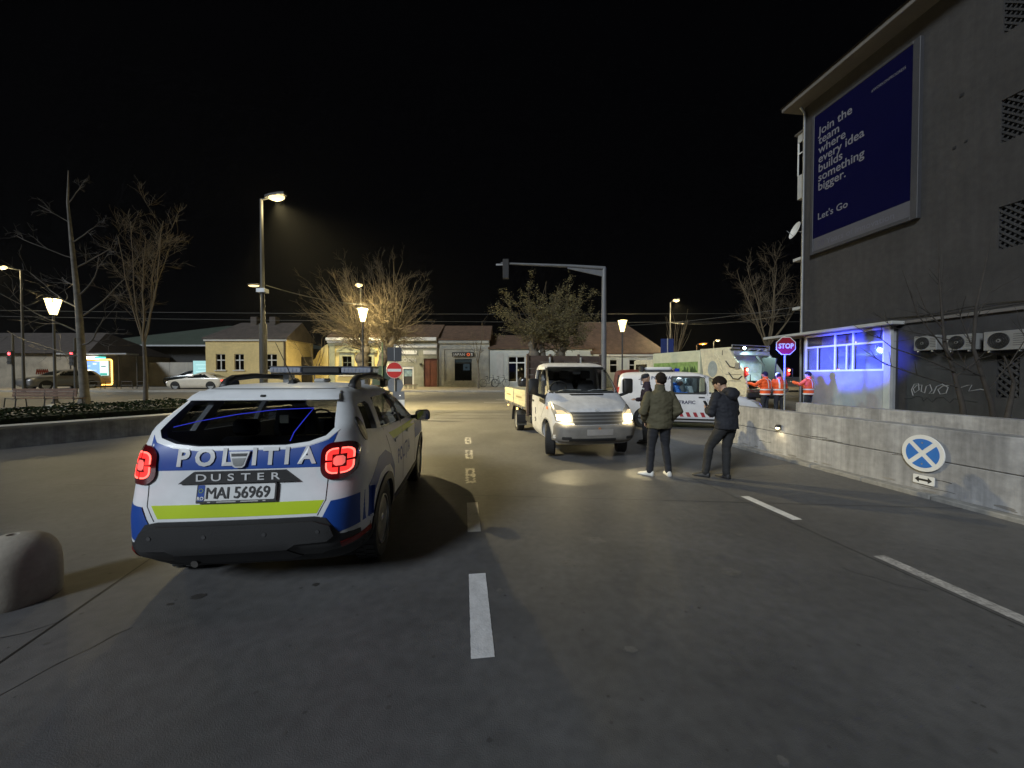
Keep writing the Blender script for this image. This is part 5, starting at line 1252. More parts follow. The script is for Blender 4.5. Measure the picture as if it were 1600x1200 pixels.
for sg in (1, -1):
    for W in (W1, W2, W3): panel('side_window', W, sh.side(sg), -.006, M_cglass, pc, .1, 0)
    # black window trim between the doors and door gaps
    panel('door_pillar', [(.985, 1.16), (1.045, 1.16), (1.045, 1.51), (.985, 1.51)], sh.side(sg), .003, M_black, pc, .1, .006)
    panel('pillar_badge', circ(-.44, 1.265, .055, 20, .10), sh.side(sg), .004, mat('badge_dark', (.03, .03, .035), .35), pc, .03, .006)
    for poly in ([(1.012, .46), (1.02, .46), (1.02, 1.16), (1.012, 1.16)], [(.36, .80), (.368, .80), (.12, 1.20), (.112, 1.20)], [(2.06, .46), (2.068, .46), (2.05, 1.13), (2.042, 1.13)]):
        panel('door_gap', poly, sh.side(sg), .0012, M_seam, pc, .1, .002)
    for y0 in (.52, 1.30): panel('door_handle', rrect(y0, y0 + .17, .985, 1.02, .012), sh.side(sg), .018, M_wp, pc, .05, .016)
    for yy in (0, 2.67): panel('arch_cladding', arch_ring(yy, .345, .368, .438), sh.side(sg), .014, M_black, pc, .06, .035)
    panel('sill_cladding', [(.44, .25), (2.23, .25), (2.23, .41), (.44, .41)], sh.side(sg), .012, M_black, pc, .15, .03)
    panel('side_stripe', [(.48, 1.03), (1.0, 1.02), (1.0, 1.10), (.30, 1.12)], sh.side(sg), .0016, M_poly, pc, .12, .002); panel('side_stripe', [(1.03, 1.02), (2.03, 1.0), (2.03, 1.08), (1.03, 1.10)], sh.side(sg), .0016, M_poly, pc, .12, .002)
    panel('blue_fender_panel', [(2.08, .78), (2.9, .80), (3.0, .96), (2.08, 1.04)], sh.side(sg), .0016, M_polb, pc, .06, .002)
    panel('blue_quarter_panel', [(-.52, .55), (-.445, .52), (-.43, .60), (-.36, .72), (-.20, .82), (.0, .845), (.20, .82), (.36, .72), (.44, .62), (.46, .74), (.30, .90), (.05, .99), (-.20, .97), (-.42, .85), (-.52, .80)], sh.side(sg), .0016, M_polb, pc, .05, .002)
    if sg > 0: text_obj('lettering', 'POLIȚIA', .22, lambda u, v: (sh.xhalf(u + 1.1, v + .72) + .003, u + 1.1, v + .72), M_polb, pc, .006, 1.1)
    else: text_obj('lettering', 'POLIȚIA', .22, lambda u, v: (-sh.xhalf(-u + 1.1, v + .72) - .003, -u + 1.1, v + .72), M_polb, pc, .006, 1.1)
    # blue corner panels of the bumper and white edging
    panel('blue_corner', [(sg * u, v) for u, v in ((.690, .535), (.872, .56), (.885, .79), (.640, .775), (.585, .66), (.62, .60))][::sg], sh.R_, .006, M_polb, pc, .03, .003)
    panel('blue_corner_edge', [(sg * u, v) for u, v in ((.665, .505), (.872, .535), (.872, .556), (.685, .528), (.615, .598), (.575, .662), (.555, .66), (.60, .585))][::sg], sh.R_, .007, M_wp, pc, .03, .003)
    panel('bumper_reflector', [(sg * u, v) for u, v in ((.70, .40), (.85, .43), (.85, .475), (.70, .455))][::sg], sh.R_, .018, mat('reflector_red', (.25, .02, .015), .25), pc, .03, .01)
    # tail lamp
    cx_, cz_ = .685, 1.062
    hz = panel('tail_light', [(sg * u, v) for u, v in rrect(cx_ - .125, cx_ + .112, cz_ - .135, cz_ + .135, .085, 8)][::sg], sh.R_, .014, mat('tail_housing', (.09, .004, .006), .12, coat=1.0, var=.02), pc, .02, .02)
    M_tq = emat('tail_red', (1.0, .035, .03), 1.35, base=(.2, .01, .01)); M_tc = emat('tail_core', (1.0, .22, .18), .55, base=(.3, .1, .1)); M_tr = emat('tail_ring', (1.0, .12, .09), 3.0, base=(.3, .05, .05))
    for a in (1, -1):
        for c_ in (1, -1):
            q = [(.007, .048), (.046, .048), (.046, .007), (.086, .007), (.086, .045), (.081, .066), (.066, .081), (.045, .089), (.007, .090)]
            pts = [(sg * (cx_ + a * u), cz_ + c_ * v) for u, v in q]
            panel('tail_quadrant', pts, sh.R_, .0165, M_tq, hz, .02, .003)
            q = [(.010, .083), (.042, .082), (.060, .075), (.074, .061), (.079, .043), (.079, .010), (.089, .010), (.089, .047), (.083, .069), (.068, .084), (.046, .093), (.010, .095)]
            panel('tail_ring', [(sg * (cx_ + a * u), cz_ + c_ * v) for u, v in q], sh.R_, .0185, M_tr, hz, .02, .003)
    panel('tail_core', [(sg * (cx_ + u), cz_ + v) for u, v in ((-.036, -.02), (-.02, -.036), (.02, -.036), (.036, -.02), (.036, .02), (.02, .036), (-.02, .036), (-.036, .02))], sh.R_, .0165, M_tc, hz, .02, .003)
    lp = Vector(sh.R_(sg * cx_, cz_, .06)); light('tail_glow', 'POINT', pc, lp, .45, (1, .06, .05), .05)
    # mirror
    mb = B(); mb.rings([[(sg * (.89 + x), 1.93 + y * f, 1.12 + z * f) for y, z in ((-.02, -.055), (.05, -.06), (.09, 0), (.06, .09), (-.02, .10), (-.05, .03))] for x, f in ((0, .7), (.04, 1), (.18, 1.0), (.21, .6))])
    mi = mb.build('mirror', M_black, pc, bevel=.012, smooth=50)
    B().tube([(sg * .83, 1.96, 1.11), (sg * .91, 1.95, 1.12)], .03, 6).build('mirror_arm', M_black, mi)
    panel('mirror_glass', [(sg * u, v) for u, v in rrect(.925, 1.085, 1.075, 1.205, .03)], lambda u, v, t_: (u, 1.873 - t_, v), 0.0, mat('mirror_silver', (.8, .8, .82), .03, 1.0, var=0), mi, .2, .004)
# tailgate livery
panel('blue_band', [(-.648, 1.268), (-.60, 1.218), (-.47, 1.176), (-.30, 1.155), (.30, 1.155), (.47, 1.176), (.60, 1.218), (.648, 1.268), (.615, 1.12), (.612, 1.022), (-.612, 1.022), (-.615, 1.12)], sh.R_, .0018, M_polb, pc, .06, .002)
panel('yellow_band', [(-.575, .782), (.592, .782), (.545, .690), (-.525, .690)], sh.R_, .0018, M_poly, pc, .06, .002)
for sg in (1, -1):
    panel('tailgate_gap', [(sg * u, v) for u, v in ((.608, .93), (.612, .93), (.605, .78), (.552, .672), (.546, .674), (.600, .782))], sh.R_, .001, M_seam, pc, .05, .002)
panel('roof_gap', [(-.57, 1.592), (.57, 1.592), (.57, 1.597), (-.57, 1.597)], sh.R_, .001, M_seam, pc, .08, .002)
M_let = mat('letter_silver', (.62, .63, .64), .35, var=.05)
for ch, u0 in (('P', -.388), ('O', -.236), ('L', -.085), ('I', .098), ('T', .208), ('I', .322), ('A', .462)):
    text_obj('lettering', ch, .168, lambda u, v, u0=u0: sh.R_(u + u0, v + 1.056, .010), M_let, pc, .006)
panel('badge_strip', [(-.40, .930), (.42, .930), (.32, 1.012), (-.30, 1.012)], sh.R_, .022, M_black, pc, .06, .022)
for ch, u0 in zip('DUSTER', (-.245, -.145, -.045, .055, .155, .255)):
    text_obj('lettering', ch, .072, lambda u, v, u0=u0: sh.R_(u * 1.5 + u0, v + .948, .026), M_let, pc, .0008)
lg = panel('emblem', [(-.070, 1.150), (.070, 1.150), (.042, 1.050), (.024, 1.036), (-.024, 1.036), (-.042, 1.050)], sh.R_, .020, mat('emblem_silver', (.66, .67, .68), .3, .2, coat=.5), pc, .05, .02)
panel('emblem_field', [(-.048, 1.105), (.048, 1.105), (.032, 1.058), (.020, 1.048), (-.020, 1.048), (-.032, 1.058)], sh.R_, .022, mat('emblem_grey', (.35, .36, .36), .3, .6), lg, .05, .003)
panel('emblem_bar', [(-.055, 1.138), (.055, 1.138), (.051, 1.117), (-.051, 1.117)], sh.R_, .022, M_black, lg, .05, .003)
# number plate
pf = panel('number_plate', rrect(-.268, .268, .795, .925, .008), sh.R_, .022, M_black, pc, .2, .02)
panel('plate_face', rrect(-.258, .258, .812, .920, .008), sh.R_, .0245, mat('plate_white', (.70, .71, .71), .35, var=.03), pf, .2, .003)
panel('plate_band', rrect(-.258, -.213, .812, .920, .006), sh.R_, .0258, M_polb, pf, .2, .002)
text_obj('lettering', 'M', .112, lambda u, v: sh.R_(u * .88 - .208, v + .828, .0295), M_black, pf, 0, 1.0, 'LEFT')
text_obj('lettering', 'AI 56969', .112, lambda u, v: sh.R_(u * .90 - .134, v + .828, .0295), M_black, pf, .0014, .97, 'LEFT')
text_obj('lettering', 'RO', .032, lambda u, v: sh.R_(u - .236, v + .820, .030), M_sw, pf, .001)
for k in range(12):
    a = 2 * PI * k / 12; B().box(-.002, .002, -.0005, .0005, -.002, .002, Matrix.Translation(sh.R_(-.236 + .013 * math.cos(a), .883 + .013 * math.sin(a), .030))).build('plate_star', M_poly, pf)
for u0, u1 in ((-.19, -.17), (-.13, .0), (.03, .15), (.18, .20)): panel('plate_print', [(u0, .799), (u1, .799), (u1, .806), (u0, .806)], sh.R_, .0236, M_offw, pf, .3, .001)
panel('spoiler', [(-.585, 1.508), (.585, 1.508), (.56, 1.578), (-.56, 1.578)], sh.R_, .045, M_wp, pc, .06, .05)
panel('washer_jet', rrect(-.02, .02, 1.534, 1.55, .006), sh.R_, .052, M_black, pc, .05, .01)
# bumper
panel('lower_apron', [(-.80, .25), (.80, .25), (.80, .50), (-.80, .50)], sh.R_, .004, M_dark, pc, .05, .01)
panel('bumper', [(-.60, .655), (-.52, .668), (.53, .668), (.61, .655), (.70, .52), (.845, .50), (.84, .40), (.62, .385), (.54, .34), (-.54, .34), (-.62, .385), (-.84, .40), (-.845, .50), (-.70, .52)], sh.R_, .012, M_black, pc, .04, .03)
panel('bumper_shelf', [(-.63, .60), (-.53, .64), (.53, .64), (.64, .60), (.665, .52), (.62, .485), (.40, .475), (.34, .435), (-.40, .425), (-.46, .465), (-.62, .47), (-.665, .50)], sh.R_, .036, mat('bumper_plastic', (.020, .020, .021), .6, bump=.25, bscale=160), pc, .04, .04)
panel('diffuser', [(-.44, .415), (.33, .425), (.40, .33), (.30, .29), (-.46, .29), (-.50, .33)], sh.R_, .020, mat('diffuser_grey', (.022, .022, .024), .6), pc, .05, .03)
for u in (-.56, -.2, .2, .56): panel('parking_sensor', circ(u, .565, .014, 12), sh.R_, .040, mat('sensor_grey', (.05, .05, .052), .35), pc, .1, .006)
B().tube([(-.36, -.45, .31), (-.36, -.66, .31), (-.365, -.70, .305)], .028, 12).build('exhaust', mat('exhaust_steel', (.08, .075, .07), .5, .5), pc, smooth=50)
B().box(-.70, .70, -.45, 3.0, .20, .30).build('underbody', M_dark, pc)
B().cyl((-.7, 0, .33), (.7, 0, .33), .05, .05, 8).build('axle', M_dark, pc)
wheels(pc, .752, (0, 2.67), .345, .215, 'alloy')
# roof rails, light bar, aerial
for sg in (1, -1):
    rb_ = B(); P_ = [(.00, 1.60), (.05, 1.645), (.16, 1.685), (.5, 1.705), (1.1, 1.695), (1.45, 1.65), (1.55, 1.595)]
    rb_.rings([[(sg * (.565 + u * .035 - .05 * max(0, (y - 1.0))), y, z + v * .028) for u, v in ((-1, -1), (1, -1), (1, .4), (.5, 1), (-.5, 1), (-1, .4))] for y, z in P_])
    rl = rb_.build('roof_rail', M_black, pc, bevel=.008, smooth=50)
    for y0, y1 in ((.02, .22), (1.3, 1.5)): B().box(sg * .565 - .034, sg * .565 + .034, y0, y1, 1.56, 1.67).build('rail_foot', M_black, rl, bevel=.02)
lb = B().box(-.55, .55, .82, 1.14, 1.715, 1.738).build('light_bar', M_black, pc, bevel=.008)
M_lens = mat('bar_lens', (.30, .33, .42), .15, coat=1.0, var=.25, scale=30)
for x0, x1 in ((-.56, -.205), (.205, .56)):
    q = B(); q.prism(rrect(x0, x1, .80, 1.16, .05), 1.74, 1.80, 'z'); q.build('bar_lens', M_lens, lb, bevel=.006)
    r_ = B(); [r_.box(x0 + .02 + k * .041, x0 + .05 + k * .041, .795, .80, 1.75, 1.79) for k in range(8)]; r_.build('bar_reflector', mat('bar_silver', (.32, .33, .37), .4), lb)
B().box(-.2, .2, .80, 1.16, 1.738, 1.80).build('bar_centre', M_black, lb, bevel=.008)
B().box(-.56, .56, .81, 1.15, 1.801, 1.815).build('bar_top', mat('bar_top', (.10, .10, .105), .35), lb, bevel=.006)
for x in (-.42, .42): B().box(x - .03, x + .03, .9, 1.06, 1.60, 1.715).build('bar_foot', M_steel, lb)
ab = B(); ab.rings([[(.02 + u * r_, .05 + v * r_ * 1.5, z) for u, v in ((-1, -1), (1, -1), (1, 1), (-1, 1))] for r_, z in ((.035, 1.615), (.03, 1.635), (.01, 1.675))])
ab = ab.build('aerial_base', M_black, pc, bevel=.006); B().cyl((.02, .05, 1.67), (-.05, -.12, 2.0), .004, .0025, 6).build('aerial', M_black, ab)
B().box(-.06, .06, .75, .95, 1.63, 1.675).build('roof_unit', M_offw, pc, bevel=.015)
# interior
for x in (-.38, .38):
    seat(pc, x, 1.25, .72, M_int); 
B().box(-.62, .62, .15, .55, .60, .78).build('rear_seat', M_int, pc, bevel=.04); B().box(-.62, .62, .0, .16, .75, 1.14).build('rear_backrest', M_int, pc, bevel=.04)
for x in (-.4, 0, .4): B().box(x - .11, x + .11, .02, .12, 1.15, 1.30).build('rear_headrest', M_int, pc, bevel=.03)
B().box(-.66, .66, 1.95, 2.3, .8, 1.10).build('dashboard', M_int, pc, bevel=.05)
B().box(-.66, .66, -.62, .0, .60, .98).build('load_cover', M_int, pc, bevel=.02)
B().tube([(-.38 + .17 * math.cos(2 * PI * k / 16), 1.8 + .05 * math.sin(2 * PI * k / 16), 1.08 + .16 * math.sin(2 * PI * k / 16)) for k in range(17)], .014, 6).build('steering_wheel', M_int, pc)
st = B(); st.tube([sh.R_(u, v, -.03) for u, v in ((-.56, 1.315), (-.40, 1.355), (-.15, 1.40), (.12, 1.432), (.40, 1.44), (.37, 1.37), (.325, 1.27), (.315, 1.21))], .0035, 6)  # reflection in the rear window, put in as glowing blue lines
st.build('window_reflection', emat('blue_reflection', (.06, .08, 1.0), 1.6), pc)
B().box(.06, .13, -.30, -.29, 1.30, 1.37).build('visor_tag', mat('tag_cream', (.5, .5, .35), .7), pc)
for sg in (1, -1): panel('headlight', [(sg * u, v) for u, v in ((.45, .78), (.80, .80), (.82, .95), (.5, .93))][::sg], sh.F_, .008, emat('lamp_cover', (1, .95, .85), .6, base=(.5, .5, .5)), pc, .05, .02)
panel('grille', [(-.42, .78), (.42, .78), (.42, .93), (-.42, .93)], sh.F_, .006, M_black, pc, .1, .02)

# ------------------------------------------------------------------ dropside truck
tk = thing('dropside_truck', 'white dropside truck facing the viewer with its headlights on', 'truck', (1.02, 11.94, .03), R(189.5))
s2 = Shell([
    (.30, .80, 2.20, 4.26, .08, .08, .34, .35, .0, .10),
    (.42, .87, 2.12, 4.40, .08, .08, .32, .38, .0, .12),
    (.66, .888, 2.10, 4.42, .08, .08, .30, .38, .0, .12),
    (.73, .888, 2.10, 4.36, .08, .08, .30, .38, .0, .12),
    (.95, .888, 2.10, 4.25, .08, .08, .30, .40, .0, .12),
    (1.03, .885, 2.10, 4.15, .08, .08, .28, .40, .0, .12),
    (1.13, .880, 2.10, 3.97, .08, .08, .26, .36, .0, .12),
    (1.23, .870, 2.10, 3.77, .08, .08, .24, .34, .0, .12),
    (1.31, .855, 2.10, 3.62, .08, .08, .22, .30, .0, .14),
    (1.55, .825, 2.12, 3.40, .08, .08, .18, .26, .0, .14),
    (1.75, .795, 2.14, 3.18, .08, .08, .16, .24, .0, .14),
    (1.88, .770, 2.16, 3.00, .08, .08, .16, .22, .0, .13),
    (1.94, .735, 2.20, 2.84, .08, .08, .16, .2, .0, .1),
    (1.98, .65, 2.28, 2.68, .08, .08, .15, .15, .0, .05),
    (1.995, .48, 2.38, 2.55, .05, .05, .05, .05, .0, .0)], .012)
cab = will_bake(s2.builder(zlist(s2.zs, .05)).build('cab', M_dirtyw, tk), 38)
cut(cab, s2.builder(zlist([.62, 1.0, 1.3, 1.6, 1.93], .07), .05))
b = B(); arch_cutter(b, 3.62, .36, .40, .5); cut(cab, b)
TW = [(-.755, 1.325), (.755, 1.325), (.775, 1.40), (.70, 1.87), (-.70, 1.87), (-.775, 1.40)]
cut(cab, B().prism(TW, 2.85, 4.2, 'y'))
TS = [(2.28, 1.22), (3.0, 1.18), (3.46, 1.10), (3.44, 1.24), (3.02, 1.83), (2.28, 1.83)]
cut(cab, B().prism(TS, .4, 1.3, 'x').prism(TS, -1.3, -.4, 'x'))
cut(cab, B().prism([(-.55, 1.35), (.55, 1.35), (.55, 1.8), (-.55, 1.8)], 1.9, 2.4, 'y'))
panel('windscreen', TW, s2.F_, -.006, M_vglass, tk, .1, 0)
panel('windscreen_seal', [(-.79, 1.30), (.79, 1.30), (.81, 1.40), (.725, 1.895), (-.725, 1.895), (-.81, 1.40), (-.772, 1.40), (-.697, 1.868), (.697, 1.868), (.772, 1.40), (.75, 1.327), (-.75, 1.327), (-.772, 1.398), (-.812, 1.398)], s2.F_, .004, M_black, tk, .08, .01)
panel('rear_cab_window', [(-.55, 1.35), (.55, 1.35), (.55, 1.8), (-.55, 1.8)], s2.R_, -.006, M_cglass, tk, .2, 0)
for sg in (1, -1):
    panel('side_window', TS, s2.side(sg), -.006, M_vglass, tk, .15, 0)
    panel('window_trim', [(3.0, 1.10), (3.46, 1.06), (3.50, 1.10), (3.46, 1.25), (3.30, 1.47), (3.24, 1.44), (3.40, 1.22), (3.40, 1.13), (3.0, 1.17)], s2.side(sg), .006, M_black, tk, .08, .012)
    panel('door_gap', [(2.17, .5), (2.18, .5), (2.18, 1.86), (2.17, 1.86)], s2.side(sg), .0012, M_seam, tk, .1, .002); panel('door_gap', [(3.16, .75), (3.17, .75), (3.50, 1.06), (3.49, 1.06)], s2.side(sg), .0012, M_seam, tk, .1, .002)
    panel('door_handle', rrect(2.26, 2.42, 1.06, 1.10, .012), s2.side(sg), .02, M_black, tk, .1, .018)
    panel('arch_edge', arch_ring(3.62, .36, .398, .425, 5, 180), s2.side(sg), .008, M_conc2, tk, .06, .02)
    panel('side_marker_glow', rrect(3.62, 3.72, .97, 1.03, .01), s2.side(sg), .008, emat('indicator_reflection_orange', (1, .30, .08), .5, base=(.5, .15, .03)), tk, .05, .008)  # indicator's reflection put into the marker's colour as an orange glow
    # lamp cluster
    hl = [(.52, .745), (.835, .77), (.865, .98), (.85, 1.12), (.74, 1.075), (.60, .985), (.53, .90)]
    h = panel('headlight', [(sg * u, v) for u, v in hl][::sg], s2.F_, .010, mat('lamp_glass', (.42, .40, .36), .15, .2, coat=1.0, var=.2, scale=12), tk, .04, .03)
    panel('lamp_beam', [(sg * u, v) for u, v in ((.565, .775), (.815, .79), (.82, .90), (.58, .90))][::sg], s2.F_, .014, emat('beam_glow', (1, .86, .48), 9), h, .04, .004)
    panel('lamp_upper', [(sg * u, v) for u, v in ((.60, .915), (.80, .915), (.81, .985), (.70, .985))][::sg], s2.F_, .014, emat('beam_upper', (1, .72, .38), 1.1 if sg > 0 else 4.0), h, .04, .004)
    lp = Vector(s2.F_(sg * .69, .85, .05))
    light('headlight_beam', 'SPOT', tk, lp, 40, (1, .82, .46), .04, aim=(sg * .05 - .03, 1, -.85), cone=26, blend=.25).scale = (2.4, 1, 1)
    light('headlight_spill', 'POINT', tk, lp + Vector((0, .05, 0)), 9, (1, .82, .46), .05)
    # mirror
    x = sg * 1.12
    mb = B().prism(rrect(x - .11, x + .11, 1.28, 1.62, .05), 3.24, 3.36, 'y').build('mirror', M_black, tk, bevel=.02, smooth=50)
    B().tube([(sg * .86, 3.32, 1.22), (sg * 1.0, 3.32, 1.26), (x, 3.31, 1.30)], .035, 6).build('mirror_arm', M_black, mb); B().box(x - .095, x + .095, 3.236, 3.24, 1.30, 1.60).build('mirror_glass', mat('mirror_silver', (.8, .8, .82), .03, 1.0), mb)
panel('hood_vent', [(-.36, 1.258), (.36, 1.258), (.40, 1.29), (-.40, 1.29)], s2.F_, .008, M_black, tk, .06, .01)
panel('grille', [(-.50, .71), (.50, .71), (.56, .95), (-.56, .95)], s2.F_, .008, mat('grille_grey', (.055, .055, .055), .6), tk, .06, .02)
for z in (.755, .82, .885): panel('grille_bar', [(-.50, z), (.50, z), (.51, z + .028), (-.51, z + .028)], s2.F_, .02, mat('grille_bar_grey', (.12, .12, .12), .6), tk, .06, .014)
M_bump = mat('bumper_grey', (.19, .178, .16), .75, var=.2, scale=4, bump=.2)
panel('bumper', [(-.87, .34), (-.50, .32), (.50, .32), (.87, .34), (.875, .66), (.84, .735), (.50, .70), (-.50, .70), (-.84, .735), (-.875, .66)], s2.F_, .014, M_bump, tk, .05, .03)
panel('plate', rrect(-.27, .27, .50, .62, .01), s2.F_, .024, mat('blank_plate', (.32, .30, .28), .6, var=.15), tk, .1, .012)
panel('lower_intake', rrect(-.34, .62, .375, .44, .02), s2.F_, .018, M_black, tk, .06, .006)
for u in (-.66, .66): panel('fog_recess', rrect(u - .09, u + .09, .41, .47, .02), s2.F_, .018, M_black, tk, .06, .006)
panel('badge', circ(0, .985, .045, 16, .026), s2.F_, .012, _mats['emblem_silver'], tk, .05, .01)
panel('tow_cap', circ(.02, .635, .028, 12), s2.F_, .022, mat('cap_orange', (.4, .18, .08), .5), tk, .05, .006)
for pts in (((2.62, .93), (2.66, .85), (2.60, .80), (2.68, .78)), ((2.55, .66), (2.62, .70), (2.66, .62), (2.58, .60), (2.70, .66))):
    b = B(); b.tube([s2.side(1)(u, v, .004) for u, v in pts], .008, 4); b.build('door_mark', M_black, tk)
# chassis and bed
ch = B()
for x in (-.4, .4): ch.box(x - .04, x + .04, -1.35, 3.4, .50, .66)
for y in (-1.3, -.5, .5, 1.4): ch.box(-.4, .4, y, y + .06, .52, .62)
ch.build('chassis', M_black, tk, bevel=.005)
bed = B().box(-1.0, 1.0, -1.55, 1.95, .80, .87).build('bed', mat('bed_steel', (.12, .11, .10), .7, .3, var=.2), tk, bevel=.006)
M_drop = mat('cream_dropside', (.50, .46, .31), .6, var=.10, scale=3, fine=.06, fscale=20)
for sg in (1, -1):
    for y0, y1 in ((-1.55, .18), (.24, 1.95)):
        for k in range(3): B().box(sg * 1.0 - .017, sg * 1.0 + .017, y0, y1, .875 + k * .143, .875 + k * .143 + .139).build('dropside_board', M_drop, tk, bevel=.006)
        mk = B()
        for k in range(9): mk.box(sg * 1.0175, sg * 1.019, y0 + .35 + k * .1, y0 + .42 + k * .1, 1.07, 1.12)
        mk.build('board_print', mat('board_print', (.20, .15, .07), .7), tk)
    B().box(sg * 1.0 - .025, sg * 1.0 + .028, .185, .235, .82, 1.32).build('bed_post', M_steel, tk, bevel=.004); B().box(sg * 1.0 - .022, sg * 1.0 + .026, -1.60, -1.555, .82, 1.32).build('bed_post', M_steel, tk, bevel=.004)
    for y in (-.95, -.2, .9, 1.5): B().box(sg * 1.0 + .0, sg * 1.0 + .03, y, y + .08, .80, .87).build('hinge', M_steel, tk)
    B().box(sg * .98 - .02, sg * .98 + .02, .55, .63, .70, .755).build('side_lamp', emat('side_lamp_amber', (1, .65, .2), 4), tk); B().box(sg * .98 - .02, sg * .98 + .02, -1.1, -1.04, .70, .74).build('side_lamp', emat('side_lamp_amber', (1, .65, .2), 4), tk)
    f = B(); f.rings([[(sg * x, .0 + .46 * math.cos(a) * r_, .34 + .46 * math.sin(a) * r_) for x in (.66, .96)] + [(sg * x, .45 * math.cos(a) * r_, .34 + .45 * math.sin(a) * r_) for x in (.96, .66)] for a, r_ in [(R(-5 + 19 * i), 1) for i in range(11)]]); f.build('mudguard', M_black, tk)
    B().box(sg * .66, sg * .96, .40, .41, .22, .66).build('mud_flap', mat('flap_grey', (.10, .10, .09), .8), tk)
for k in range(3): B().box(-.98, .98, -1.572, -1.538, .875 + k * .143, .875 + k * .143 + .139).build('tail_board', M_drop, tk, bevel=.006)
M_head = mat('headboard_brown', (.085, .058, .046), .8, .1, var=.25, scale=4, fine=.1, fscale=14)
for k in range(9): B().box(-1.0, 1.0, 1.97, 2.01, .72 + k * .165, .72 + k * .165 + .160).build('headboard_board', M_head, tk, bevel=.004)
for x in (-.97, .97, -.38, .38): B().box(x - .03, x + .03, 2.012, 2.06, .66, 2.24).build('headboard_post', M_head, tk, bevel=.004)
for x in (-.42, .40): B().cyl((x, 2.09, 1.95), (x, 2.09, 2.16), .03, .03, 8).build('roof_stop', M_steel, tk)
wheels(tk, .80, (0, 3.62), .335, .215, 'steel', R(-17))
B().cyl((-.75, 0, .335), (.75, 0, .335), .06, .06, 8).build('axle', M_dark, tk)
B().box(.45, .8, .9, 1.6, .40, .62).build('fuel_tank', M_black, tk, bevel=.03)
for x in (-.45, .1, .5): seat(tk, x, 2.55, .95, mat('grey_seat', (.06, .06, .065), .85), .62, .46)
db = B().box(-.74, .74, 3.0, 3.5, 1.0, 1.335).build('dashboard', mat('grey_dashboard', (.07, .07, .07), .8), tk, bevel=.04)
for x, y, a, c_ in ((.35, 3.25, .3, (.5, .5, .48)), (.15, 3.3, -.4, (.45, .44, .40)), (-.35, 3.28, .2, (.5, .5, .5)), (-.6, 3.2, .5, (.35, .34, .2))):
    B().box(-.14, .14, -.10, .10, 0, .012, Matrix.Translation((x, y, 1.345)) @ Matrix.Rotation(a, 4, 'Z') @ Matrix.Rotation(.15, 4, 'X')).build('paper', mat('paper_%d' % int(x * 100 + 100), c_, .8), db)
B().tube([(.45 + .19 * math.cos(2 * PI * k / 16), 3.0 + .09 * math.sin(2 * PI * k / 16), 1.40 + .16 * math.sin(2 * PI * k / 16)) for k in range(17)], .016, 6).build('steering_wheel', M_int, tk)
B().box(-.09, .09, 2.98, 3.0, 1.72, 1.78).build('rear_view_mirror', M_black, tk)

# ------------------------------------------------------------------ police van
vn = thing('police_van', 'white traffic police van with a lit cabin and red hatched stripe', 'van', (4.45, 12.96, .05), R(-106.3))
s3 = Shell([
    (.24, .74, -.76, 3.18, .10, .12, .30, .35, .0, .10),
    (.36, .82, -.84, 3.36, .10, .12, .30, .35, .0, .12),
    (.60, .836, -.86, 3.40, .10, .12, .30, .35, .0, .12),
    (.80, .836, -.86, 3.35, .10, .12, .30, .36, .0, .12),
    (.92, .832, -.86, 3.22, .10, .12, .28, .36, .0, .12),
    (1.01, .826, -.855, 2.95, .10, .12, .26, .34, .0, .12),
    (1.09, .818, -.85, 2.70, .10, .12, .24, .32, .0, .12),
    (1.35, .790, -.83, 2.40, .10, .12, .20, .28, .0, .14),
    (1.56, .755, -.80, 2.12, .10, .12, .18, .26, .0, .14),
    (1.67, .725, -.77, 1.90, .10, .12, .16, .24, .0, .12),
    (1.74, .67, -.70, 1.66, .10, .12, .16, .2, .0, .08),
    (1.78, .56, -.55, 1.40, .10, .1, .15, .15, .0, .05),
    (1.795, .40, -.3, 1.1, .08, .08, .08, .08, .0, .0)], .010)
vb_ = will_bake(s3.builder(zlist(s3.zs, .05)).build('body', M_wvan, vn), 38)
cut(vb_, s3.builder(zlist([.45, .8, 1.08, 1.4, 1.72], .07), .05))
b = B(); arch_cutter(b, 0, .32, .355, .48); arch_cutter(b, 2.6, .32, .355, .48); cut(vb_, b)
V1 = rrect(.80, 1.74, 1.13, 1.62, .04); V2 = [(1.84, 1.11), (2.42, 1.09), (2.45, 1.14), (2.12, 1.56), (2.02, 1.61), (1.84, 1.61)]; V3 = rrect(-.68, .62, 1.13, 1.62, .04)
for W in (V1, V2): cut(vb_, B().prism(W, .4, 1.3, 'x').prism(W, -1.3, -.4, 'x'))
VW = [(-.70, 1.12), (.70, 1.12), (.62, 1.66), (-.62, 1.66)]
cut(vb_, B().prism(VW, 1.75, 3.2, 'y'))
panel('windscreen', VW, s3.F_, -.006, M_vglass, vn, .1, 0)
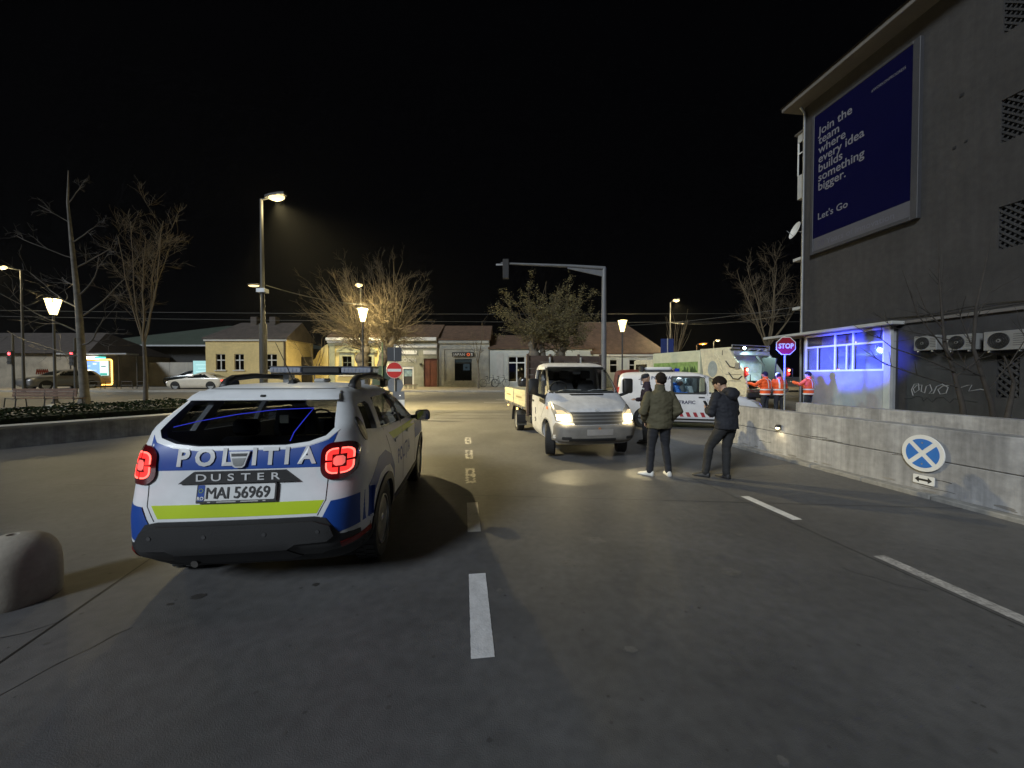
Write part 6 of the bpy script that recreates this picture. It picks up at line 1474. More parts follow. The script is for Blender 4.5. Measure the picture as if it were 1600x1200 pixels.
for sg in (1, -1):
    panel('side_window', V1, s3.side(sg), -.004, M_vglass, vn, .2, 0); panel('side_window', V2, s3.side(sg), -.004, M_vglass, vn, .2, 0)
    o_ = rrect(.765, 1.775, 1.095, 1.655, .05); i_ = rrect(.82, 1.72, 1.15, 1.60, .03)
    panel('window_seal', o_ + [o_[0]] + [i_[0]] + i_[::-1], s3.side(sg), .003, M_black, vn, .3, .006)
    for y in (.75, 1.80, 2.5): panel('door_gap', [(y, .34), (y + .008, .34), (y + .008, 1.05 if y > 2 else 1.68), (y, 1.05 if y > 2 else 1.68)], s3.side(sg), .001, M_seam, vn, .2, .002)
    for y in (1.55, 1.86): panel('door_handle', rrect(y, y + .17, .985, 1.02, .01), s3.side(sg), .016, M_black, vn, .1, .015)
    panel('rubbing_strip', [(-.75, .30), (2.2, .30), (2.2, .345), (-.75, .345)], s3.side(sg), .010, M_black, vn, .2, .01)
    panel('stripe', [(.38, .40), (2.22, .40), (2.22, .545), (.38, .545)], s3.side(sg), .0016, mat('stripe_white', (.62, .62, .62), .4), vn, .2, .002)
    for k in range(9):
        y = .42 + k * .205; q = [(y, .402), (y + .10, .402), (y + .04, .543), (y - .06, .543)] if sg > 0 else [(y - .06, .402), (y + .04, .402), (y + .10, .543), (y, .543)]
        panel('red_hatch', [(max(.382, min(2.218, u)), v) for u, v in q], s3.side(sg), .003, mat('hatch_red', (.30, .03, .04), .4), vn, .2, .002)
    M_txt = mat('dark_print', (.02, .02, .06), .5)
    fl = 1 if sg > 0 else -1
    text_obj('lettering', 'TRAFIC', .145, lambda u, v: (sg * (s3.xhalf(fl * u + 1.22, v + .80) + .003), fl * u + 1.22, v + .80), M_txt, vn, .004, 1.0)
    text_obj('lettering', 'POLIȚIA', .145, lambda u, v: (sg * (s3.xhalf(fl * u + .48, v + 1.55) + .003), fl * u + .48, v + 1.55), M_txt, vn, .004, 1.15)
    em = [(-.12, 1.40), (.10, 1.40), (.10, 1.60), (-.12, 1.60)]
    panel('emblem_frame', [(-.13, 1.38), (.13, 1.38), (.13, 1.62), (-.13, 1.62), (-.13, 1.38), (-.11, 1.40), (-.11, 1.60), (.11, 1.60), (.11, 1.40), (-.11, 1.40)], s3.side(sg), .003, M_txt, vn, .2, .002)
    panel('emblem_wing', [(-.09, 1.57), (.08, 1.58), (.0, 1.50), (.07, 1.46), (-.02, 1.43)], s3.side(sg), .003, M_txt, vn, .2, .002)
    panel('headlight', [(sg * u, v) for u, v in ((.42, .74), (.78, .76), (.80, .93), (.5, .92))][::sg], s3.F_, .008, mat('lamp_glass', (.42, .40, .36), .15), vn, .06, .02)
    panel('tail_light', [(sg * u, v) for u, v in ((.68, .8), (.80, .8), (.78, 1.3), (.66, 1.3))][::sg], s3.R_, .008, mat('tail_plain', (.3, .02, .02), .2), vn, .06, .02)
    x = sg * .96; m_ = B().prism(rrect(x - .10, x + .10, 1.08, 1.26, .04), 2.35, 2.44, 'y').build('mirror', M_black, vn, bevel=.02); B().tube([(sg * .80, 2.40, 1.10), (x, 2.40, 1.14)], .025, 6).build('mirror_arm', M_black, m_)
panel('bumper', [(-.80, .32), (.80, .32), (.80, .60), (-.80, .60)], s3.F_, .012, M_wvan, vn, .06, .03); panel('grille', rrect(-.42, .42, .70, .84, .02), s3.F_, .008, M_black, vn, .06, .02)
panel('hood_edge', [(-.78, .955), (.78, .955), (.78, .985), (-.78, .985)], s3.F_, .002, M_seam, vn, .06, .003)
wheels(vn, .72, (0, 2.6), .32, .20, 'steel')
B().box(-.65, .65, -.7, 3.0, .20, .30).build('underbody', M_dark, vn)
ru = B().prism(rrect(-.45, .45, .02, .84, .10), 1.84, 1.95, 'z').build('roof_unit', mat('roof_unit_white', (.55, .56, .58), .5, var=.05), vn, bevel=.03, smooth=50); B().box(-.47, .47, .0, .86, 1.79, 1.845).build('roof_unit_base', M_black, ru, bevel=.01)
B().box(-.46, .46, -.16, -.02, 1.80, 1.99).build('added_beacon_frame', M_black, ru, bevel=.03)
B().prism(rrect(-.42, .42, .92, 1.06, .04), 1.80, 1.90, 'z').build('added_beacon', mat('added_beacon_blue', (.02, .04, .4), .15, coat=1), vn, bevel=.01)  # beacon added on the roof to account for the bay's blue light
light('added_beacon_light', 'SPOT', vn, (.1, 1.2, 1.98), 20000, (.035, .06, 1.0), .12, aim=(-.555, .832, .04), cone=20, blend=.8).scale = (1.6, 1, 1)  # added spot that washes the shop bay blue
# interior of the van
M_vint = mat('van_lining', (.55, .58, .58), .7, var=.06)
B().box(-.70, -.66, -.6, 1.75, .5, 1.68).build('lining', M_vint, vn); B().box(-.66, .66, -.62, -.58, .5, 1.66).build('lining', M_vint, vn); B().box(-.66, .70, -.55, 2.2, .44, .47).build('cabin_floor', M_int, vn)
B().box(-.6, .5, -.1, -.06, .5, 1.65).build('equipment_rack', M_vint, vn)
M_seatg = mat('seat_grey_green', (.24, .30, .31), .8)
seat(vn, .30, 1.52, .92, M_seatg, .42, .42); seat(vn, -.34, 1.52, .92, M_seatg, .42, .42)
for y, z0, z1, c_ in ((.80, 1.25, 1.5, (.7, .7, .7)), (1.1, 1.35, 1.55, (.2, .22, .25)), (1.35, 1.2, 1.6, (.5, .55, .6))): B().box(-.64, -.60, y, y + .18, z0, z1).build('equipment_panel', mat('equip_%d' % int(y * 100), c_, .6), vn)
B().box(.1, .25, .95, 1.15, 1.655, 1.675).build('cabin_lamp', emat('cabin_lamp', (.75, .95, 1), 6), vn)
light('cabin_light', 'POINT', vn, (.28, 1.05, 1.60), 9, (.72, .92, 1.0), .06)
B().box(-.66, .66, 2.35, 2.75, .85, 1.08).build('dashboard', M_int, vn, bevel=.04)

# ------------------------------------------------------------------ refuse truck
gt_ = thing('refuse_truck', 'cream refuse truck with green print and its open hopper turned to the workers', 'refuse truck', (9.45, 15.45, gz(15.6)), R(21.7))
M_cream = mat('cream_truck_paint', (.66, .60, .42), .45, var=.12, scale=2, coat=.3, fine=.07, fscale=8)
M_hop = mat('hopper_steel', (.36, .38, .38), .6, .25, var=.28, scale=2.5, fine=.1, fscale=12)
PR = [(.10, .55), (-.03, 1.0), (.14, 1.72), (.80, 2.62), (.86, 2.72), (2.30, 2.78), (1.95, .55)]
for x0, x1 in ((0, .10), (2.30, 2.40)):
    sp_ = B().prism(PR, x0, x1, 'x').build('tailgate_side', M_cream if x0 == 0 else M_hop, gt_, bevel=.012)
    xo = -.02 if x0 == 0 else 2.40
    for p0, p1 in (((1.62, 2.74), (.62, .62)), ((1.50, 2.74), (.50, .62)), ((2.20, 2.72), (1.86, .62))):
        B().bar((xo + .01, *p0), (xo + .01, *p1), .05, .03).build('tailgate_rib', M_cream, sp_)
    if x0 == 0:
        B().prism(circ(1.62, 1.86, .24, 24, .36), -.012, -.001, 'x').build('emblem_plate', mat('emblem_dull', (.30, .34, .33), .6, var=.15, scale=6), sp_)
        for z in (1.35, 1.62): B().bar((-.008, .25, z), (-.008, .95, z + .0), .015, .012).build('panel_seam', M_seam, sp_)
        for pts in (((.95, 2.2), (.75, 1.95), (.55, 1.9), (.42, 2.0)), ((.8, 1.7), (.6, 1.45), (.35, 1.42), (.2, 1.55))): B().tube([(-.03, u, v) for u, v in pts], .02, 6).build('hydraulic_hose', M_black, sp_)
        B().box(-.05, 0, .30, .50, 1.85, 2.1).build('hinge_block', M_steel, sp_); B().box(-.008, -.001, 1.12, 1.15, 2.45, 2.65).build('slot', M_black, sp_)
        B().box(-.03, 0, .10, .55, .75, 1.05).build('control_box', M_cream, sp_, bevel=.01)
B().box(.10, 2.30, .82, 2.3, 2.70, 2.78).build('tailgate_roof', M_cream, gt_, bevel=.01)
B().box(.10, 2.30, .66, .90, 2.44, 2.62).build('cross_beam', M_hop, gt_, bevel=.02)
B().tube([(.05, .72, 2.70), (.05, .72, 2.86), (2.35, .72, 2.86), (2.35, .72, 2.70)], .025, 6).build('top_rail', M_steel, gt_)
for x in (.5, .9, 1.5, 1.9): B().tube([(x, .68, 2.62), (x + .1, .60, 2.70), (x + .3, .62, 2.68)], .022, 6).build('hydraulic_pipe', M_steel, gt_)
bl_ = B(); bl_.rings([[(x, y, z) for x in (.12, 2.28)] + [(x, y + .06, z + .03) for x in (2.28, .12)] for y, z in ((.92, 2.5), (1.02, 2.1), (.95, 1.7), (.62, 1.35))]); bl_.build('packer_blade', M_hop, gt_)
hp = B(); hp.rings([[(x, y, z) for x in (.11, 2.29)] + [(x, y + .02, z - .05) for x in (2.29, .11)] for y, z in ((-.02, 1.02), (.1, .85), (.4, .70), (.9, .68), (1.4, .8), (1.75, 1.2))]); hp.build('hopper_floor', M_hop, gt_)
B().box(.0, 2.4, -.10, .02, .88, 1.02).build('rear_sill', mat('sill_rust', (.16, .12, .08), .8, var=.3), gt_, bevel=.01)
B().box(1.45, 1.52, -.02, .55, 1.3, 2.3, Matrix.Rotation(R(4), 4, 'X')).build('lift_arm', M_black, gt_); B().bar((1.3, .55, 2.4), (1.62, .1, 1.55), .07, .07).build('lift_arm', M_black, gt_)
B().tube([(2.33, -.02, 1.45), (2.38, -.25, 1.45), (2.38, -.25, 1.85), (2.33, .05, 1.85)], .02, 6).build('grab_handle', M_black, gt_); B().tube([(.02, -.02, 1.2), (-.08, -.2, 1.2), (-.08, -.2, 1.6), (.02, .08, 1.6)], .02, 6).build('grab_handle', M_black, gt_)
for x in (-.06, 2.46):
    lp_ = B().box(x - .07, x + .07, -.04, .06, 1.52, 1.90).build('rear_lamp', mat('lamp_red_body', (.45, .03, .02), .3), gt_, bevel=.02)
    B().ell((x, -.06, 1.80), (.065, .03, .06), 12, 6).build('lamp_glow', emat('orange_red_glow', (1, .33, .16), 9), lp_, smooth=60); B().ell((x, -.06, 1.64), (.06, .025, .05), 12, 6).build('lamp_glow', emat('red_glow', (1, .06, .04), 3), lp_, smooth=60)
    light('rear_lamp_light', 'POINT', gt_, (x, -.16, 1.78), 5, (1, .25, .12), .05)
wl = B().box(.42, .60, .52, .64, 2.66, 2.78).build('work_lamp', M_black, gt_, bevel=.01); B().ell((.51, .51, 2.72), (.075, .03, .06), 12, 6).build('work_lamp_lens', emat('work_white', (.62, 1, .92), 40), wl, smooth=60)
light('work_light', 'SPOT', gt_, (.51, .40, 2.66), 190, (.62, 1.0, .95), .06, aim=(.45, -.25, -1), cone=150, blend=.6)
gb = B().box(.04, 2.36, 2.34, 5.4, .80, 2.74).build('body', mat('cream_body', (.60, .60, .42), .5, var=.1), gt_, bevel=.06, seg=2)
M_gr = mat('print_green', (.22, .34, .10), .6, var=.35, scale=6); M_gr2 = mat('print_dark_green', (.06, .12, .04), .6, var=.3, scale=8)
B().box(.034, .0385, 2.45, 5.3, 1.72, 2.22).build('green_print', M_gr, gb); B().box(.034, .0385, 2.45, 5.3, .95, 1.5).build('green_print', M_gr, gb)
rng = random.Random(77); gp = B()
for k in range(46):
    y = 2.55 + rng.random() * 2.6; hh = rng.uniform(.1, .32); wd = rng.uniform(.04, .12); z = 1.73
    gp.add([(.032, y - wd, z), (.032, y + wd, z), (.032, y + wd * .5, z + hh * .7), (.032, y, z + hh), (.032, y - wd * .7, z + hh * .5)], [(0, 1, 2, 3, 4)])
stuff(gp.build('plant_print', M_gr2, gb, fix=False))
for y in (3.1, 4.0, 4.9): B().box(.0, .033, y, y + .07, .85, 1.70).build('body_rib', M_cream, gb)
B().box(.10, 2.3, 5.5, 7.0, .65, 2.45).build('cab', M_cream, gt_, bevel=.10, seg=2); B().box(.09, .10, 5.9, 6.8, 1.5, 2.2).build('cab_window', M_dglass, gt_); B().box(.25, 2.15, 7.0, 7.01, 1.4, 2.25).build('cab_windscreen', M_dglass, gt_)
B().box(.75, 1.65, .8, 6.9, .5, .72).build('chassis', M_black, gt_)
ty, rm, bd = wheel_meshes(.46, .28, 'steel')
for y in (1.9, 3.1, 6.2):
    for x, r_ in ((.2, PI), (2.2, 0)):
        o = obj('wheel', ty, gt_, (x, y, .46), (0, 0, r_)); obj('rim', rm, o)
for k, (dx, dy, c_) in enumerate(((1.15, .25, (.30, .16, .06)), (1.75, .3, (.33, .20, .10)), (2.0, .2, (.12, .11, .10)))):
    pos = gt_.matrix_basis @ Vector((dx, dy, .80)); rng = random.Random(k + 3); b = B(); b.ell((0, 0, .13), (.30, .16, .17), 12, 7); b.v = [tuple(c * rng.uniform(.85, 1.12) for c in p) for p in b.v]
    o = b.build('rubbish_bag', mat('bag_%d' % k, c_, .6, var=.3, bump=.4), None, Matrix.Translation((9.45, 15.45, gz(15.6))) @ Matrix.Rotation(R(21.7), 4, 'Z') @ Vector((dx, dy, .76)), smooth=80)
    tag(o, ('brown bag of rubbish in the middle of the truck hopper', 'pale brown bag of rubbish at the right of the truck hopper', 'dark bag of rubbish in the right corner of the truck hopper')[k], 'bag', 'rubbish in the hopper')

# ------------------------------------------------------------------ parked cars over the street
def far_car(name, label, cat, rows, loc, rz, paint, wins, wheel_y, r, style, xs, front=None, rear=None, ws=None, rs=None, group='parked cars across the street', tail=False, head=False):
    t = thing(name, label, cat, loc, rz, group); s_ = Shell(rows, .02)
    s_.builder(zlist(s_.zs, .05)).build('body', paint, t, smooth=38)
    for sg in (1, -1):
        for W in wins: panel('side_window', W, s_.side(sg), .004, M_dglass, t, .15, .006)
        for y in wheel_y: panel('wheel_arch', [(y + (r + .05) * math.cos(R(200 * i / 16 - 10)), r + (r + .05) * math.sin(R(200 * i / 16 - 10))) for i in range(17)], s_.side(sg), .002, M_dark, t, .1, .004)
        if tail: panel('tail_light', [(sg * u, v) for u, v in tail][::sg], s_.R_, .006, emat('far_tail_red', (1, .08, .06), 2.5), t, .06, .01)
        if head: panel('headlight', [(sg * u, v) for u, v in head][::sg], s_.F_, .006, emat('far_head', (.95, .97, 1), 3.0), t, .06, .01)
    if ws: panel('windscreen', ws, s_.F_, .004, M_dglass, t, .1, .006)
    if rs: panel('rear_window', rs, s_.R_, .004, M_dglass, t, .1, .006)
    wheels(t, xs, wheel_y, r, .2, style); return t
SED = [(.20, .78, -.80, 3.50, .25, .30, .30, .35, .03, .1), (.35, .86, -.88, 3.66, .25, .3, .35, .4, .03, .12), (.60, .88, -.90, 3.68, .25, .3, .35, .4, .03, .12), (.76, .87, -.88, 3.50, .22, .3, .35, .4, .03, .12), (.85, .86, -.86, 2.95, .2, .28, .3, .35, .03, .1),
       (.92, .85, -.80, 2.36, .2, .25, .28, .3, .03, .1), (.98, .82, -.50, 2.18, .18, .25, .25, .3, .03, .1), (1.15, .72, .08, 1.78, .18, .24, .22, .28, .03, .1), (1.30, .62, .48, 1.38, .16, .2, .2, .2, .02, .06), (1.38, .52, .72, 1.15, .14, .14, .14, .14, .02, .03), (1.42, .32, .85, 1.02, .06, .06, .06, .06, 0, 0)]
far_car('parked_car', 'white sedan with lit head and tail lights waiting across the street', 'car', SED, (-23.35, 30.6, gz(30.6) ), R(90), mat('cream_white_paint', (.56, .52, .44), .3, coat=.5, var=.04),
        [[(.10, .97), (2.0, .95), (1.46, 1.27), (.70, 1.29)]], (0, 2.75), .33, 'sport', .78, ws=[(-.66, .97), (.66, .97), (.56, 1.28), (-.56, 1.28)], rs=[(-.60, .99), (.60, .99), (.5, 1.26), (-.5, 1.26)],
        tail=[(.45, .70), (.82, .70), (.82, .82), (.5, .82)], head=[(.42, .56), (.78, .58), (.80, .70), (.5, .70)])
SUV = [(.28, .78, -.78, 3.40, .25, .3, .3, .35, .03, .1), (.40, .86, -.86, 3.55, .25, .3, .35, .4, .03, .12), (.70, .89, -.88, 3.58, .25, .3, .35, .4, .03, .12), (.92, .88, -.84, 3.45, .22, .3, .35, .4, .03, .12), (1.02, .86, -.82, 2.9, .2, .28, .3, .35, .03, .1), (1.10, .84, -.8, 2.4, .2, .25, .28, .3, .03, .1), (1.3, .76, -.66, 2.0, .18, .25, .25, .3, .03, .1), (1.5, .66, -.45, 1.6, .18, .24, .22, .28, .03, .1), (1.6, .54, -.2, 1.2, .16, .2, .2, .2, .02, .06), (1.64, .34, .1, .8, .1, .1, .1, .1, 0, 0)]
SW = [[(-.35, 1.16), (.9, 1.13), (.9, 1.48), (-.1, 1.48)], [(.97, 1.13), (2.05, 1.11), (1.6, 1.44), (.97, 1.48)]]
far_car('parked_car', 'dark blue green off roader parked before the pale wall', 'car', SUV, (-28.9, 36.6, GH - .12), R(96), mat('dark_teal_paint', (.015, .03, .04), .3, coat=.6, var=.05), SW, (0, 2.7), .36, 'alloy', .78, ws=[(-.66, 1.14), (.66, 1.14), (.56, 1.46), (-.56, 1.46)], rs=[(-.6, 1.2), (.6, 1.2), (.5, 1.46), (-.5, 1.46)])
far_car('parked_car', 'dark parked car seen over the cream dropside boards', 'car', SUV, (4.0, 29.9, gz(29.9) + .0), R(90), mat('black_paint', (.02, .02, .022), .3, coat=.6, var=.05), SW, (0, 2.7), .36, 'alloy', .78, ws=[(-.66, 1.14), (.66, 1.14), (.56, 1.46), (-.56, 1.46)], rs=[(-.6, 1.2), (.6, 1.2), (.5, 1.46), (-.5, 1.46)])
far_car('parked_car', 'dull silver car nose on beside the thin lantern post on the left', 'car', SUV, (-35.3, 31.6, gz(31.6)), R(170), mat('silver_paint', (.14, .14, .145), .35, .4, coat=.5, var=.05), SW, (0, 2.7), .36, 'alloy', .78, ws=[(-.66, 1.14), (.66, 1.14), (.56, 1.46), (-.56, 1.46)], rs=[(-.6, 1.2), (.6, 1.2), (.5, 1.46), (-.5, 1.46)])
RV = [(.3, .8, -.9, 3.3, .1, .12, .3, .35, 0, .1), (.6, .86, -.95, 3.4, .1, .12, .3, .35, 0, .1), (1.0, .86, -.95, 3.2, .1, .12, .3, .35, 0, .1), (1.15, .85, -.95, 2.7, .1, .12, .3, .35, 0, .1), (1.6, .8, -.9, 2.1, .1, .12, .2, .25, 0, .1), (1.95, .74, -.85, 1.75, .1, .12, .2, .25, 0, .1), (2.05, .6, -.7, 1.5, .1, .12, .2, .2, 0, .05)]
far_car('parked_van', 'dull red van half hidden between the truck cab and the police van', 'van', RV, (5.75, 18.6, gz(18)), R(172), mat('red_van_paint', (.16, .03, .025), .4, coat=.4, var=.1), [[(.9, 1.2), (2.2, 1.18), (1.9, 1.75), (.9, 1.78)]], (0, 2.6), .33, 'steel', .74, ws=[(-.68, 1.2), (.68, 1.2), (.6, 1.85), (-.6, 1.85)], rs=[(-.6, 1.25), (.6, 1.25), (.55, 1.8), (-.55, 1.8)], group='vehicles waiting behind the truck')
[o for o in S.objects if o.name.startswith('parked_van')][0].scale = (.88, .88, .86)
# ================================================================== people
M_skin = mat('skin', (.42, .26, .18), .55, var=.08, scale=12)
M_hair = mat('dark_hair', (.018, .013, .010), .8, var=.3, scale=40, bump=.5, bscale=120, spec=.12)
def ell_ring(c, rx, ry, n=20, rz=0.0, tilt=None):
    c = Vector(c); out = []
    for k in range(n):
        a = 2 * PI * k / n; p = Vector((rx * math.cos(a), ry * math.sin(a), 0))
        if rz: p = Matrix.Rotation(rz, 3, 'Z') @ p
        out.append(c + p)
    return out
def torso(b, rows): b.rings([ell_ring((x, y, z), rx, ry) for x, y, z, rx, ry in rows])
def limbs(b, pts, rad, n=14):
    P_ = [Vector(p) for p in pts]; b.tube(P_, rad, n, True)
    for p, r_ in zip(P_, rad): b.ell(p, (r_ * .98,) * 3, 12, 8)
def hand(b, wrist, d, up, s=1.0, curl=.5, side=1):
    """palm and five fingers: d is the pointing direction, up the back of the hand"""
    d = Vector(d).normalized(); up = (Vector(up) - d * Vector(up).dot(d)).normalized(); x = d.cross(up) * side; w_ = Vector(wrist)
    b.rings([[w_ + d * t * s + x * u * wd * s + up * v * .013 * s for u, v in ((-1, -.8), (-.5, -1), (.5, -1), (1, -.8), (1, .8), (.5, 1), (-.5, 1), (-1, .8))] for t, wd in ((-.02, .026), (.02, .034), (.06, .041), (.095, .040))])
    for k, (u, L_) in enumerate(((-.031, .072), (-.011, .082), (.011, .076), (.030, .058))):
        p = w_ + d * .085 * s + x * u * s; pts = [p]; dd = d.copy()
        for j in range(3):
            dd = (dd - up * curl * (.5 + .25 * j)).normalized(); pts.append(pts[-1] + dd * L_ * s * (.45, .32, .25)[j])
        b.tube(pts, [.0095 * s, .009 * s, .008 * s, .0065 * s], 8)
    p = w_ + d * .025 * s + x * .030 * s; q = p + (d * .6 + x * .75 - up * .25).normalized() * .042 * s; r_ = q + (d * .9 + x * .15 - up * .35).normalized() * .036 * s
    b.tube([p, q, r_], [.012 * s, .0105 * s, .008 * s], 8)
def head_mesh(b, M):
    n, k = 20, 16
    for (c, r_) in (((0, .0, .0), (.076, .096, .118)), ((0, .035, -.065), (.052, .058, .055)), ((0, -.02, .03), (.077, .088, .085))): b.ell(c, r_, n, k, M)
    b.ell((0, .098, -.015), (.014, .022, .026), 8, 6, M); b.ell((0, .088, .012), (.011, .016, .03), 8, 6, M)      # nose
    b.ell((0, .086, -.062), (.024, .012, .008), 8, 5, M); b.ell((0, .084, -.074), (.02, .012, .007), 8, 5, M)      # lips
    b.ell((0, .072, -.098), (.024, .02, .018), 8, 6, M)
    for sg in (1, -1):
        b.ell((sg * .080, -.012, -.01), (.010, .022, .032), 8, 6, M); b.ell((sg * .032, .084, .032), (.024, .014, .008), 8, 5, M)   # ear, brow
def hair_mesh(b, M, cap=0.0):
    n, k = 28, 20; rs = []
    for i in range(k + 1):
        a = PI * (.015 + .97 * i / k); zz = -math.cos(a); q = math.sin(a); ring = []
        for j in range(n):
            th = 2 * PI * j / n; x, y = math.cos(th) * q, math.sin(th) * q
            low = zz < (.30 if y > .30 * q + .12 else (-.45 if y < .1 else -.02))
            s_ = .93 if low else 1.075 + .02 * math.sin(j * 3.3 + i * 2.1)
            ring.append((x * .080 * s_, y * .108 * s_ - .012, zz * .116 * s_ + .012))
        rs.append(ring)
    b.rings(rs, True, M)
def shoe(b, heel, d, L_=.28, w_=.048, h=.085):
    d = Vector((d[0], d[1], 0)).normalized(); x = Vector((d.y, -d.x, 0)); o = Vector(heel)
    rs = []
    for t, ww, hh in ((0, .55, .75), (.03, .8, 1.0), (.25, .85, 1.12), (.42, .86, .95), (.62, 1.0, .68), (.82, .95, .52), (.95, .62, .40), (1.0, .3, .28)):
        rs.append([o + d * (t * L_ - .07) + x * u * w_ * ww + Vector((0, 0, v * h * hh)) for u, v in ((-.9, 0), (.9, 0), (1, .3), (.85, .75), (.4, 1), (-.4, 1), (-.85, .75), (-1, .3))])
    b.rings(rs)
def person(label, loc, rz, p, cm, tm, sm, vox=.011, seed=0, group=None, s=1.0, hair=M_hair, skin=None):
    t = thing('person', label, 'person', loc, rz, group)
    t.scale = (s, s, s); skin = skin or M_skin
    HM = Matrix.Translation(p['head']) @ Matrix.Rotation(R(p.get('yaw', 0)), 4, 'Z') @ Matrix.Rotation(R(p.get('pitch', 0)), 4, 'X') @ Matrix.Rotation(R(p.get('roll', 0)), 4, 'Y')
    neck = Vector(p['chest']) + Vector((0, 0, .20)); hd = Vector(p['head'])
    pel, che = Vector(p['pelvis']), Vector(p['chest'])
    L_ = lambda k: pel.lerp(che, k)
    # body, one surface
    b = B(); head_mesh(b, HM); b.tube([neck - Vector((0, 0, .06)), neck.lerp(hd, .5), hd + Vector((0, -.01, -.03))], [.062, .055, .056], 14)
    torso(b, [(*(pel + Vector((0, 0, -.08))), .135, .10), (*L_(0), .15, .105), (*L_(.45), .135, .095), (*L_(.8), .155, .105), (*L_(1), .165, .10), (*L_(1.3), .13, .08), (*L_(1.45), .06, .055)])
    for sg, k in ((1, 'R'), (-1, 'L')):
        limbs(b, [p['sh' + k], p['el' + k], p['wr' + k]], [.050, .040, .029], 12)
        limbs(b, [pel + Vector((sg * .085, 0, -.06)), p['kn' + k], Vector(p['an' + k])], [.080, .055, .040], 12)
        hand(b, p['wr' + k], p['hd' + k], p['hu' + k], 1.0, p.get('curl', .5), sg)
    body = remesh(b.build('body', skin, t), vox * .8, 3)
    # trousers
    b = B(); fat = p.get('leg', 1.0)
    torso(b, [(*(pel + Vector((0, 0, -.13))), .165, .125), (*(pel + Vector((0, -.01, -.05))), .178, .135), (*(pel + Vector((0, 0, .06))), .17, .125), (*(pel + Vector((0, 0, .12))), .16, .115)])
    for sg, k in ((1, 'R'), (-1, 'L')):
        an = Vector(p['an' + k]); kn = Vector(p['kn' + k]); hp_ = pel + Vector((sg * .088, -.005, -.07))
        limbs(b, [hp_, hp_.lerp(kn, .5), kn, kn.lerp(an, .35), kn.lerp(an, .75), an + Vector((0, 0, .0))], [.102 * fat, .090 * fat, .070 * fat, .068 * fat, .060 * fat, .058 * fat], 16)
    remesh(b.build('trousers', tm, t), vox, 4, .006, 9, seed + 5)
    # jacket
    b = B(); W = p.get('w', 1.0)
    torso(b, [(*(L_(p.get('hem', -.32))), .192 * W, .148 * W), (*(L_(-.1)), .198 * W, .150 * W), (*L_(.25), .192 * W, .142 * W), (*L_(.6), .198 * W, .142 * W), (*L_(.9), .215 * W, .135 * W), (*L_(1.12), .218 * W, .122 * W), (*L_(1.27), .17 * W, .108 * W), (*L_(1.40), .11, .10), (*L_(1.52), .082, .085)])
    for k in 'RL':
        a, e, w_ = Vector(p['sh' + k]), Vector(p['el' + k]), Vector(p['wr' + k])
        limbs(b, [a, a.lerp(e, .5), e, e.lerp(w_, .5), w_ - (w_ - e).normalized() * .02], [.064 * W, .070 * W, .066 * W, .060 * W, .052 * W], 16)
    if p.get('hood'): b.ell(che + Vector((0, -.12, .135)), (.13, .085, .10), 16, 10); b.ell(che + Vector((0, -.06, .19)), (.12, .10, .06), 16, 8)
    else:
        b.tube([che + Vector((0, -.01, .13)), neck + Vector((0, -.005, .05))], [.10, .078], 18)
    jk = remesh(b.build('jacket', cm, t), vox, 3, .013, 8, seed)
    if hair is not None:
        b = B(); hair_mesh(b, HM); remesh(b.build('hair', hair, t), .007, 2, .003, 45, seed)
    for sg, k in ((1, 'R'), (-1, 'L')):
        b = B(); an = Vector(p['an' + k]); shoe(b, (an.x, an.y, p.get('gz' + k, 0.0)), p['to' + k]); b.build('shoe', sm, t, bevel=.008, smooth=60)
    return t, HM, jk, L_
ST = dict(pelvis=(0, 0, .95), chest=(0, 0, 1.30), head=(0, .02, 1.62), shR=(.185, 0, 1.41), shL=(-.185, 0, 1.41))
# man in the olive jacket, back to the viewer, hands in his pockets
p = dict(ST); p.update(pelvis=(0, 0, .96), chest=(0, -.01, 1.31), head=(.02, .02, 1.635), yaw=8, shR=(.195, -.01, 1.385), shL=(-.195, -.01, 1.385), elR=(.30, -.07, 1.11), wrR=(.205, .11, .93), elL=(-.31, -.07, 1.11), wrL=(-.205, .11, .93), hdR=(-.4, .4, -.6), hdL=(.4, .4, -.6), huR=(.5, .5, .2), huL=(-.5, .5, .2),
                         knR=(.12, .03, .50), anR=(.155, -.02, .085), knL=(-.13, .03, .50), anL=(-.16, .0, .085), toR=(.12, 1), toL=(-.75, .7), hem=-.40, w=1.10, leg=1.0)
M_ol = mat('olive_jacket', (.082, .073, .042), .85, var=.14, scale=5, bump=.35, bscale=60)
M_nav = mat('dark_trousers', (.014, .015, .020), .85, var=.2, scale=6, bump=.3, bscale=80)
M_wsh = mat('white_trainers', (.62, .61, .58), .6, var=.1, scale=10)
man1 = person('man in an olive green jacket and white trainers with his back turned', (2.52, 6.55, 0), R(2), p, M_ol, M_nav, M_wsh, .010, 1)
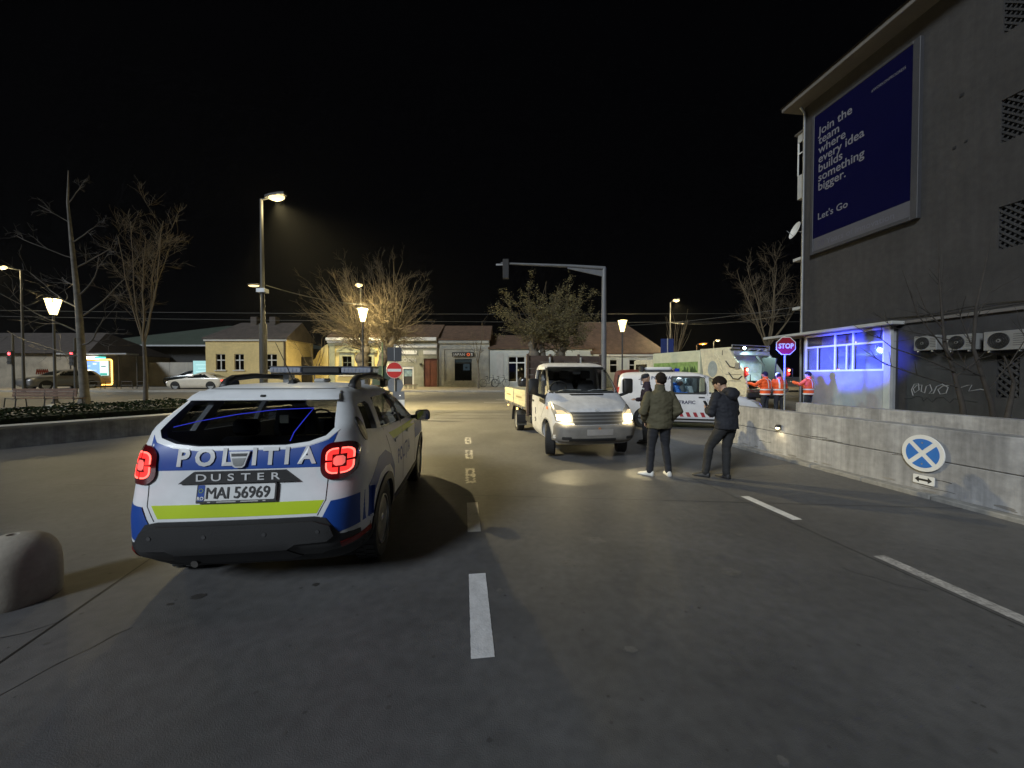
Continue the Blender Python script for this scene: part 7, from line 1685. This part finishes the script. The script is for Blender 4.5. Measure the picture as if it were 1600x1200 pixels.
# man in black looking down at his phone
p = dict(ST); p.update(pelvis=(.02, 0, .93), chest=(.03, .02, 1.27), head=(.0, .12, 1.57), yaw=18, pitch=-38, shR=(.20, .03, 1.37), shL=(-.17, .05, 1.38), elR=(.27, .03, 1.08), wrR=(.12, .27, 1.12), elL=(-.24, .09, 1.09), wrL=(-.06, .30, 1.13), hdR=(-.5, .7, .2), hdL=(.5, .6, .2), huR=(.4, -.2, -.9), huL=(-.4, -.2, -.9), curl=.35,
                         knR=(.05, .02, .50), anR=(-.04, -.05, .085), knL=(-.17, .17, .50), anL=(-.27, .16, .085), toR=(.05, 1), toL=(-.45, .9), hem=-.30, w=1.10, leg=1.02, hood=True)
M_bj = mat('black_jacket', (.013, .014, .020), .8, var=.2, scale=5, bump=.35, bscale=60)
M_bt = mat('black_trousers', (.016, .016, .017), .85, var=.25, scale=6, bump=.3, bscale=80)
M_bsh = mat('black_trainers', (.02, .02, .021), .55, var=.2, scale=10)
man2 = person('man in a black hooded jacket looking down with his legs apart', (3.58, 6.42, 0), R(24), p, M_bj, M_bt, M_bsh, .010, 2)
q = Matrix.Translation((3.58, 6.42, 0)) @ Matrix.Rotation(R(24), 4, 'Z')
ph = B().box(-.036, .036, -.004, .004, -.075, .075).build('phone', M_black, None, q @ Vector((.03, .40, 1.20)), (R(-35), 0, R(24)), bevel=.003); tag(ph, 'dark phone held in front by the man in black', 'phone')
for x, y in ((-.27, .16), (-.04, -.05)): B().cyl((x, y, .085), (x, y, .125), .047, .046, 14).build('sock', M_wsh, man2[0], smooth=60)
# policeman by the truck
p = dict(ST); p.update(elR=(.26, -.03, 1.12), wrR=(.16, .22, 1.08), elL=(-.27, -.02, 1.12), wrL=(-.10, .24, 1.10), hdR=(-.4, .8, .1), hdL=(.4, .8, .1), huR=(.2, 0, 1), huL=(-.2, 0, 1), knR=(.10, .02, .50), anR=(.12, -.02, .085), knL=(-.10, .04, .50), anL=(-.11, .03, .085), toR=(.2, 1), toL=(-.2, 1), hem=-.3, w=1.04, pitch=-12)
M_pj = mat('police_jacket', (.030, .018, .028), .8, var=.2, scale=5, bump=.3)
man3 = person('person in a dark uniform jacket and cap standing behind the truck mirror', (3.42, 9.75, gz(9.75)), R(72), p, M_pj, M_bt, M_bsh, .012, 3, hair=None)
b = B(); b.lathe([(.083, -.005), (.088, .03), (.085, .075), (.06, .105), (.001, .115)], 24, man3[1] @ Matrix.Translation((0, .0, .025)) @ Matrix.Scale(1.16, 4, (0, 1, 0))); b.rings([[man3[1] @ Vector(c_) for c_ in r_] for r_ in ([(x, .085 + .02 * (1 - abs(x) / .07), .03 + zz) for x, zz in ((-.07, 0), (0, .01), (.07, 0), (.07, -.006), (0, .002), (-.07, -.006))], [(x, .15 + .03 * (1 - abs(x) / .07), .015 + zz) for x, zz in ((-.055, 0), (0, .006), (.055, 0), (.055, -.005), (0, .0), (-.055, -.005))])])
b.build('cap', M_bj, man3[0], smooth=50)
for dx in (-.13,): text_obj('lettering', 'POLIȚIA', .05, lambda u, v: (-.208 - .012, u * -1 + .03, v + 1.36), M_sw, man3[0], .002)
# refuse workers in orange
M_hv = mat('hi_vis_orange', (.85, .11, .02), .7, var=.12, scale=8, bump=.2)
M_ref = mat('reflective_band', (.78, .78, .76), .35, var=.06)
M_wt = mat('work_trousers', (.02, .022, .03), .85, var=.2)
def worker(label, x, y, rz, arms, head=(0, .03, 1.62), seed=0, hair=M_hair, pitch=-10, zoff=0.0):
    p = dict(ST); p.update(arms); p.update(head=head, pitch=pitch, knR=(.10, .02, .50), anR=(.12, -.02, .085), knL=(-.10, .04, .50), anL=(-.12, .03, .085), toR=(.2, 1), toL=(-.2, 1), hem=-.33, w=1.06)
    m = person(label, (x, y, gz(y) + zoff), R(rz), p, M_hv, M_wt, M_bsh, .014, seed, 'refuse workers in orange jackets', hair=hair)
    for k0, k1 in ((-.28, -.14), (.22, .36)):
        b = B(); rs = []
        for k in (k0, k1): c_ = m[3](k); rs.append(ell_ring(c_, .222, .168, 28))
        rs += [ell_ring(m[3](k), .212, .158, 28) for k in (k1, k0)]
        rs.append(rs[0]); b.rings(rs, False); b.build('reflective_band', M_ref, m[0], smooth=60)
    for sg in (1, -1):
        pts = [(sg * .09, -.175, 1.10), (sg * .095, -.170, 1.28), (sg * .10, -.135, 1.42), (sg * .10, -.04, 1.475), (sg * .10, .10, 1.43), (sg * .09, .165, 1.28), (sg * .085, .17, 1.1)]
        b = B(); b.rings([[Vector(q_) + Vector((dx, 0, 0)) for dx in (-.028, .028)] + [Vector(q_) * 1.0 + Vector((dx, 0, .004)) for dx in (.028, -.028)] for q_ in pts]); b.build('reflective_band', M_ref, m[0], smooth=60)
    return m
FWD = dict(shR=(.19, .02, 1.40), shL=(-.19, .02, 1.40), hdR=(-.2, 1, .0), hdL=(.2, 1, .0), huR=(0, 0, 1), huL=(0, 0, 1))
worker('worker in orange with bare dark hair reaching towards the left edge of the hopper', 9.80, 14.85, 28, dict(FWD, elR=(.26, .08, 1.14), wrR=(.15, .33, 1.16), elL=(-.36, .18, 1.22), wrL=(-.34, .44, 1.30)), seed=11)
w2 = worker('worker in orange wearing a white cap beside the bare headed one', 10.28, 14.75, -6, dict(FWD, elR=(.28, .10, 1.14), wrR=(.20, .35, 1.12), elL=(-.28, .10, 1.14), wrL=(-.16, .34, 1.10)), seed=12, head=(-.02, .05, 1.56), pitch=-22)
b = B(); b.lathe([(.088, -.01), (.09, .03), (.082, .075), (.055, .105), (.001, .115)], 24, w2[1] @ Matrix.Translation((0, 0, .03)) @ Matrix.Scale(1.15, 4, (0, 1, 0))); b.build('cap', M_sw, w2[0], smooth=50)
worker('worker in orange standing alone at the right hand rear lamp of the truck', 11.55, 14.95, 30, dict(FWD, elR=(.27, .08, 1.16), wrR=(.18, .32, 1.22), elL=(-.34, .15, 1.24), wrL=(-.32, .40, 1.34)), seed=13, pitch=-14)
# officer seated in the van
p = dict(pelvis=(0, 0, .40), chest=(0, .10, .72), head=(0, .22, 1.00), pitch=-25, yaw=10, shR=(.18, .10, .82), shL=(-.18, .10, .82), elR=(.24, .26, .60), wrR=(.10, .46, .62), elL=(-.24, .26, .60), wrL=(-.10, .46, .62), hdR=(-.3, 1, 0), hdL=(.3, 1, 0), huR=(0, 0, 1), huL=(0, 0, 1),
         knR=(.12, .40, .42), anR=(.12, .38, .085), knL=(-.12, .40, .42), anL=(-.12, .38, .085), toR=(0, 1), toL=(0, 1), hem=-.2, w=1.0)
vm = Matrix.Translation((4.45, 12.96, .05)) @ Matrix.Rotation(R(-106.3), 4, 'Z')
person('white haired officer in a blue jacket seated inside the lit van', vm @ Vector((.22, .86, .47)), R(-106.3 - 12), p, mat('bright_blue_jacket', (.03, .16, .55), .7, var=.12), M_nav, M_bsh, .012, 7, hair=mat('white_hair', (.62, .62, .62), .7, var=.1, scale=40))

bake_all()

# ================================================================== thin haze added to give the lamps glare halos
hz_ = B().box(-95, 75, -14, 95, -1.0, 15.5).build('added_haze', None)
m = bpy.data.materials.new('halo_haze'); m.use_nodes = True; nt = m.node_tree
for n in list(nt.nodes):
    if n.type != 'OUTPUT_MATERIAL': nt.nodes.remove(n)
pv = nt.nodes.new('ShaderNodeVolumePrincipled'); pv.inputs['Color'].default_value = (.9, .92, .95, 1); pv.inputs['Density'].default_value = 0.00012; pv.inputs['Anisotropy'].default_value = 0.35
nt.links.new(pv.outputs[0], [n for n in nt.nodes if n.type == 'OUTPUT_MATERIAL'][0].inputs['Volume'])
hz_.data.materials.append(m); hz_['kind'] = 'stuff'

# the underside and lower edge of the police car are unpainted black plastic
pb2 = [c for c in pc.children if c.name.startswith('body')][0].data
pb2.materials.append(M_black)
for p_ in pb2.polygons:
    if p_.center.z < .415: p_.material_index = 1
